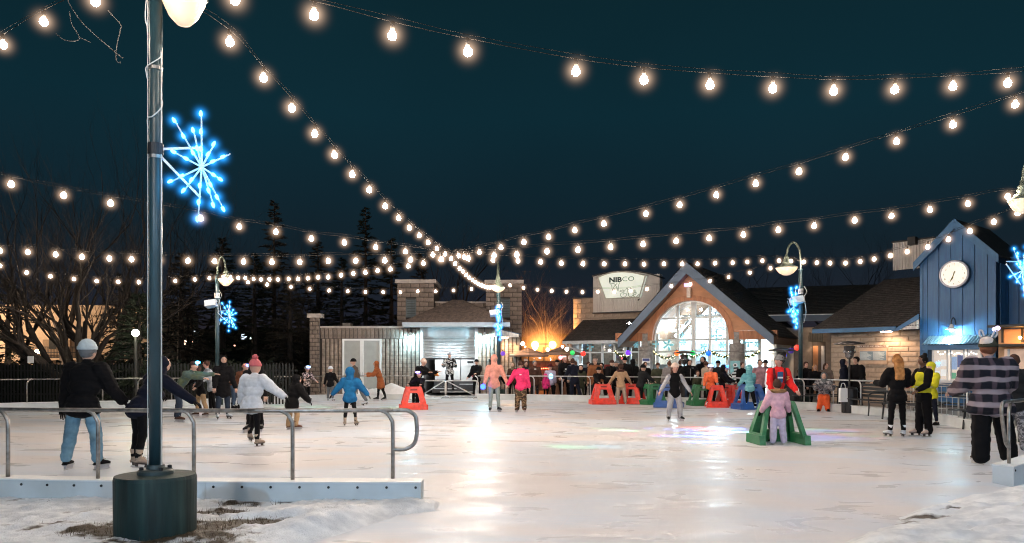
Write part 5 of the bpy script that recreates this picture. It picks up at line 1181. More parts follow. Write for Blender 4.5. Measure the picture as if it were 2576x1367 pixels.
# loose wires at the top left
lw = empty('loose_wires', (0,0,0), 0, 'thin loose wires dangling from the top left string', 'wires')
for pp in ([(170,0),(180,20),(205,55),(235,85),(300,140),(310,145)],[(175,30),(180,60),(200,95),(185,104),(160,100),(140,85)],[(200,95),(228,107)],[(270,25),(303,62),(303,75),(295,110),(292,135),(294,155),(303,158)]):
    MB().tube(catmull([P(u, v, 8.4) for u, v in pp], 5), .005, 5).build('wire', mat('thin_wire',(.06,.055,.05),.7), lw)

# ------------------------------------------------------------------ blue snowflake decorations
ice_blue = emis('flake_bulb', (.13,.62,1.0), 6); rodm = mat('flake_rod', (.62,.66,.70), .4, .2)
fb_me = MB().lathe([(.0,.036),(.012,.022),(.017,.0),(.014,-.018),(.0,-.026)], 8, cap=False).mesh('bulb', ice_blue, True)
fhalo = MB().ball((0,0,0), .16, 12, 8).mesh('glow_halo', glow_volume('blue_glow', (.02,.34,1), 55, .16), True)  # painted blue halo in the air round each flake bulb
ARMS = [(-160,-275,(1.0,.66,.3)),(-60,-225,(1.0,.5)),(10,-305,(1.0,.66,.33)),(80,-145,(.92,.5)),(160,-85,(.75,.4)),(130,85,(.62,.95)),(130,250,(1.0,.72,.42)),(60,220,(1.0,.62)),(-10,315,(1.0,.68,.36)),(-105,140,(1.0,.55)),(-195,80,(1.0,.62)),(-150,-80,(1.0,.55))]
def snowflake(label, loc, scale, rz, watts, bra=True, rx=0):
    e = empty('snowflake_light', loc, rz, label, 'snowflake light', 'blue snowflake lights on the lamp posts')
    k = Y0/FP*.4208
    for i, (dx, dy, bs) in enumerate(ARMS):
        a = empty('arm'); a.parent = e; dep = .05*math.sin(i*2.1)
        tip = Vector((dx*k*scale, dep*scale, -dy*k*scale)); MB().tube([(0,0,0), tip*.5, tip], [.009*scale,.008*scale,.006*scale], 6).build('rod', rodm, a)
        for t in bs:
            b = link('bulb', fb_me, a, tip*t+Vector((0,-.015*scale,0))); d = tip.normalized(); b.rotation_euler = d.to_track_quat('Z','Y').to_euler(); b.scale = (scale*.95,)*3; link('glow_halo', fhalo, a, tip*t+Vector((0,-.015*scale,0)), None, scale)
    if bra:
        MB().bar((-.40*scale,.03,.17*scale),(-.02,.02,.18*scale),.012,.02).build('bracket', rodm, e)
        MB().bar((-.40*scale,.03,.12*scale),(-.02,.02,-.27*scale),.012,.02).build('bracket', rodm, e)
    if watts:
        ld = bpy.data.lights.new('flake_glow', 'POINT'); ld.energy = watts; ld.color = (.12,.55,1); ld.shadow_soft_size = .25*scale
        lo = bpy.data.objects.new('flake_glow', ld); C.objects.link(lo); lo.parent = e; lo.location = (0, -.12, 0)
    return e
snowflake('large blue snowflake light beside the near lamp post', P(507.5, 420.8, Y0-.02), 1.0, 0, 9)
snowflake('small blue snowflake light facing the viewer on the far left post', P(578, 796, 29.1), 1.15, 0, 14)
snowflake('thin edge on blue snowflake on the far middle post', P(1253, 812, 34.3), 1.55, R(80), 14, bra=False)
snowflake('half turned blue snowflake on the swan neck lamp post', P(1997, 773, 27.5), 1.5, R(52), 16)
snowflake('blue snowflake cut by the right edge beside the blue wall', P(2572, 682, 15.1), 1.0, R(20), 20)
snowflake('blue snowflake on the post outside the right edge', (P5xy[0]-.45, P5xy[1]-.05, 3.3), 1.0, 0, 60)
snowflake('blue snowflake on the post behind the viewer at the left', (PB1[0]+.45, PB1[1], 3.3), 1.0, 0, 60)
# coloured ball lights hung along the terrace
def orb(u, v, Y, col, name, es=1.3):
    e = empty('ball_light', P(u, v, Y), 0, name, 'ball light', 'coloured ball lights strung along the terrace')
    MB().ball((0,0,0), .105, 14, 9).build('globe', mat('orb_%s'%str(col), col, .35, emit=col, es=es, var=0), e, smooth=True)
    MB().lathe([(.03,.09),(.03,.15)], 8).build('cap', dark, e); return e
for a in ((1265,890,33.8,(.16,.06,.55),'dark purple ball light beside the far middle post',.5),(1440,888,33,(.02,.50,.10),'green ball light at the left end of the windows',1),(1467,890,32.7,(.9,.03,.02),'red ball light left of the entrance door',1.6),(1580,888,32,(.15,.03,.75),'purple ball light left of the left column',1.2),
          (1703,889,31.5,(1,.16,.03),'orange ball light in the left half of the arch',1.8),(1743,889,31.3,(.02,.50,.12),'green ball light beside the centre heater',1),(1782,889,31,(.01,.13,.85),'blue ball light in the right half of the arch',1.3),(1972,895,28.5,(.01,.10,.75),'blue ball light left of the terrace heater',1),(1990,883,28.4,(.07,.04,.3),'dim indigo ball light under the heater hood',.4),(2005,875,28.3,(.95,.04,.02),'red ball light right of the heater hood',1.6)): orb(*a)
bw = [P(u, v-6, Y) for u, v, Y in ((1265,890,33.8),(1350,893,33.4),(1440,887,33),(1467,889,32.7),(1525,892,32.3),(1580,887,32),(1645,890,31.7),(1703,888,31.5),(1743,888,31.3),(1782,888,31),(1880,893,29.8),(1972,894,28.5),(2005,874,28.3))]
o = MB().tube(catmull(bw, 4), .006, 4).build('ball_light_cable', cable_m); tag(o, 'thin cable carrying the coloured ball lights along the terrace', 'cable')
# coloured beams of the party projector falling on the ice
def beam(u, v, col, wpx, watts=36000, hpx=4):
    g = G(u, v); src = Vector((8.3, 31.2, 4.9)) if u > 1100 else Vector((-3.5, 34.0, 5.0)); d = (g-src); L_ = d.length
    half = wpx/FP*g.y/2*1.5
    ld = bpy.data.lights.new('projector_beam', 'SPOT'); ld.energy = watts*(L_/25)**2; ld.color = col; ld.spot_size = 2*math.atan(half*.62/L_); ld.spot_blend = .35; ld.shadow_soft_size = .01
    lo = bpy.data.objects.new('projector_beam', ld); C.objects.link(lo); lo.location = src; lo.rotation_euler = d.to_track_quat('-Z','Y').to_euler()
    lo.scale = (1.7, .26, 1)
Rr, Gg, Bb, Cc_, Ww = (1,.05,.08), (.05,1,.35), (.05,.15,1), (.1,.8,1), (.9,1,.95)
for a in ((1520,1079,Gg,60),(1545,1083,Ww,70),(1600,1084,Gg,80),(1640,1078,Bb,70),(1690,1081,Bb,90),(1740,1076,Rr,60),(1790,1082,Rr,60),(1850,1087,Cc_,50),(1620,1094,Rr,90),(1700,1097,Bb,90),(1780,1091,Bb,80),(1830,1079,Bb,70),(1440,1125,Gg,90),(1520,1124,Cc_,70),(1400,1123,Gg,60),(1760,1112,Bb,60),
          (2045,1080,Gg,60),(2090,1084,Bb,90),(2110,1090,Gg,60),(2150,1093,Rr,70),(2185,1102,Rr,60),(2060,1098,Bb,90),(2120,1102,Bb,90),(2170,1098,Gg,60),(2080,1092,Rr,60),(2020,1090,Bb,70),(2140,1082,Rr,60),(2040,1106,Bb,80),
          (315,1062,Bb,35),(480,1043,Gg,26),(452,1050,Rr,26),(510,1040,Rr,40),(540,1048,Gg,26),(560,1046,Rr,30),(700,1022,Gg,60),(740,1026,Rr,60),(790,1024,Gg,90),(1010,1026,Gg,70),(960,1020,Cc_,60),(830,1018,Ww,60),(480,1030,Rr,30),(440,1020,Bb,40)): beam(*a)
# ------------------------------------------------------------------ trees, far left building, fences
bark = mat('bark', (.030,.022,.017), .9, var=.3, nscale=6, bump=.02, bscale=14, stretch=(3,3,.6)); bark_d = mat('bark_dark', (.022,.017,.014), .92, var=.3, nscale=6)
def bare_tree(name, loc, H, label, seed, trunk_r=.32, forks=6, depth=5, low=.8, spread=1.0, m_=None, n0=6, droop=0, twigs=True, group=None):
    rnd = random.Random(seed); e = empty(name, loc, rnd.uniform(0,6), label, 'tree', group); limbs = MB(); tw = MB()
    def grow(p, d, L_, r_, lev):
        k = 4 if lev < 2 else 3; pts = [p]; rs = [r_]; q_ = p.copy(); dd = d.copy()
        for i in range(k):
            dd = (dd+Vector((rnd.gauss(0,.13), rnd.gauss(0,.13), rnd.gauss(.05,.10)))).normalized(); q_ = q_+dd*L_/k; pts.append(q_.copy()); rs.append(r_*(1-.45*(i+1)/k))
        (limbs if lev < 3 else tw).tube(pts, rs, 7 if lev < 1 else (5 if lev < 3 else 3), cap=lev < 1)
        if lev >= depth: return
        nb_ = rnd.choice((2,3,3)) if lev < depth-1 else 3
        for j in range(nb_):
            t = rnd.uniform(.45,1) if j else 1.0; b = pts[0].lerp(pts[-1], t) if t < .99 else pts[-1]
            if t < .99: b = pts[max(1, int(t*k))]
            ax = Vector((rnd.gauss(0,1), rnd.gauss(0,1), rnd.gauss(0,.4))).normalized(); nd = (dd+ax*rnd.uniform(.35,.8)*spread+Vector((0,0,.12-droop))).normalized()
            grow(b, nd, L_*rnd.uniform(.62,.86), rs[-1]*rnd.uniform(.62,.92), lev+1)
    MB().tube([(0,0,-.2),(0,0,low*.5),(.03,0,low)], [trunk_r*1.3,trunk_r,trunk_r*.95], 10).build('trunk', m_ or bark, e, smooth=True)
    for j in range(forks):
        a = j*2*math.pi/forks+rnd.uniform(-.3,.3); sl = rnd.uniform(.35,1.25)*spread; d = Vector((math.cos(a)*sl, math.sin(a)*sl, rnd.uniform(.7,1.1))).normalized()
        grow(Vector((0,0,low*.9)), d, H*rnd.uniform(.26,.36), trunk_r*rnd.uniform(.45,.6), 0)
    limbs.build('limbs', m_ or bark, e, smooth=True)
    if tw.v: tw.build('twigs', m_ or bark, e, kind='stuff')
    return e
def conifer(loc, H, rad, label, seed, m_, n=2600, group='dark conifers behind the rink', lo=.06):
    rnd = random.Random(seed); e = empty('conifer', loc, 0, label, 'tree', group)
    MB().tube([(0,0,-.2),(0,0,H*.5),(0,0,H)], [rad*.08,rad*.05,.02], 7).build('trunk', bark_d, e)
    mb = MB(); br = MB()
    nb_ = int(n/14)
    for b in range(nb_):
        t = (b+rnd.random())/nb_; z = H*(lo+(1-lo)*t); rr = rad*(1-t)**.85*rnd.uniform(.72,1.12)+.08; a = rnd.uniform(0, 6.283); d = Vector((math.cos(a), math.sin(a), -.22+.5*t)).normalized()
        for j in range(14):
            s_ = rnd.uniform(.15,1.0); c = Vector((0,0,z))+d*rr*s_+Vector((0,0,-.12*s_*s_*rr)); wv = .10+.05*rr*(1.1-s_)
            o_ = Vector((rnd.gauss(0,1), rnd.gauss(0,1), rnd.gauss(-.25,.6))).normalized(); q_ = o_.cross(d).normalized()*wv*.35; tip = c+(o_*.6+d*.8).normalized()*wv*2.6
            mb.add([c-q_, c+q_, tip], [(0,1,2)])
        br.tube([(0,0,z), tuple(Vector((0,0,z))+d*rr*.9+Vector((0,0,-.1*rr)))], [.03,.008], 3, cap=False)
    br.build('branches', bark_d, e, kind='stuff'); mb.build('crown', m_, e, kind='stuff'); return e
ndl = mat('needles', (.009,.014,.009), .9, var=.5, nscale=2, spec=.2, tint=(.015,.019,.011)); ndl2 = mat('needles_brown', (.016,.014,.009), .85, var=.4, nscale=2)
def at(u, Y, z=0): return ((u-1288)/FP*Y, Y, z)
def HV(v, Y): return CAMH+(HZ-v)/FP*Y
bare_tree('bare_tree', at(190, 31), 8.4, 'wide bare tree with many low forks behind the left railing', 11, .34, 9, 5, .55, 1.0)
bare_tree('bare_tree', at(262, 36), 8.5, 'second bare tree with thick upright trunk behind the grey haired skater', 23, .36, 6, 5, 1.6, .9)
bare_tree('bare_tree', at(60, 42), 13, 'tall thin bare tree at the far left', 31, .2, 5, 5, 2.5, .6)
bare_tree('bare_tree', at(330, 44), 12.5, 'tall slender bare tree left of the big lamp post', 37, .2, 5, 5, 2.5, .6)
bare_tree('bare_tree', at(160, 52), 15, 'tall bare tree whose top fades into the sky at the left', 41, .25, 6, 5, 3, .6)
bare_tree('bare_tree', at(470, 50), 11.5, 'dark bare tree right of the big lamp post', 43, .22, 6, 5, 2, .7, bark_d)
bare_tree('bare_tree', at(760, 56), 10.5, 'bare tree between the two pointed conifers', 47, .22, 6, 5, 2, .8, bark_d)
bare_tree('bare_tree', at(1120, 62), 11.5, 'bare tree above the gap between the towers', 53, .25, 6, 5, 3, .8, bark_d)
bare_tree('bare_tree', at(1376, 45), 6.6, 'bushy bare tree lit orange behind the terrace lamp', 59, .16, 9, 6, .8, 1.1, mat('bark_light', (.10,.07,.05), .9))
bare_tree('bare_tree', at(2120, 58), 9.5, 'bare tree behind the dark roofs left of the corrugated screen', 61, .2, 7, 5, 3, .9, bark_d)
bare_tree('bare_tree', at(1890, 60), 8.5, 'low bare tree behind the roof right of the pavilion gable', 67, .2, 7, 5, 2.5, .9, bark_d)
for i, (u, vt, Y, rr, nn, lab) in enumerate(((690,508,52,2.6,2600,'pointed conifer left of the steep string'),(920,522,54,2.6,2600,'pointed conifer right of the other, above the string crossing'),(350,742,30,1.7,1900,'small spruce with open branches behind the near post'),(455,640,46,3.2,2200,'broad dark conifer right of the near post'),(560,600,50,3.2,2400,'broad dark conifer behind the far left post'),
        (640,640,48,2.8,2000,'dark conifer left of the garage'),(800,610,52,3.2,2200,'dark conifer behind the garage pilaster'),(860,650,50,2.8,1800,'lower dark conifer behind the garage roof'),(985,600,55,3.0,2000,'dark conifer beside the left tower'),(1060,640,56,2.6,1600,'dark conifer showing above the garage towers'),(300,690,50,2.8,1800,'dark conifer deep behind the bare trees'),(20,700,52,3,1600,'dark conifer at the far left edge'),(730,700,44,2.6,1600,'dark young conifer in front of the pointed one'))):
    conifer(at(u, Y), HV(vt, Y), rr, lab, 100+i, ndl if i % 3 else ndl2, nn)
# far building on the left, lit warm
FW = Frame(200, 62, -6); BW = empty('far_building', frame=FW, label='beige brick building glowing warm behind the bare trees at the left', cat='building')
beige = mat('beige_brick', (.55,.40,.27), .9, var=.15, nscale=3, bump=.01, bscale=6, tint=(.48,.34,.22))
MB().box(FW.S(-500), FW.S(388), 0, 12, -.1, FW.q(200,768)[1]).build('wall', beige, BW)
MB().box(FW.S(112), FW.S(180), -.3, 0, 0, FW.q(120,855)[1]).build('recess', mat('recess_wall', (.28,.19,.12), .9), BW)
MB().box(FW.S(128), FW.S(146), -.33, -.30, FW.q(130,866)[1]-.4, FW.q(130,850)[1]).build('window', mat('dark_glass', (.02,.018,.015), .3), BW)
mb = MB(); xa, xb = FW.S(72), FW.S(215); zb2 = FW.q(100,902)[1]; zt2 = FW.q(100,875)[1]
for z in (zb2+.05, (zb2+zt2)/2, zt2): mb.box(xa, xb, -1.55, -1.50, z, z+.05)
for i in range(40): x = xa+(xb-xa)*i/39; mb.box(x, x+.03, -1.54, -1.51, zb2, zt2)
mb.build('balcony_railing', dark, BW, kind='stuff'); MB().box(xa, xb, -1.55, 0, zb2-.15, zb2).build('balcony_slab', beige, BW)
def lamp_point(u, v, Y, label, col, watts, r_=.12, es=30, pole=True, two=False, name='street_lamp', cat='street lamp', light=True, group=None):
    p_ = P(u, v, Y); e = empty(name, (p_.x, p_.y, 0), 0, label, cat, group)
    if pole: MB().lathe([(.08,0),(.05,p_.z-.1)], 8).build('pole', mat('lamp_pole_grey',(.02,.02,.018),.6), e)
    ds = (-.45,.45) if two else (0,)
    for d in ds: MB().ball((d,0,p_.z), r_, 12, 8).build('globe', emis('gl_%s_%d'%(str(col), es), col, es), e, smooth=True)
    if two: MB().box(-.5,.5,-.03,.03,p_.z+.0,p_.z+.08).build('cross_arm', dark, e)
    if light:
        ld = bpy.data.lights.new(name, 'POINT'); ld.energy = watts; ld.color = col; ld.shadow_soft_size = .3
        lo = bpy.data.objects.new('lamp_light', ld); C.objects.link(lo); lo.parent = e; lo.location = (0,-.3,p_.z)
    return e
lamp_point(341, 838, 28.6, 'bright pale lamp seen through the small spruce', (1,1,.72), 60, .13, 30)
for i, (x, y, z, wt) in enumerate(((-45,51,7,14000),(-30,49,2.2,900))):
    e = empty('street_lamp', (x, y, 0), 0, 'warm street lamp lighting the beige building, %s one'%('left' if i == 0 else 'right'), 'street lamp')
    MB().lathe([(.1,0),(.06,z)], 8).build('pole', dark, e); MB().ball((0,0,z+.1), .15, 10, 6).build('globe', emis('sodium', (1,.62,.32), 25), e)
    ld = bpy.data.lights.new('street', 'POINT'); ld.energy = wt; ld.color = (1,.74,.52); ld.shadow_soft_size = .2; lo = bpy.data.objects.new('street_light', ld); C.objects.link(lo); lo.parent = e; lo.location = (0,.5,z)
for i, u in enumerate((455,464,472,480)): lamp_point(u, 862, 60, ('leftmost of the four far warm globes in a row','second from the left of the four far warm globes','third from the left of the four far warm globes','rightmost of the four far warm globes in a row')[i], (1,.66,.48), 0, .16, 9, pole=False, light=False, name='far_lamp', cat='far lamp', group='row of four far lamps')
for i, (u, v, c, es, r_, lab) in enumerate(((613,848,(.7,.85,1),3,.22,'pale blue far lamp right of the snowflake'),(560,838,(.6,.75,1),4,.14,'dim blue far lamp under the snowflake'),(640,808,(.8,.9,1),3,.09,'tiny far lamp right of the snowflake'),(632,852,(.8,1,.9),4,.09,'tiny greenish far lamp'),(655,860,(.8,1,.9),4,.07,'tiny far lamp left of the garage'),(590,870,(1,.5,.3),4,.06,'tiny orange far lamp'),(490,835,(.8,.9,1),3,.07,'tiny far lamp beside the near post'),(440,790,(.9,.9,1),3,.06,'tiny lamp hidden by trees'))):
    lamp_point(u, v, 58, lab, c, 0, r_, es, pole=False, light=False, name='far_lamp', cat='far lamp')
# picket fence and clipped hedge on the left
pf = empty('picket_fence', (0,0,0), 0, 'dark picket fence behind the left end of the rink', 'fence'); pm = mat('fence_black', (.006,.007,.007), .7)
pk_me = MB().prism([(-.03,0),(.03,0),(.03,1.5),(0,1.58),(-.03,1.5)], -.012, .012).mesh('picket', pm)
ya = 29.6; n_ = 110
for i in range(n_):
    x = -22+i*.125
    link('picket', pk_me, pf, (x, ya+.02*math.sin(i), 0))
for z in (.35, 1.25): MB().box(-22, -8.2, ya+.02, ya+.05, z, z+.06).build('fence_rail', pm, pf)
hd = MB(); 
for i in range(5200):
    x = random.uniform(-34, -9.5); z = random.uniform(0, 1.66+.10*noise.noise(Vector((x*.9,0,0)))+.08*random.random()); y = 30.4+random.uniform(0,.8); s_ = random.uniform(.05,.10)
    a = Vector((random.gauss(0,1), random.gauss(0,1), random.gauss(0,1))).normalized()*s_; b = a.cross(Vector((.3,.5,.8))).normalized()*s_; c = Vector((x,y,z)); hd.add([c-a, c+b, c+a, c-b], [(0,1,2,3)])
hg = empty('hedge', (0,0,0), 0, 'long dark clipped hedge behind the picket fence', 'hedge'); hd.build('foliage', ndl, hg, kind='stuff')
MB().box(-34,-9.5,30.7,31.0,0,1.5).build('hedge_core', ndl, hg)
MB().cbox(P(77, 905, 29.4), .22, .03, .26).build('fence_sign', white_paint, pf)
# wide dark hill of woods behind everything
mb = MB(); n_ = 70; vs_ = []; fs = []
for i in range(n_+1):
    a = R(-62+124*i/n_); x, y = 115*math.sin(a), 115*math.cos(a); z = 6+2*noise.noise(Vector((i*.35,0,0)))+1.5*noise.noise(Vector((i*1.3,4,0)))
    vs_ += [(x,y,-1),(x,y,z),(x*1.3,y*1.3,z+1)]
for i in range(n_): b = i*3; fs += [(b,b+3,b+4,b+1),(b+1,b+4,b+5,b+2)]
tag(MB().add(vs_, fs).build('wooded_hills', mat('woods_dark', (.018,.017,.015), .95, var=.5, nscale=.3), smooth=True), kind='structure')

# ------------------------------------------------------------------ gap between the buildings: fence, orange lamp, umbrellas
lamp_point(1368, 868, 40, 'orange double street lamp glowing between the garage and the pavilion', (1,.50,.16), 0, .20, 9, two=True, light=False)
for sx in (-.45,.45):
    q_ = P(1368,868,40); ld = bpy.data.lights.new('lamp_back', 'SPOT'); ld.energy = 1500; ld.color = (1,.45,.13); ld.spot_size = R(110); ld.shadow_soft_size = .2; lo = bpy.data.objects.new('double_lamp_light', ld); C.objects.link(lo); lo.location = (q_.x+sx, 40.25, q_.z); lo.rotation_euler = (R(115),0,0)
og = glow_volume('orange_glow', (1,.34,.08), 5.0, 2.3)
ol = [o for o in C.objects if o.get('label','').startswith('orange double')][0]; q_ = P(1368,868,40)
for sx in (-.35,.35): MB().ball((0,0,0), 2.3, 18, 11).build('glow_halo', og, ol, smooth=True, loc=(sx,0,q_.z))  # glow of the orange lamp painted as emitting balls of air
FFn = empty('board_fence', (0,0,0), 0, 'brown board fence with a red light string behind the crowd', 'fence'); fwm = mat('fence_wood', (.20,.10,.055), .8, var=.3, nscale=6, objvar=.2, stretch=(3,1,.5))
bme = MB().box(-.068,.068,0,.03,0,1.62).mesh('board', fwm)
xa, xb = at(1314,39)[0], at(1450,39)[0]; n_ = int((xb-xa)/.142)
for i in range(n_+1): link('board', bme, FFn, (xa+i*.142, 39+random.uniform(-.01,.01), random.uniform(-.02,.01)))
MB().box(xa,xb,38.94,38.98,1.60,1.68).build('top_rail', fwm, FFn); MB().box(xa,xb,39.04,39.08,.4,.5).build('fence_rail', fwm, FFn)
redm = emis('red_bulb', (1,.12,.05), 12)
fairy('string of small red bulbs along the board fence', [P(1345+i*4.4, 926+1.2*math.sin(i*.7)+.35*i, 38.8) for i in range(22)], .03, redm)
mk = mat('parasol_canvas', (.22,.13,.09), .8, var=.15)
for (u, v, Y, lab) in ((1330, 882, 36.5, 'low wide parasol beside the garage corner'), (1413, 878, 37.5, 'low wide parasol left of the downpipe')):
    p_ = P(u, v, Y); e = empty('parasol', (p_.x, p_.y, 0), 0, lab, 'parasol', 'parasols behind the crowd')
    MB().lathe([(.025,0),(.025,p_.z+.1)], 8).build('pole', dark, e)
    cn = MB(); n_ = 8; top = (0,0,p_.z+.12)
    for k in range(n_):
        a, b = 2*math.pi*k/n_, 2*math.pi*(k+1)/n_; r_ = .95
        cn.add([top,(r_*math.cos(a),r_*math.sin(a),p_.z-.22),(r_*math.cos(b),r_*math.sin(b),p_.z-.22),(r_*.98*math.cos(a),r_*.98*math.sin(a),p_.z-.30),(r_*.98*math.cos(b),r_*.98*math.sin(b),p_.z-.30)], [(0,1,2),(1,3,4,2)])
    cn.build('canopy', mk, e)
    rb_ = MB().tube([(0,0,.0),(.92,0,-.30)], .01, 4).mesh('rib', dark)
    for k in range(n_): link('rib', rb_, e, (0,0,p_.z+.08), (0,0,2*math.pi*k/n_))
# distant store fronts with lit strips
FB = Frame(1370, 58, 0); fbx = empty('far_store', frame=FB, label='distant low store with bright strip windows seen between the buildings', cat='building')
MB().box(FB.S(1312), FB.S(1452), 0, 8, -.1, FB.q(1370,893)[1]).build('wall', mat('store_wall', (.20,.13,.10), .9), fbx)
wl = emis('store_window', (.85,.85,1), 2.6)
for (a, b, c, d) in ((1347,1363,892,895),(1343,1374,900,903),(1342,1374,909,911.5),(1380,1390,900,908),(1408,1424,896,899),(1318,1330,903,914),(1430,1440,897,904)):
    f = MB().box(FB.S(a), FB.S(b), -.04, -.01, FB.q(1370,d)[1], FB.q(1370,c)[1]).build('window', wl if a != 1318 else mat('dim_pane',(.2,.25,.3),.3,emit=(.4,.5,.6),es=.3), fbx)
MB().box(FB.S(1309), FB.S(1455), -.3, 0, FB.q(1370,896)[1]+.35, FB.q(1370,893)[1]+.6).build('roof_edge', dark, fbx)
for (u, v, c, es, r_, lab) in ((1315,865,(1,.75,.6),14,.09,'small bright lamp at the garage corner'),(1346,876,(1,.88,.8),16,.10,'small white lamp left of the orange lamp'),(1378,880,(1,.85,.7),14,.08,'small white lamp right of the orange lamp'),(1426,879,(1,.85,.75),12,.09,'small lamp under the pavilion gutter'),(1415,873,(1,.9,.85),10,.06,'tiny lamp hanging near the downpipe'),(1321,873,(1,.8,.6),8,.045,'tiny lamp right of the garage corner'),(1410,900,(1,.15,.2),8,.09,'pink red light behind the tall man')):
    lamp_point(u, v, 35.5, lab, c, 0, r_, es, pole=False, light=False, name='small_lamp', cat='small lamp')
# far right: bar canopy lit orange behind the plaid jacket
BC = Frame(2560, 24.0, 50); bcx = empty('bar_canopy', frame=BC, label='bar wall with orange lit panels and dark canopy at the right edge', cat='building')
ow = mat('orange_lit_wall', (.45,.28,.16), .7, var=.1)
a0 = BC.S(2500); MB().box(a0, a0+6, .4, .6, 0, BC.q(2560,828,.4)[1]).build('wall', ow, bcx)
for i in range(8): MB().box(a0+.1+i*.55, a0+.15+i*.55, .34, .4, BC.q(2560,862,.4)[1], BC.q(2560,825,.4)[1]).build('post', dark, bcx)
MB().box(a0, a0+6, -.5, .34, BC.q(2560,872,0)[1], BC.q(2560,866,0)[1]).build('canopy_shelf', mat('canopy_dark', (.05,.05,.05), .7), bcx)
MB().box(a0, a0+6, -.55, .7, BC.q(2560,824,0)[1], BC.q(2560,818,0)[1]).build('roof_edge', dark, bcx)
MB().box(a0+.2, a0+5, .30, .34, .95, BC.q(2560,878,.4)[1]).build('window_band', mat('warm_window', (.5,.4,.33), .5, emit=(1,.6,.4), es=.30), bcx)
for i in range(5): MB().box(a0+.3+i*.8, a0+.36+i*.8, .26, .30, .9, BC.q(2560,878,.4)[1]).build('mullion', white_paint, bcx)
for i, d in enumerate((.7, 1.6, 2.6)):
    p_ = BC.w(a0+d, .0, BC.q(2560,852,0)[1]); ld = bpy.data.lights.new('bar', 'POINT'); ld.energy = 38; ld.color = (1,.42,.10); ld.shadow_soft_size = .08
    lo = bpy.data.objects.new('bar_light', ld); C.objects.link(lo); lo.location = p_
    MB().ball((a0+d,.08,BC.q(2560,850,0)[1]), .05, 8, 6).build('bulb', emis('bar_bulb', (1,.55,.22), 25), bcx)
for (u, v) in ((2502,829),(2510,826)): MB().ball(P(u, v, 22.5)-BC.o*0, .06, 8, 6).build('spot_bulb', emis('violet_spot', (.7,.6,1), 14)); 
for o in [o for o in C.objects if o.name.startswith('spot_bulb')]:
    tag(o, 'small violet spot light at the canopy corner, %s of two'%('left' if o.name == 'spot_bulb' else 'right'), 'spot light')

# ------------------------------------------------------------------ terrace furniture
def heater(u, Y, vt, label):
    p_ = P(u, vt, Y); e = empty('patio_heater', (p_.x, p_.y, 0), 0, label, 'patio heater', 'gas patio heaters on the terrace'); H = p_.z; ch = mat('chrome_heater', (.45,.45,.46), .25, .9); 
    MB().lathe([(.24,0),(.24,.75),(.20,.80),(.05,.82)], 16).build('tank_housing', mat('heater_black',(.02,.02,.022),.4,.4), e, smooth=False)
    MB().lathe([(.03,.8),(.03,H-.45)], 10).build('pole', mat('heater_black',(.02,.02,.022),.4,.4), e)
    MB().lathe([(.05,H-.52),(.12,H-.45),(.14,H-.34),(.19,H-.32),(.19,H-.26),(.15,H-.25),(.17,H-.12),(.10,H-.10)], 18).build('burner', ch, e, smooth=True)
    MB().lathe([(.0,H+.05),(.18,H+.03),(.45,H-.03),(.47,H-.06),(.44,H-.04),(.1,H+.0)], 26, cap=False).build('hood', mat('heater_hood', (.10,.09,.09), .35, .8), e, smooth=True)
heater(2137, 24.4, 862, 'patio heater with wide hood in front of the rules board'); heater(1966, 27.6, 879, 'patio heater whose hood shows above the man in red'); heater(1721, 31.2, 886, 'patio heater behind the woman in the black puffer')
wd = mat('bench_metal', (.012,.016,.02), .6, .0)
def bench(x, y, rz, label):
    e = empty('bench', (x, y, 0), rz, label, 'bench'); w2 = .7
    sl = MB().box(-w2,w2,-.04,.04,0,.025).mesh('slat', wd)
    for i in range(4): link('slat', sl, e, (0,-.2+i*.11,.44))
    for i in range(5): link('slat', sl, e, (0,.26+i*.018,.56+i*.11), (R(80),0,0))
    for s_ in (-1,1):
        mb = MB(); mb.tube(catmull([(s_*w2,-.28,0),(s_*w2,-.26,.3),(s_*w2,-.27,.6),(s_*w2,-.1,.68),(s_*w2,.24,.66),(s_*w2,.3,.4),(s_*w2,.34,0)],4),.022,7); mb.tube([(s_*w2,.26,.4),(s_*w2,.36,1.08)],.02,6); mb.build('side_frame', wd, e, smooth=True)
g = P(2175, 950, 23.6); bench(g.x, g.y, R(-85), 'dark slatted metal bench beside the heater under the rules board')
def picnic(x, y, rz, label, m_=None):
    e = empty('picnic_table', (x, y, 0), rz, label, 'picnic table', 'picnic tables on the terrace'); pl = MB().box(-.9,.9,-.065,.065,0,.03).mesh('plank', m_ or wd)
    for i in range(5): link('plank', pl, e, (0,-.28+.14*i,.74))
    for s_ in (-1,1):
        for j in (0,1): link('plank', pl, e, (0,s_*(.62+.14*j),.44))
        MB().tube(catmull([(s_*.6,-.72,0),(s_*.6,-.5,.38),(s_*.6,-.2,.72),(s_*.6,.2,.72),(s_*.6,.5,.38),(s_*.6,.72,0)],3),.025,6).build('leg_frame', m_ or wd, e, smooth=True)
        MB().bar((s_*.6,-.7,.42),(s_*.6,.7,.42),.04,.04).build('crossbar', m_ or wd, e)
g = P(2290, 950, 21.8); picnic(g.x, g.y, R(-35), 'dark metal picnic table behind the blonde skater')
g = P(2390, 950, 20.6); picnic(g.x, g.y, R(-35), 'dark metal picnic table below the serving windows')
g = P(2062, 950, 26.8); picnic(g.x, g.y, R(-20), 'dark picnic table where the person in orange trousers sits')
g = P(2510, 950, 18.4); picnic(g.x, g.y, R(-40), 'dark metal picnic table behind the plaid jacket')
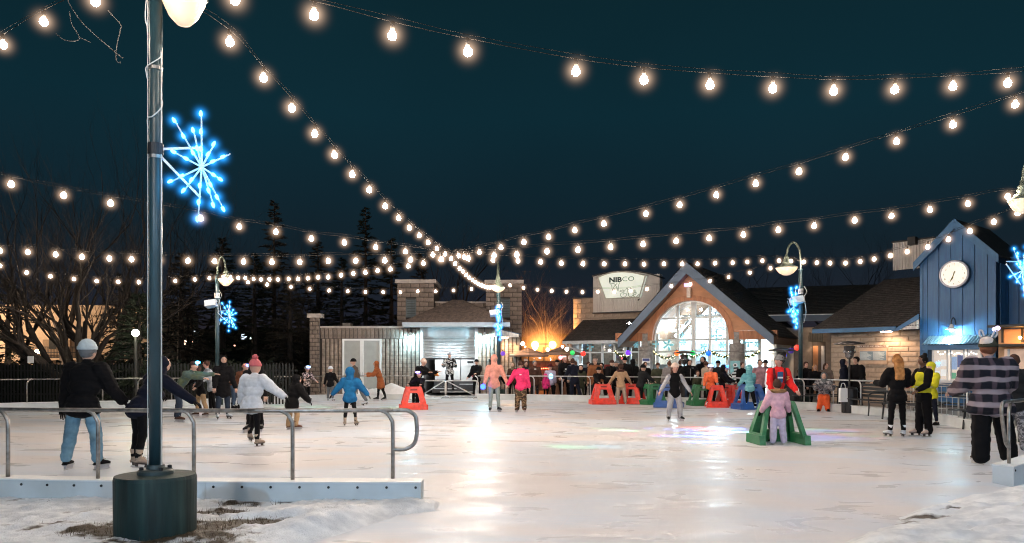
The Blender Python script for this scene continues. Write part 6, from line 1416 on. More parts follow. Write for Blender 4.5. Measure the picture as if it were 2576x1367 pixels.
# wire mesh barrier at the right behind the ice
mf = empty('mesh_barrier', (0,0,0), 0, 'low wire mesh barrier behind the kerb by the picnic tables', 'fence'); A = P(2245, 950, 21.9); B = P(2455, 950, 18.6); A.z = B.z = 0; mb = MB(); n_ = 16
for i in range(n_+1): q_ = A.lerp(B, i/n_); mb.tube([(q_.x,q_.y,.08),(q_.x,q_.y,.98)], .007, 4)
for z in (.10,.40,.70,.97): mb.tube([(A.x,A.y,z),(B.x,B.y,z)], .009, 4)
mb.build('wire_grid', steel_far, mf, kind='stuff')
for i in (0,.5,1): q_ = A.lerp(B, i); MB().tube([(q_.x,q_.y,-.03),(q_.x,q_.y,1.02)], .02, 7).build('post', steel_far, mf)
# things behind the far railing
tb = mat('crate_orange', (.6,.18,.04), .6); 
g = P(1363, 985, 34.5); e = empty('crate', (g.x, g.y, 0), R(8), 'orange crate on the ground behind the railing', 'crate'); 
for s_ in (-1,1): MB().box(-.28,.28,s_*.2-.012,s_*.2+.012,.02,.34).build('side_panel', tb, e); MB().box(s_*.28-.012,s_*.28+.012,-.186,.186,.02,.34).build('end_panel', tb, e)
MB().box(-.26,.26,-.18,.18,.02,.04).build('base', tb, e)
g = P(2005, 985, 27.2); e = empty('rubbish_bin', (g.x-.2, g.y, 0), 0, 'black bin behind the railing right of the man in red', 'bin')
MB().lathe([(.26,0),(.30,.85)], 16).build('body', mat('bin_black',(.012,.013,.014),.6), e); MB().lathe([(.33,.85),(.33,.92),(.2,1.0),(0,1.02)], 16).build('lid', mat('bin_black',(.012,.013,.014),.6), e)
g = P(2121, 985, 24.2); e = empty('white_bag', (g.x, g.y, 0), R(12), 'white paper bag hanging below the railing by the hooded person', 'bag'); MB().prism([(-.13,.35),(.13,.35),(.12,.78),(-.12,.78)], -.05, .05).build('bag_body', white_paint, e); MB().tube(catmull([(-.08,0,.78),(-.05,0,.92),(.05,0,.92),(.08,0,.78)],4), .008, 5).build('handle', white_paint, e)
# ------------------------------------------------------------------ people
skin = {'pale': mat('skin_pale', (.52,.31,.23), .5, var=.08, nscale=20), 'rosy': mat('skin_rosy', (.50,.26,.20), .5, var=.1, nscale=20), 'brown': mat('skin_brown', (.14,.065,.038), .45, var=.1, nscale=20)}
facedark = mat('eye_dark', (.02,.015,.012), .3, var=0); lipm = mat('lip', (.35,.12,.10), .5, var=0)
def cloth(name, col, rough=.85, sheen=.0, tint=None, var=.14):
    return mat('cloth_'+name, col, rough, var=var, nscale=14, bump=.010, bscale=11, tint=tint, sheen=sheen, spec=.16)
BLACK = cloth('black', (.0035,.0035,.0045)); NAVY = cloth('navy', (.006,.008,.018)); CHAR = cloth('charcoal', (.016,.017,.019)); DENIM = cloth('denim', (.045,.075,.12), tint=(.03,.05,.085)); LDENIM = cloth('light_denim', (.17,.31,.41), tint=(.10,.21,.31)); DDENIM = cloth('dark_denim', (.02,.03,.05))
GREY = cloth('grey', (.13,.14,.15)); LGREY = cloth('light_grey', (.42,.42,.44), tint=(.33,.33,.36)); CREAM = cloth('cream', (.62,.47,.40)); WHITE = cloth('white_fabric', (.62,.66,.72)); PINKH = cloth('salmon_pink', (.74,.33,.26)); HOT = cloth('hot_pink', (.80,.045,.16)); PALEPINK = cloth('pale_pink', (.68,.42,.50), tint=(.60,.34,.44)); LILAC = cloth('lilac', (.42,.38,.50)); TAN = cloth('tan', (.40,.26,.16)); KHAKI = cloth('khaki', (.38,.25,.14)); BEIGE = cloth('beige', (.36,.28,.22)); RUST = cloth('rust', (.28,.085,.03)); BROWN = cloth('brown', (.14,.055,.03)); DBROWN = cloth('dark_brown', (.06,.030,.022)); OLIVE = cloth('olive', (.045,.05,.032)); GREEN = cloth('sage_green', (.065,.10,.095), tint=(.09,.11,.06)); BLUE = cloth('royal_blue', (.012,.12,.28), tint=(.01,.09,.23)); ORANGE = cloth('orange', (.85,.16,.055)); RED = cloth('red', (.62,.02,.02)); MAROON = cloth('maroon', (.07,.012,.015)); HIVIS = cloth('hi_vis_yellow', (.62,.58,.03)); JOG = cloth('grey_green', (.24,.29,.27)); ROSEKNIT = cloth('rose_knit', (.50,.13,.15)); PEACH = cloth('peach', (.75,.33,.25)); ORTR = cloth('orange_trousers', (.65,.10,.03)); GBR = cloth('grey_brown', (.085,.068,.058)); DTEAL = cloth('dark_teal', (.06,.20,.22))
def pattern(name, kind, cols, scale):
    m = bpy.data.materials.new(name); m.use_nodes = True; n = m.node_tree; b = n.nodes['Principled BSDF']; L = n.links.new; b.inputs['Roughness'].default_value = .88; b.inputs['Specular IOR Level'].default_value = .3
    t = n.nodes.new('ShaderNodeTexCoord'); mp = n.nodes.new('ShaderNodeMapping'); L(t.outputs['Object'], mp.inputs[0]); mp.inputs['Scale'].default_value = scale
    r = n.nodes.new('ShaderNodeValToRGB'); e = r.color_ramp.elements; r.color_ramp.interpolation = 'CONSTANT' if kind != 'plaid' else 'LINEAR'
    if kind in ('camo', 'stripes', 'patches'):
        q = n.nodes.new('ShaderNodeTexNoise') if kind != 'stripes' else n.nodes.new('ShaderNodeTexWave')
        q.inputs['Scale'].default_value = 1.0
        if kind == 'stripes': q.inputs['Distortion'].default_value = 5; q.bands_direction = 'Z'
        else: q.inputs['Detail'].default_value = 1.5
        L(mp.outputs[0], q.inputs['Vector']); L(q.outputs['Fac'], r.inputs[0])
        ps = (.0,.44,.50,.57) if kind != 'stripes' else (.0,.45,.7,.9)
        for i, c in enumerate(cols):
            if i < 2: e[i].position = ps[i]; e[i].color = (*c,1)
            else: x = e.new(ps[i]); x.color = (*c,1)
        L(r.outputs[0], b.inputs['Base Color'])
    else:   # plaid: two crossing sets of soft bands
        sep = n.nodes.new('ShaderNodeSeparateXYZ'); nz = n.nodes.new('ShaderNodeTexNoise'); nz.inputs['Scale'].default_value = 3; L(t.outputs['Object'], nz.inputs['Vector'])
        ad = n.nodes.new('ShaderNodeVectorMath'); ad.operation = 'MULTIPLY_ADD'; L(nz.outputs['Color'], ad.inputs[0]); ad.inputs[1].default_value = (2.2,2.2,2.6); L(mp.outputs[0], ad.inputs[2]); L(ad.outputs[0], sep.inputs[0])
        outs = []
        for ax in ('X','Z'):
            mu = n.nodes.new('ShaderNodeMath'); mu.operation = 'SINE'; L(sep.outputs[ax], mu.inputs[0]); q = n.nodes.new('ShaderNodeMapRange'); q.inputs['From Min'].default_value = .15 if ax == 'Z' else .3; q.inputs['From Max'].default_value = .55 if ax == 'Z' else .75; L(mu.outputs[0], q.inputs['Value']); outs.append(q.outputs[0])
        a1 = n.nodes.new('ShaderNodeMixRGB'); a1.inputs[1].default_value = (*cols[0],1); a1.inputs[2].default_value = (*cols[1],1); L(outs[0], a1.inputs[0])
        a2 = n.nodes.new('ShaderNodeMixRGB'); L(a1.outputs[0], a2.inputs[1]); a2.inputs[2].default_value = (*cols[2],1); 
        mm = n.nodes.new('ShaderNodeMath'); mm.operation = 'MULTIPLY'; L(outs[1], mm.inputs[0]); mm.inputs[1].default_value = .85; L(mm.outputs[0], a2.inputs[0]); L(a2.outputs[0], b.inputs['Base Color'])
    bn = n.nodes.new('ShaderNodeTexNoise'); bn.inputs['Scale'].default_value = 12; L(t.outputs['Object'], bn.inputs['Vector']); bp = n.nodes.new('ShaderNodeBump'); bp.inputs['Strength'].default_value = .6; bp.inputs['Distance'].default_value = .01; L(bn.outputs['Fac'], bp.inputs['Height']); L(bp.outputs[0], b.inputs['Normal'])
    return m
CAMO = pattern('brown_camouflage', 'camo', ((.018,.012,.008),(.10,.055,.03),(.22,.14,.08),(.05,.035,.02)), (7,7,9))
ZEB = pattern('teal_wavy_stripes', 'stripes', ((.05,.25,.30),(.25,.62,.66),(.05,.28,.33),(.45,.75,.78)), (2,2,9))
BWP = pattern('black_white_patches', 'patches', ((.01,.01,.012),(.50,.52,.54),(.02,.02,.02),(.55,.57,.58)), (5,5,7))
PLAID = pattern('plaid_flannel', 'plaid', ((.005,.006,.012),(.055,.038,.050),(.27,.22,.24)), (30,26,34))
CHECK = pattern('cream_black_check', 'patches', ((.02,.02,.02),(.55,.42,.38),(.02,.02,.02),(.5,.4,.36)), (9,9,9))
GREYPAT = pattern('grey_patterned_wrap', 'patches', ((.06,.06,.07),(.26,.26,.28),(.10,.10,.11),(.32,.31,.32)), (10,10,12))

PEND = []
def organic(mb_, vox, name, mats, parent, smooth_it=3, disp=0.0, seed=0, dec=None):
    """one continuous surface grown over overlapping volumes (remeshed all together at the end)"""
    o = link(name, mb_.mesh(name, mats), parent)
    m1 = o.modifiers.new('r', 'REMESH'); m1.mode = 'VOXEL'; m1.voxel_size = vox; m1.use_smooth_shade = True
    m2 = o.modifiers.new('s', 'SMOOTH'); m2.iterations = smooth_it; m2.factor = .5
    PEND.append((o, mats, disp, seed)); return o
def grow_all():
    dg = bpy.context.evaluated_depsgraph_get(); new = [bpy.data.meshes.new_from_object(o.evaluated_get(dg)) for o, *_ in PEND]
    for (o, mats, disp, seed), me2 in zip(PEND, new):
        o.modifiers.clear(); me2.name = o.data.name; me2.materials.clear(); me2.materials.append(mats)
        if disp:
            for v in me2.vertices:
                p_ = v.co; q_ = Vector((p_.x*7+seed, p_.y*7, p_.z*13)); v.co = p_+v.normal*(noise.noise(q_)*disp+noise.noise(q_*2.3)*disp*.5)
        me2.polygons.foreach_set('use_smooth', [True]*len(me2.polygons)); o.data = me2
def cap(mb_, a, b, ra, rb, n=9):
    a = Vector(a); b = Vector(b); mb_.tube([a.lerp(b,-.001), a, b, b.lerp(a,-.001)], [ra*.6, ra, rb, rb*.6], n); mb_.ball(a, ra, n, 6); mb_.ball(b, rb, n, 6)
HAND = {}
def hand_mesh(m_, curl):
    k = (m_.name, curl)
    if k in HAND: return HAND[k]
    mb = MB()          # palm along -z from the wrist, fingers continue; thumb on +x
    mb.ball((0,0,-.045), (.040,.017,.052), 10, 7); mb.tube([(0,0,.03),(0,0,-.02)], [.024,.027], 8)
    for i, (x, l) in enumerate(((.030,.068),(.010,.078),(-.011,.072),(-.031,.056))):
        a1 = curl*.6; a2 = curl*1.6
        p0 = Vector((x,0,-.082)); p1 = p0+Vector((x*.15,-math.sin(a1)*l*.5,-math.cos(a1)*l*.5)); p2 = p1+Vector((0,-math.sin(a2)*l*.5,-math.cos(a2)*l*.5)); mb.tube([p0+Vector((0,0,.02)),p0,p1,p2], [.0095,.0100,.0092,.0070], 6)
    mb.tube([(.03,-.004,-.025),(.052,-.012,-.055),(.056,-.022,-.085)], [.013,.0115,.008], 6)
    HAND[k] = mb.mesh('hand', m_, True); return HAND[k]
SK = {}
def skate_mesh(style, col):
    k = (style, col.name)
    if k in SK: return SK[k]
    mb = MB(); 
    sec = [(.095,.042,.02),(.06,.045,.055),(.02,.046,.10),(-.03,.043,.085),(-.08,.044,.062),(-.13,.040,.05),(-.165,.022,.035)]   # y, halfwidth, height of boot over the sole
    vs_ = []; n_ = 8
    # foot: sweep along y
    for (y, hw, h) in sec:
        for j in range(n_): a = 2*math.pi*j/n_; vs_.append((hw*math.cos(a), y, .075+h*.5+h*.5*math.sin(a)))
    fs = []
    for i in range(len(sec)-1):
        for j in range(n_): j2 = (j+1)%n_; fs.append((i*n_+j,(i+1)*n_+j,(i+1)*n_+j2,i*n_+j2))
    fs += [tuple(range(n_)), tuple((len(sec)-1)*n_+j for j in reversed(range(n_)))]
    mb.add(vs_, fs); mb.tube([(0,.045,.09),(0,.045,.18),(0,.055,.27)], [.046,.044,.052], 10)
    boot = mb.mesh('skate_boot', col, True)
    mb = MB(); mb.box(-.034,.034,-.15,.085,.062,.076); mb.box(-.012,.012,.03,.07,.02,.062); mb.box(-.012,.012,-.12,-.07,.02,.062)
    if style == 'hockey': mb.box(-.014,.014,-.14,.085,.022,.055)
    sole = mb.mesh('sole', mat('skate_sole',(.04,.03,.028),.5) if style != 'hockey' else mat('skate_holder',(.4,.4,.42),.4))
    bl = MB().prism([(-.175,.012),(-.15,.0),(.10,.0),(.12,.012),(.10,.026),(-.16,.026)], -.003, .003, 'x').mesh('blade', steel_far)
    lc = MB()
    for i in range(5): lc.tube([(-.03,-.075+.028*i,.155+.012*i),(.03,-.062+.028*i,.158+.013*i)], .004, 4)
    lace = lc.mesh('laces', mat('lace',(.6,.58,.55),.7)); SK[k] = (boot, sole, bl, lace); return SK[k]
NP = [0]
def person(label, u, Y, H, yaw=0, lean=0, side=0, head=None, pitch=0, arms=((12,5,12),(12,5,12)), legs=((5,3,4),(5,-3,2)), jk=BLACK, jlen=0, puff=.012, tr=BLACK, tw=.0, feet='skate', fcol=None, sk='pale', hair=None, hl=0, hat=None, pom=False, hood=None, gloves=None, child=False, z0=0, sit=False, extra=None, group=None, x=None, vest=None, vox=None, hw=1.0, curl=.4, fyaw=(None,None), bw=1.0, cuff=None):
    NP[0] += 1; sd = NP[0]*3.7; random.seed(NP[0])
    X = (u-1288)/FP*Y if x is None else x
    e = empty('person', (X, Y, z0), R(yaw), label, 'person', group)
    hs = (1.28 if child else 1.0)*hw; rr = H
    far = Y > 19; vx = vox or (.026 if far else (.018 if Y > 13 else .014)); vx = min(vx, .017*H*(1.15 if far else .9))
    lift = (.085 if feet == 'skate' else .03); fs_ = min(1.0, max(.72, H/1.7)) 
    back = abs(((yaw+180) % 360)-180) > 90
    A2 = arms[::-1] if back else arms; L2_ = legs[::-1] if back else legs
    # torso axis
    la, sa = R(lean), R(side if not back else -side); T_ = Vector((math.sin(sa), -math.sin(la), math.cos(la)*math.cos(sa))).normalized(); F_ = Vector((0,-math.cos(la),-math.sin(la))); Xv = T_.cross(F_).normalized(); Xv = Xv if Xv.x > 0 else -Xv
    rotT = Matrix((Xv, -F_, T_)).transposed()
    # legs
    ft = []; joints = []
    for s_, (ab, fl, kn) in zip((-1,1), L2_):
        hip = Vector((s_*.052*H*bw,0,0)); a = R(ab); f = R(fl); g = R(fl-kn)
        k_ = hip+Vector((s_*math.sin(a)*math.cos(f), -math.sin(f), -math.cos(f)*math.cos(a)))*.235*H
        an = k_+Vector((s_*math.sin(a)*.7, -math.sin(g), -math.cos(g)*math.cos(a)))*.225*H; joints.append((hip, k_, an)); ft.append(an)
    low = min(p_.z for p_ in ft); pz = -low+.045*H*.6+lift*fs_
    if feet != 'skate': pz = -low+.05*H
    O = Vector((0,0,pz))
    Tp = lambda t, dx=0, dy=0: O+T_*t*H+Xv*dx*H-F_*dy*H
    # head
    hy = R(0 if head is None else head); hc = Tp(.36)+Vector((0,-.010*H,0))+(T_*.35+Vector((0,0,.65))).normalized()*.075*H*(hs**.6)
    Rh = Matrix.Rotation(hy, 3, 'Z') @ Matrix.Rotation(R(pitch), 3, 'X') if True else None
    hr = .066*H*hs
    def hp(x, y, z): return hc+Rh@Vector((x*hr, y*hr, z*hr))
    body = MB()
    body.ball(hc, (hr*.76, hr*.92, hr*1.0), 12, 9, Rh); body.ball(hp(0,-.34,-.42), (hr*.52,hr*.5,hr*.5), 10, 7, Rh)
    body.ball(hp(0,-.93,-.12), (hr*.13,hr*.2,hr*.2), 7, 5, Rh)
    for s_ in (-1,1): body.ball(hp(s_*.76,.05,-.1), (hr*.10,hr*.17,hr*.24), 6, 5, Rh)
    cap(body, Tp(.27), hp(0,.05,-.5), .036*H, .030*H*hs**.5)
    body.ball(Tp(.24), (.105*H*bw,.060*H,.075*H), 10, 7, rotT); body.ball(Tp(.10), (.085*H*bw,.055*H,.10*H), 10, 7, rotT); body.ball(Tp(-.01), (.088*H*bw,.060*H,.07*H), 10, 7, rotT)
    for (a, b, c) in joints: cap(body, O+a, O+b, .050*H, .034*H); cap(body, O+b, O+c, .034*H, .022*H)
    jm = MB(); p = puff
    jm.ball(Tp(.245), ((.100+p)*H*bw,(.060+p)*H,(.072+p)*H), 12, 8, rotT); jm.ball(Tp(.14), ((.088+p)*H*bw,(.060+p)*H,(.095)*H), 12, 8, rotT); jm.ball(Tp(.02), ((.088+p)*H*bw,(.064+p)*H,.085*H), 12, 8, rotT)
    cap(jm, Tp(.30,-.05), Tp(.30,.05), (.035+p*.6)*H, (.035+p*.6)*H); cap(jm, Tp(.29), Tp(.345), (.045+p*.4)*H, (.034+p*.3)*H)
    for s_ in (-1, 1): jm.ball(Tp(-.015, s_*.042), ((.066+p*.8)*H*bw,(.068+p)*H,.060*H), 10, 7)
    jlen = max(jlen, .02)
    if jlen > 0:
        for i in range(1, 4):
            t = jlen*i/3; jm.ball(Tp(-.03)+Vector((0,0,-t*H*.92)), ((.104+p+t*.10)*H*bw,(.074+p+t*.08)*H,.065*H), 12, 7)
    hands = []
    for s_, (ab, fl, elb) in zip((-1,1), A2):
        sh = Tp(.285, s_*.108*bw); a = R(ab); f = R(fl)+la*.6; g = R(fl+elb)+la*.6; a2 = a*(1-min(elb,120)/170)
        el_ = sh+Vector((s_*math.sin(a), -math.sin(f)*math.cos(a), -math.cos(f)*math.cos(a)))*.165*H
        wr_ = el_+Vector((s_*math.sin(a2), -math.sin(g)*math.cos(a2), -math.cos(g)*math.cos(a2)))*.145*H
        cap(body, sh, el_, .030*H, .024*H); cap(body, el_, wr_, .024*H, .018*H)
        if vest is None: cap(jm, sh, el_, (.042+p)*H, (.032+p*.9)*H); cap(jm, el_, wr_, (.032+p*.9)*H, (.026+p*.6)*H)
        hands.append((s_, sh, el_, wr_))
    ob = organic(body, vx*1.15, 'body', skin[sk], e, 2)
    jc = organic(jm, vx, 'jacket', jk, e, 2, disp=(.0045*H if puff < .02 else .0085*H), seed=sd)
    if vest is not None:
        sm_ = MB()
        for (s_, sh, el_, wr_) in hands: cap(sm_, sh, el_, (.040+p*.6)*H, (.032+p*.6)*H); cap(sm_, el_, wr_, (.032+p*.6)*H, (.026+p*.5)*H)
        organic(sm_, vx, 'sleeves', vest, e, 2, disp=.006*H, seed=sd+3)
    tm_ = MB(); tm_.ball(Tp(-.005), ((.088+p*.5)*H*bw,(.062+tw*.5)*H,.065*H), 12, 8, rotT)
    for (a, b, c) in joints: cap(tm_, O+a+Vector((0,0,-.01*H)), O+b, (.054+tw*.6)*H, (.040+tw)*H); cap(tm_, O+b, O+c+Vector((0,0,(.0 if tw > .012 else .025)*H)), (.040+tw)*H, (.031+tw*1.1)*H)
    organic(tm_, vx*1.15, 'trousers', tr, e, 2, disp=.006*H, seed=sd+9)
    for (s_, sh, el_, wr_) in hands:
        d = (wr_-el_).normalized(); hm = link('glove' if gloves else 'hand', hand_mesh(gloves or skin[sk], curl), e, wr_+d*.01*H)
        q_ = (-d).to_track_quat('Z', 'Y'); hm.rotation_euler = q_.to_euler(); sc_ = H/1.75*(1.15 if gloves else 1.05); hm.scale = (-s_*sc_ if True else sc_, sc_, sc_)
    # feet
    for i, (s_, (a, b, c)) in enumerate(zip((-1,1), joints)):
        an = O+c; fy = R(14*s_) if fyaw[i] is None else R(fyaw[i]); rx = max(-.9, min(.9, -(L2_[i][1]-L2_[i][2])*math.pi/180*.75)) if abs(L2_[i][1]-L2_[i][2]) > 14 else 0
        f = empty('skate' if feet == 'skate' else 'boot'); f.parent = e; f.location = an+Vector((0,0,0)); f.rotation_euler = (rx,0,fy)
        col = fcol or BLACK
        if feet == 'skate':
            boot, sole, bl, lace = skate_mesh('figure' if col in (WHITE, CREAM, BEIGE) else 'hockey', col)
            for nm, me_ in (('skate_boot', boot), ('sole', sole), ('blade', bl), ('laces', lace)): link(nm, me_, f, (0,-.045*fs_,-(.085+.027*H)*fs_-.0), None, fs_)
        else:
            mb = MB(); mb.tube([(0,.04,.0),(0,.035,-.04*H)],[.045*fs_,.048*fs_],9); mb.ball((0,-.06*fs_,-.022*H),(.046*fs_,.125*fs_,.045*fs_),10,7); mb.box(-.045*fs_,.045*fs_,-.175*fs_,.07*fs_,-.048*H,-.03*H); mb.build('shoe', col, f, smooth=True)
    # face, hair, hat, hood
    fm = MB()
    for s_ in (-1,1): fm.ball(hp(s_*.30,-.80,.02), (hr*.10,hr*.06,hr*.06), 7, 5, Rh); fm.ball(hp(s_*.30,-.80,.20), (hr*.17,hr*.07,hr*.035), 7, 5, Rh)
    if not (back and head is None): fm.build('eyes', facedark, e, smooth=True); MB().ball(hp(0,-.80,-.52), (hr*.22,hr*.07,hr*.055), 8, 5, Rh).build('mouth', lipm, e, smooth=True)
    if hair is not None:
        hm_ = MB(); hm_.ball(hp(0,.14,.14), (hr*.86,hr*.92,hr*.98), 12, 8, Rh)
        if hl > 0:
            for dx in (-.35,0,.35): cap(hm_, hp(dx,.55,.1), hp(dx*1.1,.75,-.4), hr*.52, hr*.5); cap(hm_, hp(dx*1.1,.75,-.4), hp(dx*1.3,.7,-.4)+Vector((0,(.012+puff*1.1)*H,-hl*H)), hr*.5, hr*.36)
        if hl < 0: hm_.ball(hp(0,.45,1.02), hr*.45, 9, 7)
        organic(hm_, max(.010, vx*.6), 'hair', hair, e, 1, disp=.008*H, seed=sd)
    if hat is not None:
        h_ = empty('hat'); h_.parent = e; h_.location = hc; h_.rotation_euler = Rh.to_euler()
        MB().lathe([(hr*.90,hr*.10),(hr*.93,hr*.32),(hr*.90,hr*.55),(hr*.76,hr*.86),(hr*.5,hr*1.10),(hr*.2,hr*1.22),(0,hr*1.24)], 18, (0,hr*.10,0), cap=False).build('crown', hat, h_, smooth=True).scale = (.92,1.06,1)
        MB().lathe([(hr*.92,hr*.08),(hr*1.0,hr*.12),(hr*1.0,hr*.42),(hr*.92,hr*.46)], 18, (0,hr*.10,0), cap=False).build('cuff', cuff or hat, h_, smooth=True).scale = (.92,1.06,1)
        if pom: 
            pb_ = MB(); pb_.ball((0,hr*.1,hr*1.42), hr*.42, 12, 9); 
            for k in range(60):
                d = Vector((random.gauss(0,1),random.gauss(0,1),random.gauss(0,1))).normalized(); c = Vector((0,hr*.1,hr*1.42)); q_ = d.orthogonal().normalized()*hr*.08; pb_.add([c+d*hr*.3-q_, c+d*hr*.3+q_, c+d*hr*.52], [(0,1,2)])
            pb_.build('pompom', pom if pom is not True else hat, h_)
    if hood is not None:
        hm_ = MB(); hm_.ball(hp(0,.36,.14), (hr*1.02,hr*1.0,hr*1.14), 14, 9, Rh); cap(hm_, hp(0,.35,-.3), Tp(.31), hr*.85, hr*.95); ho = organic(hm_, max(.012, vx*.7), 'hood', hood, e, 2, disp=.008*H, seed=sd)
    e['_'] = 1; del e['_']
    if extra: extra(e, dict(Tp=Tp, hp=hp, hr=hr, H=H, hc=hc, Rh=Rh, hands=hands, O=O, rotT=rotT))
    return e
# extras
def headlight(col, es=18, dx=.5, dz=.55, r_=.35):
    def f(e, k):
        MB().tube([k['hp'](math.sin(a)*.92, .1-math.cos(a)*1.0, .45) for a in [i*6.283/14 for i in range(15)]], k['hr']*.07, 6).build('headband', dark, e)
        for s_ in (-.5, 0, .5): MB().ball(k['hp'](s_, -.9, dz+.15), k['hr']*r_*(.8 if s_ else 1), 8, 6).build('light', emis('band_%s'%str(col), col, es), e, smooth=True)
        ld = bpy.data.lights.new('band', 'POINT'); ld.energy = 2.2; ld.color = col; ld.shadow_soft_size = .04
        lo = bpy.data.objects.new('band_light', ld); C.objects.link(lo); lo.parent = e; lo.location = k['hp'](0,-1.6,.8)
    return f
def glowball(col, side=-1, es=10, r_=.075):
    def f(e, k):
        s_, sh, el_, wr_ = k['hands'][0 if side < 0 else 1]; p_ = wr_+Vector((side*.06,-.05,-.10)); MB().ball(p_, r_, 10, 7).build('glow_ball', emis('gb_%s'%str(col), col, es), e, smooth=True)
    return f
def collar(m_, t=.31, r_=.06, h=.05):
    def f(e, k):
        H = k['H']; mb = MB()
        for i in range(90):
            a = random.uniform(0, 6.283); c = k['Tp'](t+random.uniform(-.012,.03), math.cos(a)*r_*1.25, math.sin(a)*r_*1.05+.01); d = Vector((math.cos(a),math.sin(a),random.uniform(-.3,.8))).normalized(); q_ = d.orthogonal().normalized()*.02; mb.add([c-q_, c+q_, c+d*.055], [(0,1,2)])
        pts = [k['Tp'](t+.01, math.cos(a)*r_*1.2, math.sin(a)*r_+.01) for a in [i*6.283/16 for i in range(17)]]; mb.tube(pts, .034*H, 7); mb.build('fur_trim', m_, e, smooth=True)
    return f
def both(*fs):
    def f(e, k):
        for g_ in fs: g_(e, k)
    return f
def panel(nm, m_, t0, t1, w_, front=True, off=.085):
    def f(e, k):
        H = k['H']; s_ = -1 if front else 1; a = k['Tp'](t0,-w_,s_*off); b = k['Tp'](t0,w_,s_*off); c = k['Tp'](t1,w_,s_*off); d = k['Tp'](t1,-w_,s_*off); n_ = (b-a).cross(d-a).normalized()*.006
        MB().add([a-n_,b-n_,c-n_,d-n_,a+n_,b+n_,c+n_,d+n_], [(0,3,2,1),(4,5,6,7),(0,1,5,4),(1,2,6,5),(2,3,7,6),(3,0,4,7)]).build(nm, m_, e)
    return f

# skating aids: plastic frames pushed over the ice
def aid_meshes(col):
    nm = 'plastic_%s'%col[0]; m_ = mat(nm, col[1], .48, var=.22, nscale=9, spec=.4, bump=.003, bscale=20, tint=tuple(min(1,c*.8+.05) for c in col[1]))
    def ring(A, B, th):
        """frame between outer A and inner B polygons (x,z), thickness th along y"""
        mb = MB(); n = len(A); vs_ = []
        for p_, q_ in zip(A, B): vs_ += [(p_[0],-th/2,p_[1]),(q_[0],-th/2,q_[1]),(q_[0],th/2,q_[1]),(p_[0],th/2,p_[1])]
        fs = []
        for i in range(n):
            a = i*4; b = ((i+1)%n)*4
            for k in range(4): fs.append((a+k, b+k, b+(k+1)%4, a+(k+1)%4))
        return mb.add(vs_, fs)
    side = ring([(-.34,.02),(.34,.02),(.32,.20),(.19,.74),(.14,.79),(-.14,.79),(-.19,.74),(-.32,.20)], [(-.20,.20),(.20,.20),(.195,.23),(.115,.58),(.09,.62),(-.09,.62),(-.115,.58),(-.195,.23)], .07).mesh('side_panel', m_)
    foot = MB().prism([(-.37,0),(.37,0),(.345,.17),(-.345,.17)], -.055, .055).mesh('base_block', m_)
    grip = MB().tube([(-.14,0,.75),(.14,0,.75)], .032, 8).mesh('handle', m_, True)
    mb = ring([(-.43,.0),(.43,.0),(.40,.25),(.27,.74),(.22,.79),(-.22,.79),(-.27,.74),(-.40,.25)], [(-.20,.24),(.20,.24),(.20,.27),(.135,.54),(.11,.58),(-.11,.58),(-.135,.54),(-.20,.27)], .06)
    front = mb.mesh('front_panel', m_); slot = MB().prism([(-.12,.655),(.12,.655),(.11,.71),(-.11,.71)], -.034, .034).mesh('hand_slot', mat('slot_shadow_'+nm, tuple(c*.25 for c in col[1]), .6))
    return side, foot, grip, front, slot
AID = {}
def aid(colname, u, Y, rz, label, sc=1.0, x=None):
    cols = {'red': ('red',(.78,.035,.012)), 'green': ('green',(.012,.16,.055)), 'blue': ('blue',(.008,.075,.30))}
    if colname not in AID: AID[colname] = aid_meshes(cols[colname])
    side, foot, grip, front, slot = AID[colname]; e = empty('skating_aid', ((u-1288)/FP*Y if x is None else x, Y, 0), R(rz), label, 'skating aid', 'plastic skating aids on the ice'); e.scale = (sc,)*3
    for s_ in (-1, 1):
        link('side_panel', side, e, (s_*.415, .04, 0), (R(-s_*14), 0, R(90))); link('base_block', foot, e, (s_*.41, .05, 0), (0, 0, R(90))); link('handle', grip, e, (s_*.235, .04, 0), (0, 0, R(90)))
    f = link('front_panel', front, e, (0,-.33,0), (R(-14),0,0)); link('hand_slot', slot, f); return e
# ------------------------------------------------------------------ skaters near the viewer
ST = ((6,4,6),(6,-2,4))
person('person in black jacket and light blue jeans skating away at the left, pale fluffy hat', 208, 11.3, 1.80, 172, lean=8, arms=((14,-8,12),(20,14,20)), legs=((9,-2,4),(9,6,10)), jk=BLACK, puff=.028, tr=LDENIM, tw=.012, hat=cloth('ice_fluff', (.42,.50,.54)), pom=False, gloves=BLACK, fcol=BLACK, bw=1.2, hair=GREY, hw=1.2)
person('person in dark clothes leaning behind the big lamp post, one arm stretched right', 350, 11.6, 1.70, 150, lean=34, side=4, arms=((30,30,10),(48,10,8)), legs=((5,8,14),(9,-6,10)), jk=NAVY, puff=.018, tr=BLACK, gloves=BLACK, fcol=BEIGE, hood=NAVY)
person('person in sage green sweater with glowing cyan headband bending toward a child', 447, 20.4, 1.72, 82, lean=42, arms=((6,48,12),(10,60,8)), legs=((3,18,22),(3,-6,4)), jk=GREEN, tr=DDENIM, tw=.008, fcol=DBROWN, extra=headlight((.05,.55,1), 26), hair=DBROWN)
person('blurred child in khaki trousers and dark coat held by the bending adult', 506, 22.5, 1.42, -40, lean=12, arms=((30,35,20),(30,30,20)), legs=((10,8,14),(10,-4,8)), jk=BLACK, puff=.02, tr=KHAKI, tw=.01, child=True, fcol=DBROWN, hair=DBROWN)
person('person in pale grey jacket partly hidden behind the tall black coat', 533, 23.4, 1.60, -60, lean=14, arms=((20,20,20),(18,25,30)), jk=cloth('pale_grey', (.36,.40,.46)), puff=.02, tr=BLACK, hair=DBROWN, sk='rosy')
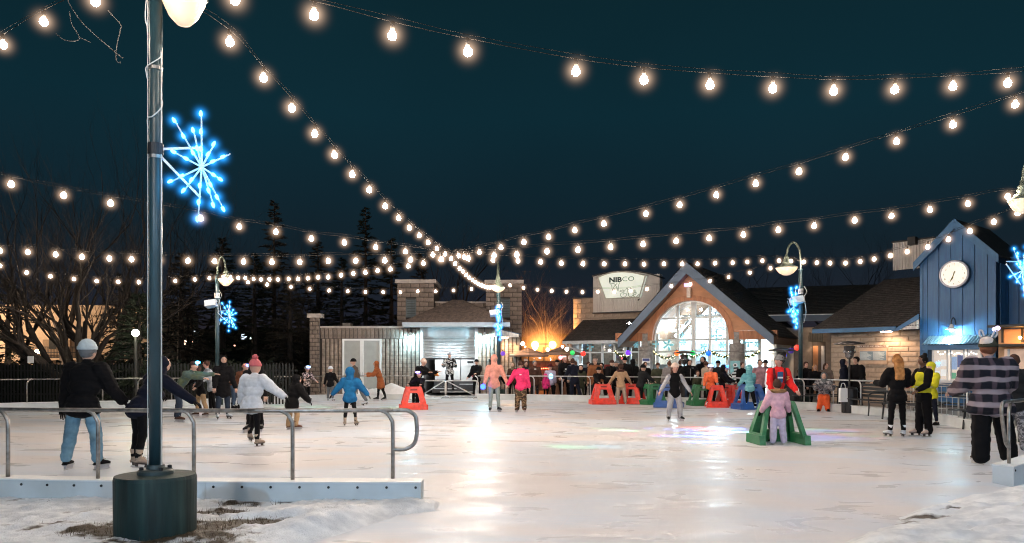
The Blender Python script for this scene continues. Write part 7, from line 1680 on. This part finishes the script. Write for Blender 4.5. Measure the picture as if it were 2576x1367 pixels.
person('tall pale faced person in a long black coat and jeans with white skates', 561, 21.6, 1.70, 35, lean=3, arms=((10,8,18),(12,6,14)), jk=BLACK, jlen=.10, puff=.02, tr=DDENIM, tw=.008, hood=BLACK, fcol=WHITE)
person('person in rust brown fleece bending right with peach hat and blue light', 587, 25.6, 1.66, 72, lean=46, arms=((6,40,20),(10,35,30)), legs=((4,14,18),(4,-4,4)), jk=BROWN, tr=DENIM, hat=PEACH, fcol=BLACK, extra=headlight((.05,.25,1), 20))
person('person in white puffer jacket and rose pompom hat seen from behind', 634, 14.4, 1.52, 168, lean=10, arms=((22,4,14),(42,20,14)), legs=((2,38,60),(2,2,4)), jk=WHITE, puff=.036, jlen=.05, tr=BLACK, hat=ROSEKNIT, pom=True, gloves=BLACK, fcol=BEIGE, child=True, bw=1.05)
person('face with blue glowing nose light behind the rose pompom hat', 641, 17.5, 1.62, 0, lean=4, jk=BLACK, tr=BLACK, hair=DBROWN, extra=lambda e, k: (MB().ball(k['hp'](-.1,-1.05,-.05), k['hr']*.30, 9, 7).build('glow_nose', emis('gn_blue', (.05,.08,1), 14), e, smooth=True)))
person('child in bulky black coat and tan trousers skating behind the near railing', 735, 18.0, 1.22, 140, lean=16, arms=((26,10,20),(34,6,14)), legs=((4,-2,6),(8,14,26)), jk=BLACK, puff=.05, jlen=.06, tr=KHAKI, tw=.012, child=True, hood=BLACK, fcol=BROWN, gloves=BLACK)
person('child with white hat, blue light and cream black checked top by the pilaster', 772, 32.0, 1.36, 40, lean=4, arms=((20,40,30),(20,20,40)), jk=CHECK, tr=BLACK, hat=WHITE, child=True, extra=headlight((.15,.3,1), 14), fcol=CHAR)
person('child with white hat and black vest seen from behind near the block wall', 831, 32.0, 1.34, 170, lean=3, arms=((22,5,10),(14,20,20)), jk=BLACK, tr=GREY, tw=.01, hat=WHITE, child=True, fcol=WHITE, puff=.022)
person('child in blue hooded puffer jacket seen from behind with arms spread', 880, 19.1, 1.36, 184, lean=5, arms=((42,6,6),(40,4,8)), legs=((5,2,6),(9,-4,8)), jk=BLUE, puff=.034, tr=BLACK, child=True, hood=BLUE, gloves=BLACK, fcol=BEIGE)
person('man in grey brown jacket and black cap skating left in front of the double door', 901, 28.6, 1.70, -68, lean=15, arms=((6,20,30),(8,-10,30)), legs=((3,18,20),(3,-16,8)), jk=GBR, tr=GREY, tw=.01, hat=BLACK, fcol=WHITE)
person('person in long rust coloured hooded coat gliding left by the snow heap', 957, 32.2, 1.62, -82, lean=17, arms=((6,28,60),(6,24,50)), legs=((3,12,8),(3,-14,4)), jk=RUST, jlen=.16, puff=.024, tr=BLACK, hood=RUST, fcol=CHAR)
person('adult in black with cream hat bending over the child behind the red aid', 1045, 27.4, 1.74, 62, lean=30, arms=((10,40,40),(10,36,50)), jk=BLACK, jlen=.06, puff=.022, tr=BLACK, hat=CREAM, fcol=BLACK)
person('small child in black with violet light band holding the blurred red aid', 1059, 26.6, 1.22, -20, lean=16, arms=((14,50,20),(14,50,20)), jk=BLACK, puff=.03, tr=BLACK, child=True, hat=DBROWN, extra=headlight((.25,.2,1), 16), fcol=BLACK)
aid('red', 1040, 26.2, 12, 'red skating aid in the middle of the rink, closest to the garage')
person('man in salmon pink hoodie looking down, holding hands with the girl in hot pink', 1243, 24.8, 1.74, 12, lean=4, head=14, pitch=24, arms=((16,6,6),(24,4,8)), legs=((3,2,4),(4,6,6)), jk=PINKH, tr=JOG, tw=.002, hood=PINKH, fcol=CHAR, sk='rosy', extra=both(glowball((.02,.06,1), -1, 12, .085), panel('pocket', PINKH, .0, .09, .06)))
person('girl in hot pink jacket and camouflage trousers holding the man by the hand', 1310, 24.8, 1.56, -4, lean=2, pitch=20, arms=((30,8,20),(12,0,4)), jk=HOT, puff=.020, tr=CAMO, tw=.020, hair=DBROWN, hat=DBROWN, fcol=DBROWN, sk='pale', legs=((3,2,2),(3,2,2)), extra=both(panel('hood_down', HOT, .28, .36, .075, False, .06), panel('chest_patch', white_paint, .225, .24, .02)))
person('skater in dark navy coat turned to the rail beside the tall man in black', 1446, 32.4, 1.70, -150, lean=14, arms=((8,20,10),(8,30,20)), legs=((4,8,16),(6,-12,6)), jk=NAVY, puff=.02, jlen=.06, tr=NAVY, tw=.01, hair=DBROWN, fcol=BLACK)
aid('red', 1516, 29.6, 6, 'red skating aid held by the child in the black coat')
person('child in black coat and black hat gripping the red aid', 1500, 30.2, 1.34, 30, lean=18, arms=((12,38,16),(20,44,10)), jk=BLACK, jlen=.10, puff=.03, tr=BEIGE, child=True, hat=BLACK, fcol=DBROWN)
person('child in tan jacket and beige trousers seen from behind with arms out', 1562, 29.4, 1.46, 176, lean=10, arms=((34,10,8),(30,14,18)), legs=((6,0,4),(9,4,8)), jk=TAN, puff=.018, jlen=.03, tr=BEIGE, tw=.014, hair=DBROWN, child=True, fcol=CHAR, extra=collar(cloth('brown_fur',(.07,.03,.025)), .33, .06))
aid('red', 1592, 29.9, -28, 'red skating aid half hidden behind the tan jacket')
person('child in grey puffer leaning on the green aid by the left column', 1611, 29.6, 1.42, 120, lean=14, arms=((10,34,10),(12,40,10)), jk=CHAR, puff=.03, tr=BLACK, hat=BLACK, child=True, fcol=WHITE)
aid('green', 1640, 29.5, 30, 'dark green skating aid beside the child in the grey puffer')
aid('blue', 1682, 27.4, -18, 'blue skating aid behind the girl with the cream hat', 1.06)
person('girl with cream hat, black vest and grey sleeves facing the viewer', 1697, 20.8, 1.48, 6, lean=3, arms=((34,6,8),(30,6,10)), legs=((9,3,8),(9,3,8)), jk=BLACK, vest=LGREY, puff=.014, tr=LGREY, tw=.016, hat=CREAM, hair=DBROWN, hl=.10, fcol=BLACK, sk='rosy', child=True, hw=.92)
aid('green', 1765, 28.6, 4, 'green skating aid left of the child in orange')
person('child in bright orange jacket with brown hat pushing a red aid', 1788, 28.0, 1.42, -14, lean=10, arms=((10,16,12),(8,34,20)), jk=ORANGE, puff=.022, jlen=.04, tr=BLACK, hair=DBROWN, hat=cloth('mid_brown_hat',(.16,.08,.06)), child=True, fcol=WHITE, gloves=LGREY, extra=headlight((.3,.55,1), 12))
aid('red', 1805, 27.6, 80, 'narrow red skating aid seen edge on between two children')
person('child in black coat and blue light between two red aids', 1815, 28.2, 1.40, 60, lean=10, arms=((8,34,20),(8,38,20)), jk=BLACK, puff=.026, tr=DDENIM, hood=BLACK, child=True, fcol=CHAR, extra=headlight((.02,.2,1), 14))
aid('red', 1836, 28.4, -58, 'red skating aid leaning shape right of the child in black')
person('child in teal striped hooded jacket seen from behind on a blue aid', 1886, 26.0, 1.40, 186, lean=8, arms=((14,28,18),(14,28,18)), legs=((7,2,8),(9,-2,10)), jk=ZEB, puff=.024, tr=BLACK, hood=ZEB, child=True, fcol=WHITE, tw=.01)
aid('blue', 1888, 26.3, 8, 'blue skating aid under the child in teal stripes', 1.1)
person('adult in mauve scarf behind the teal striped child', 1912, 27.0, 1.62, -30, jk=cloth('mauve', (.28,.16,.18)), puff=.018, tr=BLACK, hair=DBROWN)
def red_jacket(e, k):
    for s_ in (-1, 1):
        (sx, sh, el_, wr_) = k['hands'][0 if s_ < 0 else 1]; mb = MB(); d = Vector((s_*.045, .0, .0)); cap(mb, sh+d+Vector((0,0,.02)), el_+d, .052, .050); cap(mb, el_+d, wr_+d*.7, .048, .040); mb.build('white_sleeve_panel', WHITE, e, smooth=True)
    panel('shirt', cloth('blue_shirt',(.03,.09,.20)), .16, .30, .036)(e, k); panel('shirt_mark', white_paint, .215, .235, .034, True, .092)(e, k)
    Tp = k['Tp']; MB().tube(catmull([Tp(.33,-.07,-.02),Tp(.26,-.075,-.085),Tp(.15,-.055,-.10)],4), .026, 7).build('collar', MAROON, e, smooth=True); MB().tube(catmull([Tp(.33,.07,-.02),Tp(.26,.075,-.085),Tp(.15,.055,-.10)],4), .026, 7).build('collar', MAROON, e, smooth=True)
    a = Tp(.22,.095,-.105); MB().tube([a+Vector((-.03,0,.03)),a+Vector((.03,0,.04)),a+Vector((-.02,0,.0)),a+Vector((.03,0,.0)),a+Vector((-.03,0,-.04))], .008, 5).build('emblem', cloth('gold_thread',(.6,.45,.15)), e)
person('man in red and white jacket and grey beanie, behind the girl in pale pink', 1955, 17.0, 1.67, 0, lean=8, head=-62, arms=((13,16,36),(13,16,36)), jk=RED, puff=.018, tr=BLACK, tw=.01, hat=cloth('grey_beanie',(.17,.17,.17)), sk='rosy', fcol=BLACK, hair=DBROWN, extra=red_jacket, bw=.95)
aid('green', 1954, 15.1, 182, 'large green skating aid pushed by the girl in the pale pink coat', 1.06)
person('small girl in pale pink puffer with fur trimmed hood seen from behind', 1957, 14.75, 1.17, 180, lean=4, arms=((22,14,14),(22,14,14)), legs=((5,0,4),(6,2,6)), jk=PALEPINK, puff=.034, jlen=.03, tr=cloth('lilac_snow_trousers',(.50,.45,.60)), tw=.022, hair=DBROWN, gloves=BLACK, child=True, fcol=BLACK, extra=collar(cloth('tan_fur',(.30,.17,.08)), .33, .085))
blond = cloth('blonde_hair', (.42,.20,.07), .55, tint=(.25,.10,.03), var=.3)
person('woman with long blonde hair in black jacket and leggings seen from behind', 2257, 16.3, 1.66, 178, lean=0, arms=((16,24,70),(16,24,70)), legs=((5,1,2),(4,1,2)), jk=BLACK, puff=.022, tr=BLACK, hair=blond, hl=.20, fcol=WHITE, hw=1.1)
def vest_x(e, k):
    Tp = k['Tp']; H = k['H']; mb = MB(); mb.ball(Tp(.225), (.122*H,.094*H,.088*H), 14, 8, k['rotT']); mb.ball(Tp(.12), (.116*H,.092*H,.10*H), 14, 8, k['rotT']); mb.ball(Tp(.05), (.112*H,.088*H,.06*H), 14, 8, k['rotT']); organic(mb, .016, 'safety_vest', HIVIS, e, 2, .006)
    mb = MB(); mb.ball(Tp(.10), (.121*H,.098*H,.016*H), 18, 8, k['rotT']); mb.build('reflective_band', cloth('silver_band',(.60,.62,.60)), e, smooth=True)
person('woman in yellow safety vest with hair bun standing in profile on cream skates', 2323, 16.45, 1.66, -84, lean=0, arms=((6,30,60),(8,14,50)), legs=((2,3,2),(2,-3,2)), jk=BLACK, puff=.014, tr=BLACK, tw=.016, sk='brown', hair=cloth('black_hair',(.008,.007,.007)), hl=-1, fcol=CREAM, extra=vest_x)
person('marshal in hi vis yellow jacket and yellow hood behind the woman in the vest', 2341, 19.6, 1.56, -70, jk=HIVIS, puff=.02, tr=NAVY, hood=HIVIS, hat=HIVIS, arms=((10,30,50),(10,20,60)), feet='boot', gloves=cloth('red_glove',(.6,.08,.05)))
def ears(e, k):
    for s_ in (-1, 1):
        pts = [k['hp'](s_*.35,.1,1.15), k['hp'](s_*.50,.12,1.5), k['hp'](s_*.62,.12,1.85), k['hp'](s_*.85,.12,1.88), k['hp'](s_*.88,.12,1.5), k['hp'](s_*.68,.1,1.1)]
        MB().tube(catmull(pts, 4), .013, 7).build('bunny_ear', cloth('ear_plush',(.55,.50,.52)), e, smooth=True)
    MB().ball(k['hp'](.20,.30,.62), (k['hr']*.72,k['hr']*.78,k['hr']*.62), 14, 9).build('hat_patch', cloth('cream_plush',(.52,.45,.42)), e, smooth=True)
person('large person in dark plaid jacket and bunny ear hat seen from behind at the right', 2492, 11.95, 1.84, 172, lean=6, arms=((15,14,50),(16,20,44)), legs=((3,-2,2),(12,6,8)), jk=PLAID, puff=.048, jlen=.05, tr=BLACK, tw=.036, hat=cloth('dark_fleece_hat',(.035,.035,.025)), fcol=DBROWN, feet='skate', bw=1.28, hw=1.2, extra=ears, vox=.018, hair=BROWN)
person('person in patterned leggings and laced skates half hidden behind the plaid jacket', 2552, 13.4, 1.66, 150, lean=10, arms=((16,20,30),(16,20,40)), legs=((4,10,18),(6,0,6)), jk=CHAR, puff=.03, tr=GREYPAT, tw=.02, hair=DBROWN, fcol=CHAR)

# ------------------------------------------------------------------ people off the ice
person('worker in black and white patched jacket standing on the resurfacing machine', 1131, 35.9, 1.72, 2, arms=((16,30,70),(16,30,70)), jk=BWP, puff=.026, tr=BLACK, hat=LGREY, feet='boot', z0=.32, sk='pale')
person('worker in black padded jacket standing at the right side of the open garage', 1199, 36.0, 1.72, -34, arms=((8,20,30),(8,26,60)), jk=BLACK, puff=.026, tr=BLACK, hat=BLACK, feet='boot')
person('seated figure in black hood beside the ribbed wall', 1252, 34.8, 1.30, 60, lean=14, jk=BLACK, hood=BLACK, tr=BLACK, feet='boot')
person('person in tan hood just behind the girl in hot pink', 1290, 35.2, 1.58, -20, jk=DBROWN, hood=cloth('olive_tan',(.16,.12,.08)), tr=BLACK, feet='boot')
person('dark coated person with white neckline right behind the girl in hot pink', 1345, 34.2, 1.66, 10, jk=DBROWN, puff=.022, tr=CHAR, hair=GREY, feet='boot', jlen=.10, extra=panel('neckline', white_paint, .27, .29, .025))
person('child in lilac jacket with glowing pale backpack and maroon hat behind the railing', 1384, 34.0, 1.46, 190, jk=LILAC, puff=.026, tr=BLACK, hat=MAROON, child=True, feet='boot', extra=lambda e, k: MB().ball(k['Tp'](.17,0,.11), (.10,.035,.12), 12, 8).build('glowing_backpack', mat('pack_glow',(.3,.6,.8),.4,emit=(.35,.75,1),es=2.0), e, smooth=True))
person('small child in magenta beside the glowing backpack', 1373, 33.9, 1.05, 150, jk=cloth('magenta',(.55,.03,.16)), tr=BLACK, child=True, feet='boot', hood=cloth('magenta',(.55,.03,.16)))
person('tall bald man in black hoodie with white chest print left of the windows', 1421, 34.4, 1.84, 10, arms=((8,10,30),(10,30,100)), jk=BLACK, puff=.02, tr=BLACK, sk='rosy', feet='boot', extra=both(panel('chest_print', white_paint, .185, .215, .018), panel('chest_line', white_paint, .150, .157, .05)))
person('person in grey blue scarf between the tall man and the navy skater', 1441, 34.2, 1.76, 30, jk=cloth('slate',(.10,.12,.16)), tr=BLACK, hair=DBROWN, feet='boot')
person('child with white bow headband and olive coat in front of the glass', 1461, 33.6, 1.42, 0, jk=OLIVE, puff=.024, jlen=.10, tr=OLIVE, child=True, feet='boot', hood=BLACK, extra=lambda e, k: [MB().ball(k['hp'](s_*.3,-.2,1.35), (k['hr']*.34,k['hr']*.15,k['hr']*.24), 9, 6).build('bow_loop', emis('bow_white',(1,.95,.9),1.6), e, smooth=True) for s_ in (-1,1)])
person('tall man with grey cap right behind the brown puffer coat', 1498, 33.6, 1.86, 0, jk=CHAR, tr=BLACK, hat=cloth('cap_grey',(.10,.09,.08)), feet='boot')
person('adult in rusty brown puffer coat standing behind the railing', 1497, 32.6, 1.72, 4, jk=cloth('puffer_brown',(.19,.075,.032)), puff=.036, jlen=.06, tr=CHAR, hat=cloth('taupe_hat',(.33,.22,.18)), feet='boot')
person('person in black coat and brown cap bending beside the child in tan', 1530, 32.6, 1.70, 40, lean=18, jk=BLACK, puff=.026, tr=BLACK, hat=DBROWN, feet='boot')
person('person in white shirt behind glass between the crowd', 1548, 35.3, 1.60, 0, jk=WHITE, tr=BLACK, hair=GREY, feet='boot')
person('adult in black jacket seen from behind left of the left column', 1572, 32.2, 1.78, 170, jk=BLACK, puff=.026, tr=BLACK, hat=BLACK, feet='boot')
person('slim person in black with long scarf beside the left column', 1594, 32.4, 1.72, 200, lean=8, jk=BLACK, puff=.014, jlen=.10, tr=BLACK, hood=BLACK, feet='boot')
person('child in grey coat with brown ponytail seen behind the cream hat', 1684, 31.4, 1.62, 180, jk=cloth('soft_grey',(.25,.23,.23)), puff=.03, tr=CHAR, hair=cloth('chestnut_hair',(.12,.06,.04)), hl=-1, feet='boot')
person('woman in black puffer with long dark hair stretching an arm to the left', 1734, 31.0, 1.70, 2, lean=2, arms=((52,8,6),(30,30,60)), jk=BLACK, puff=.030, tr=DENIM, hair=BLACK, hl=.06, hood=None, feet='boot', hat=None, extra=lambda e, k: MB().box(-.006,.006,-.17,-.15,k['O'].z+.02,k['O'].z+.48).build('zipper', mat('zip',(.35,.35,.35),.4), e))
person('bearded man in black hooded jacket looking left with a white glove raised', 1768, 31.2, 1.80, -30, arms=((10,30,90),(8,10,20)), jk=BLACK, puff=.022, tr=BLACK, hood=BLACK, gloves=WHITE, feet='boot')
person('person in cream puffer coat half hidden by the child in orange', 1776, 30.2, 1.62, 100, jk=BEIGE, puff=.034, jlen=.10, tr=BLACK, hair=DBROWN, feet='boot')
person('child with face mask by the railing between the cream coat and the black puffer', 1755, 30.6, 1.22, 0, jk=OLIVE, child=True, hair=DBROWN, feet='boot', tr=BLACK)
person('person in black and white jacket crouching by the right column', 1828, 31.0, 1.40, -20, lean=20, jk=BWP, tr=BLACK, hat=BLACK, feet='boot')
person('woman with wavy blonde hair in black seated at the far table', 2050, 28.4, 1.50, -10, jk=BLACK, tr=BLACK, hair=blond, hl=.12, feet='boot')
person('person in beige coat with white knit scarf beside the blonde woman', 2078, 28.6, 1.56, 0, jk=cloth('taupe_coat',(.16,.12,.10)), tr=BLACK, hair=DBROWN, hl=.08, feet='boot')
person('seated person wrapped in grey patterned blanket with orange trousers', 2072, 25.4, 1.62, -20, lean=24, arms=((14,40,60),(14,40,60)), legs=((12,82,84),(4,84,88)), jk=GREYPAT, puff=.034, tr=ORTR, tw=.02, hood=GREY, feet='boot', z0=-.0)
person('person in dark blue hooded parka beside the heater pole', 2123, 25.2, 1.66, 60, jk=NAVY, puff=.03, jlen=.12, tr=BLACK, hood=NAVY, feet='boot')
person('man with short dark hair in black coat beside the rules board', 2154, 25.0, 1.76, -60, head=0, jk=BLACK, puff=.026, jlen=.08, tr=BLACK, hair=BLACK, feet='boot')
person('child in black coat behind the railing at the swan neck lamp post', 2012, 29.4, 1.30, 30, jk=BLACK, tr=BLACK, child=True, hair=DBROWN, feet='boot')

for (u, Y, H, yw, jkm, lab, kw) in (
  (1322, 35.6, 1.64, 20, CHAR, 'person in charcoal jacket beside the fence left of the white neckline', {}),
  (1402, 35.4, 1.70, -20, DBROWN, 'person in dark brown coat behind the glowing backpack', dict(hat=BLACK)),
  (1479, 33.8, 1.62, 25, NAVY, 'person in navy coat left of the rusty brown puffer coat', {}),
  (1514, 33.4, 1.55, -30, BLACK, 'shorter person in black between the puffer coat and the brown cap', dict(hood=BLACK)),
  (1552, 33.0, 1.66, 10, CHAR, 'person in charcoal coat behind the child in tan', dict(hat=GREY)),
  (1622, 32.6, 1.60, 15, BLACK, 'person in black in front of the left column', {}),
  (1655, 31.8, 1.56, -15, OLIVE, 'person in olive coat between the left column and the grey coat', dict(hat=DBROWN)),
  (1712, 32.2, 1.68, 170, BLACK, 'person in black seen from behind under the centre heater', {}),
  (1806, 31.0, 1.64, -10, CHAR, 'person in charcoal jacket left of the right column', dict(hat=BLACK)),
  (1866, 31.0, 1.58, 20, BLACK, 'person in black beside the banner on the right column', {}),
  (1926, 29.6, 1.66, -25, NAVY, 'person in navy coat just left of the man in red', dict(hat=CHAR)),
  (2026, 28.8, 1.60, 10, BLACK, 'person in black right of the swan neck lamp post', {})):
    person(lab, u, Y, H, yw, lean=3, jk=jkm, puff=.022, jlen=.05, tr=BLACK, hair=None if kw else DBROWN, feet='boot', vox=.032, **kw)
grow_all()
# ------------------------------------------------------------------ thin winter mist
if HAZE > 0:
    m = bpy.data.materials.new('mist'); m.use_nodes = True; n = m.node_tree; n.nodes.clear(); o = n.nodes.new('ShaderNodeOutputMaterial'); s_ = n.nodes.new('ShaderNodeVolumePrincipled')
    s_.inputs['Color'].default_value = (.9,.9,.92,1); s_.inputs['Density'].default_value = HAZE; s_.inputs['Anisotropy'].default_value = .985; n.links.new(s_.outputs['Volume'], o.inputs['Volume'])
    hz = MB().box(-450,450,-70,720,-1.2,40).build('haze', m); hz['kind'] = 'stuff'
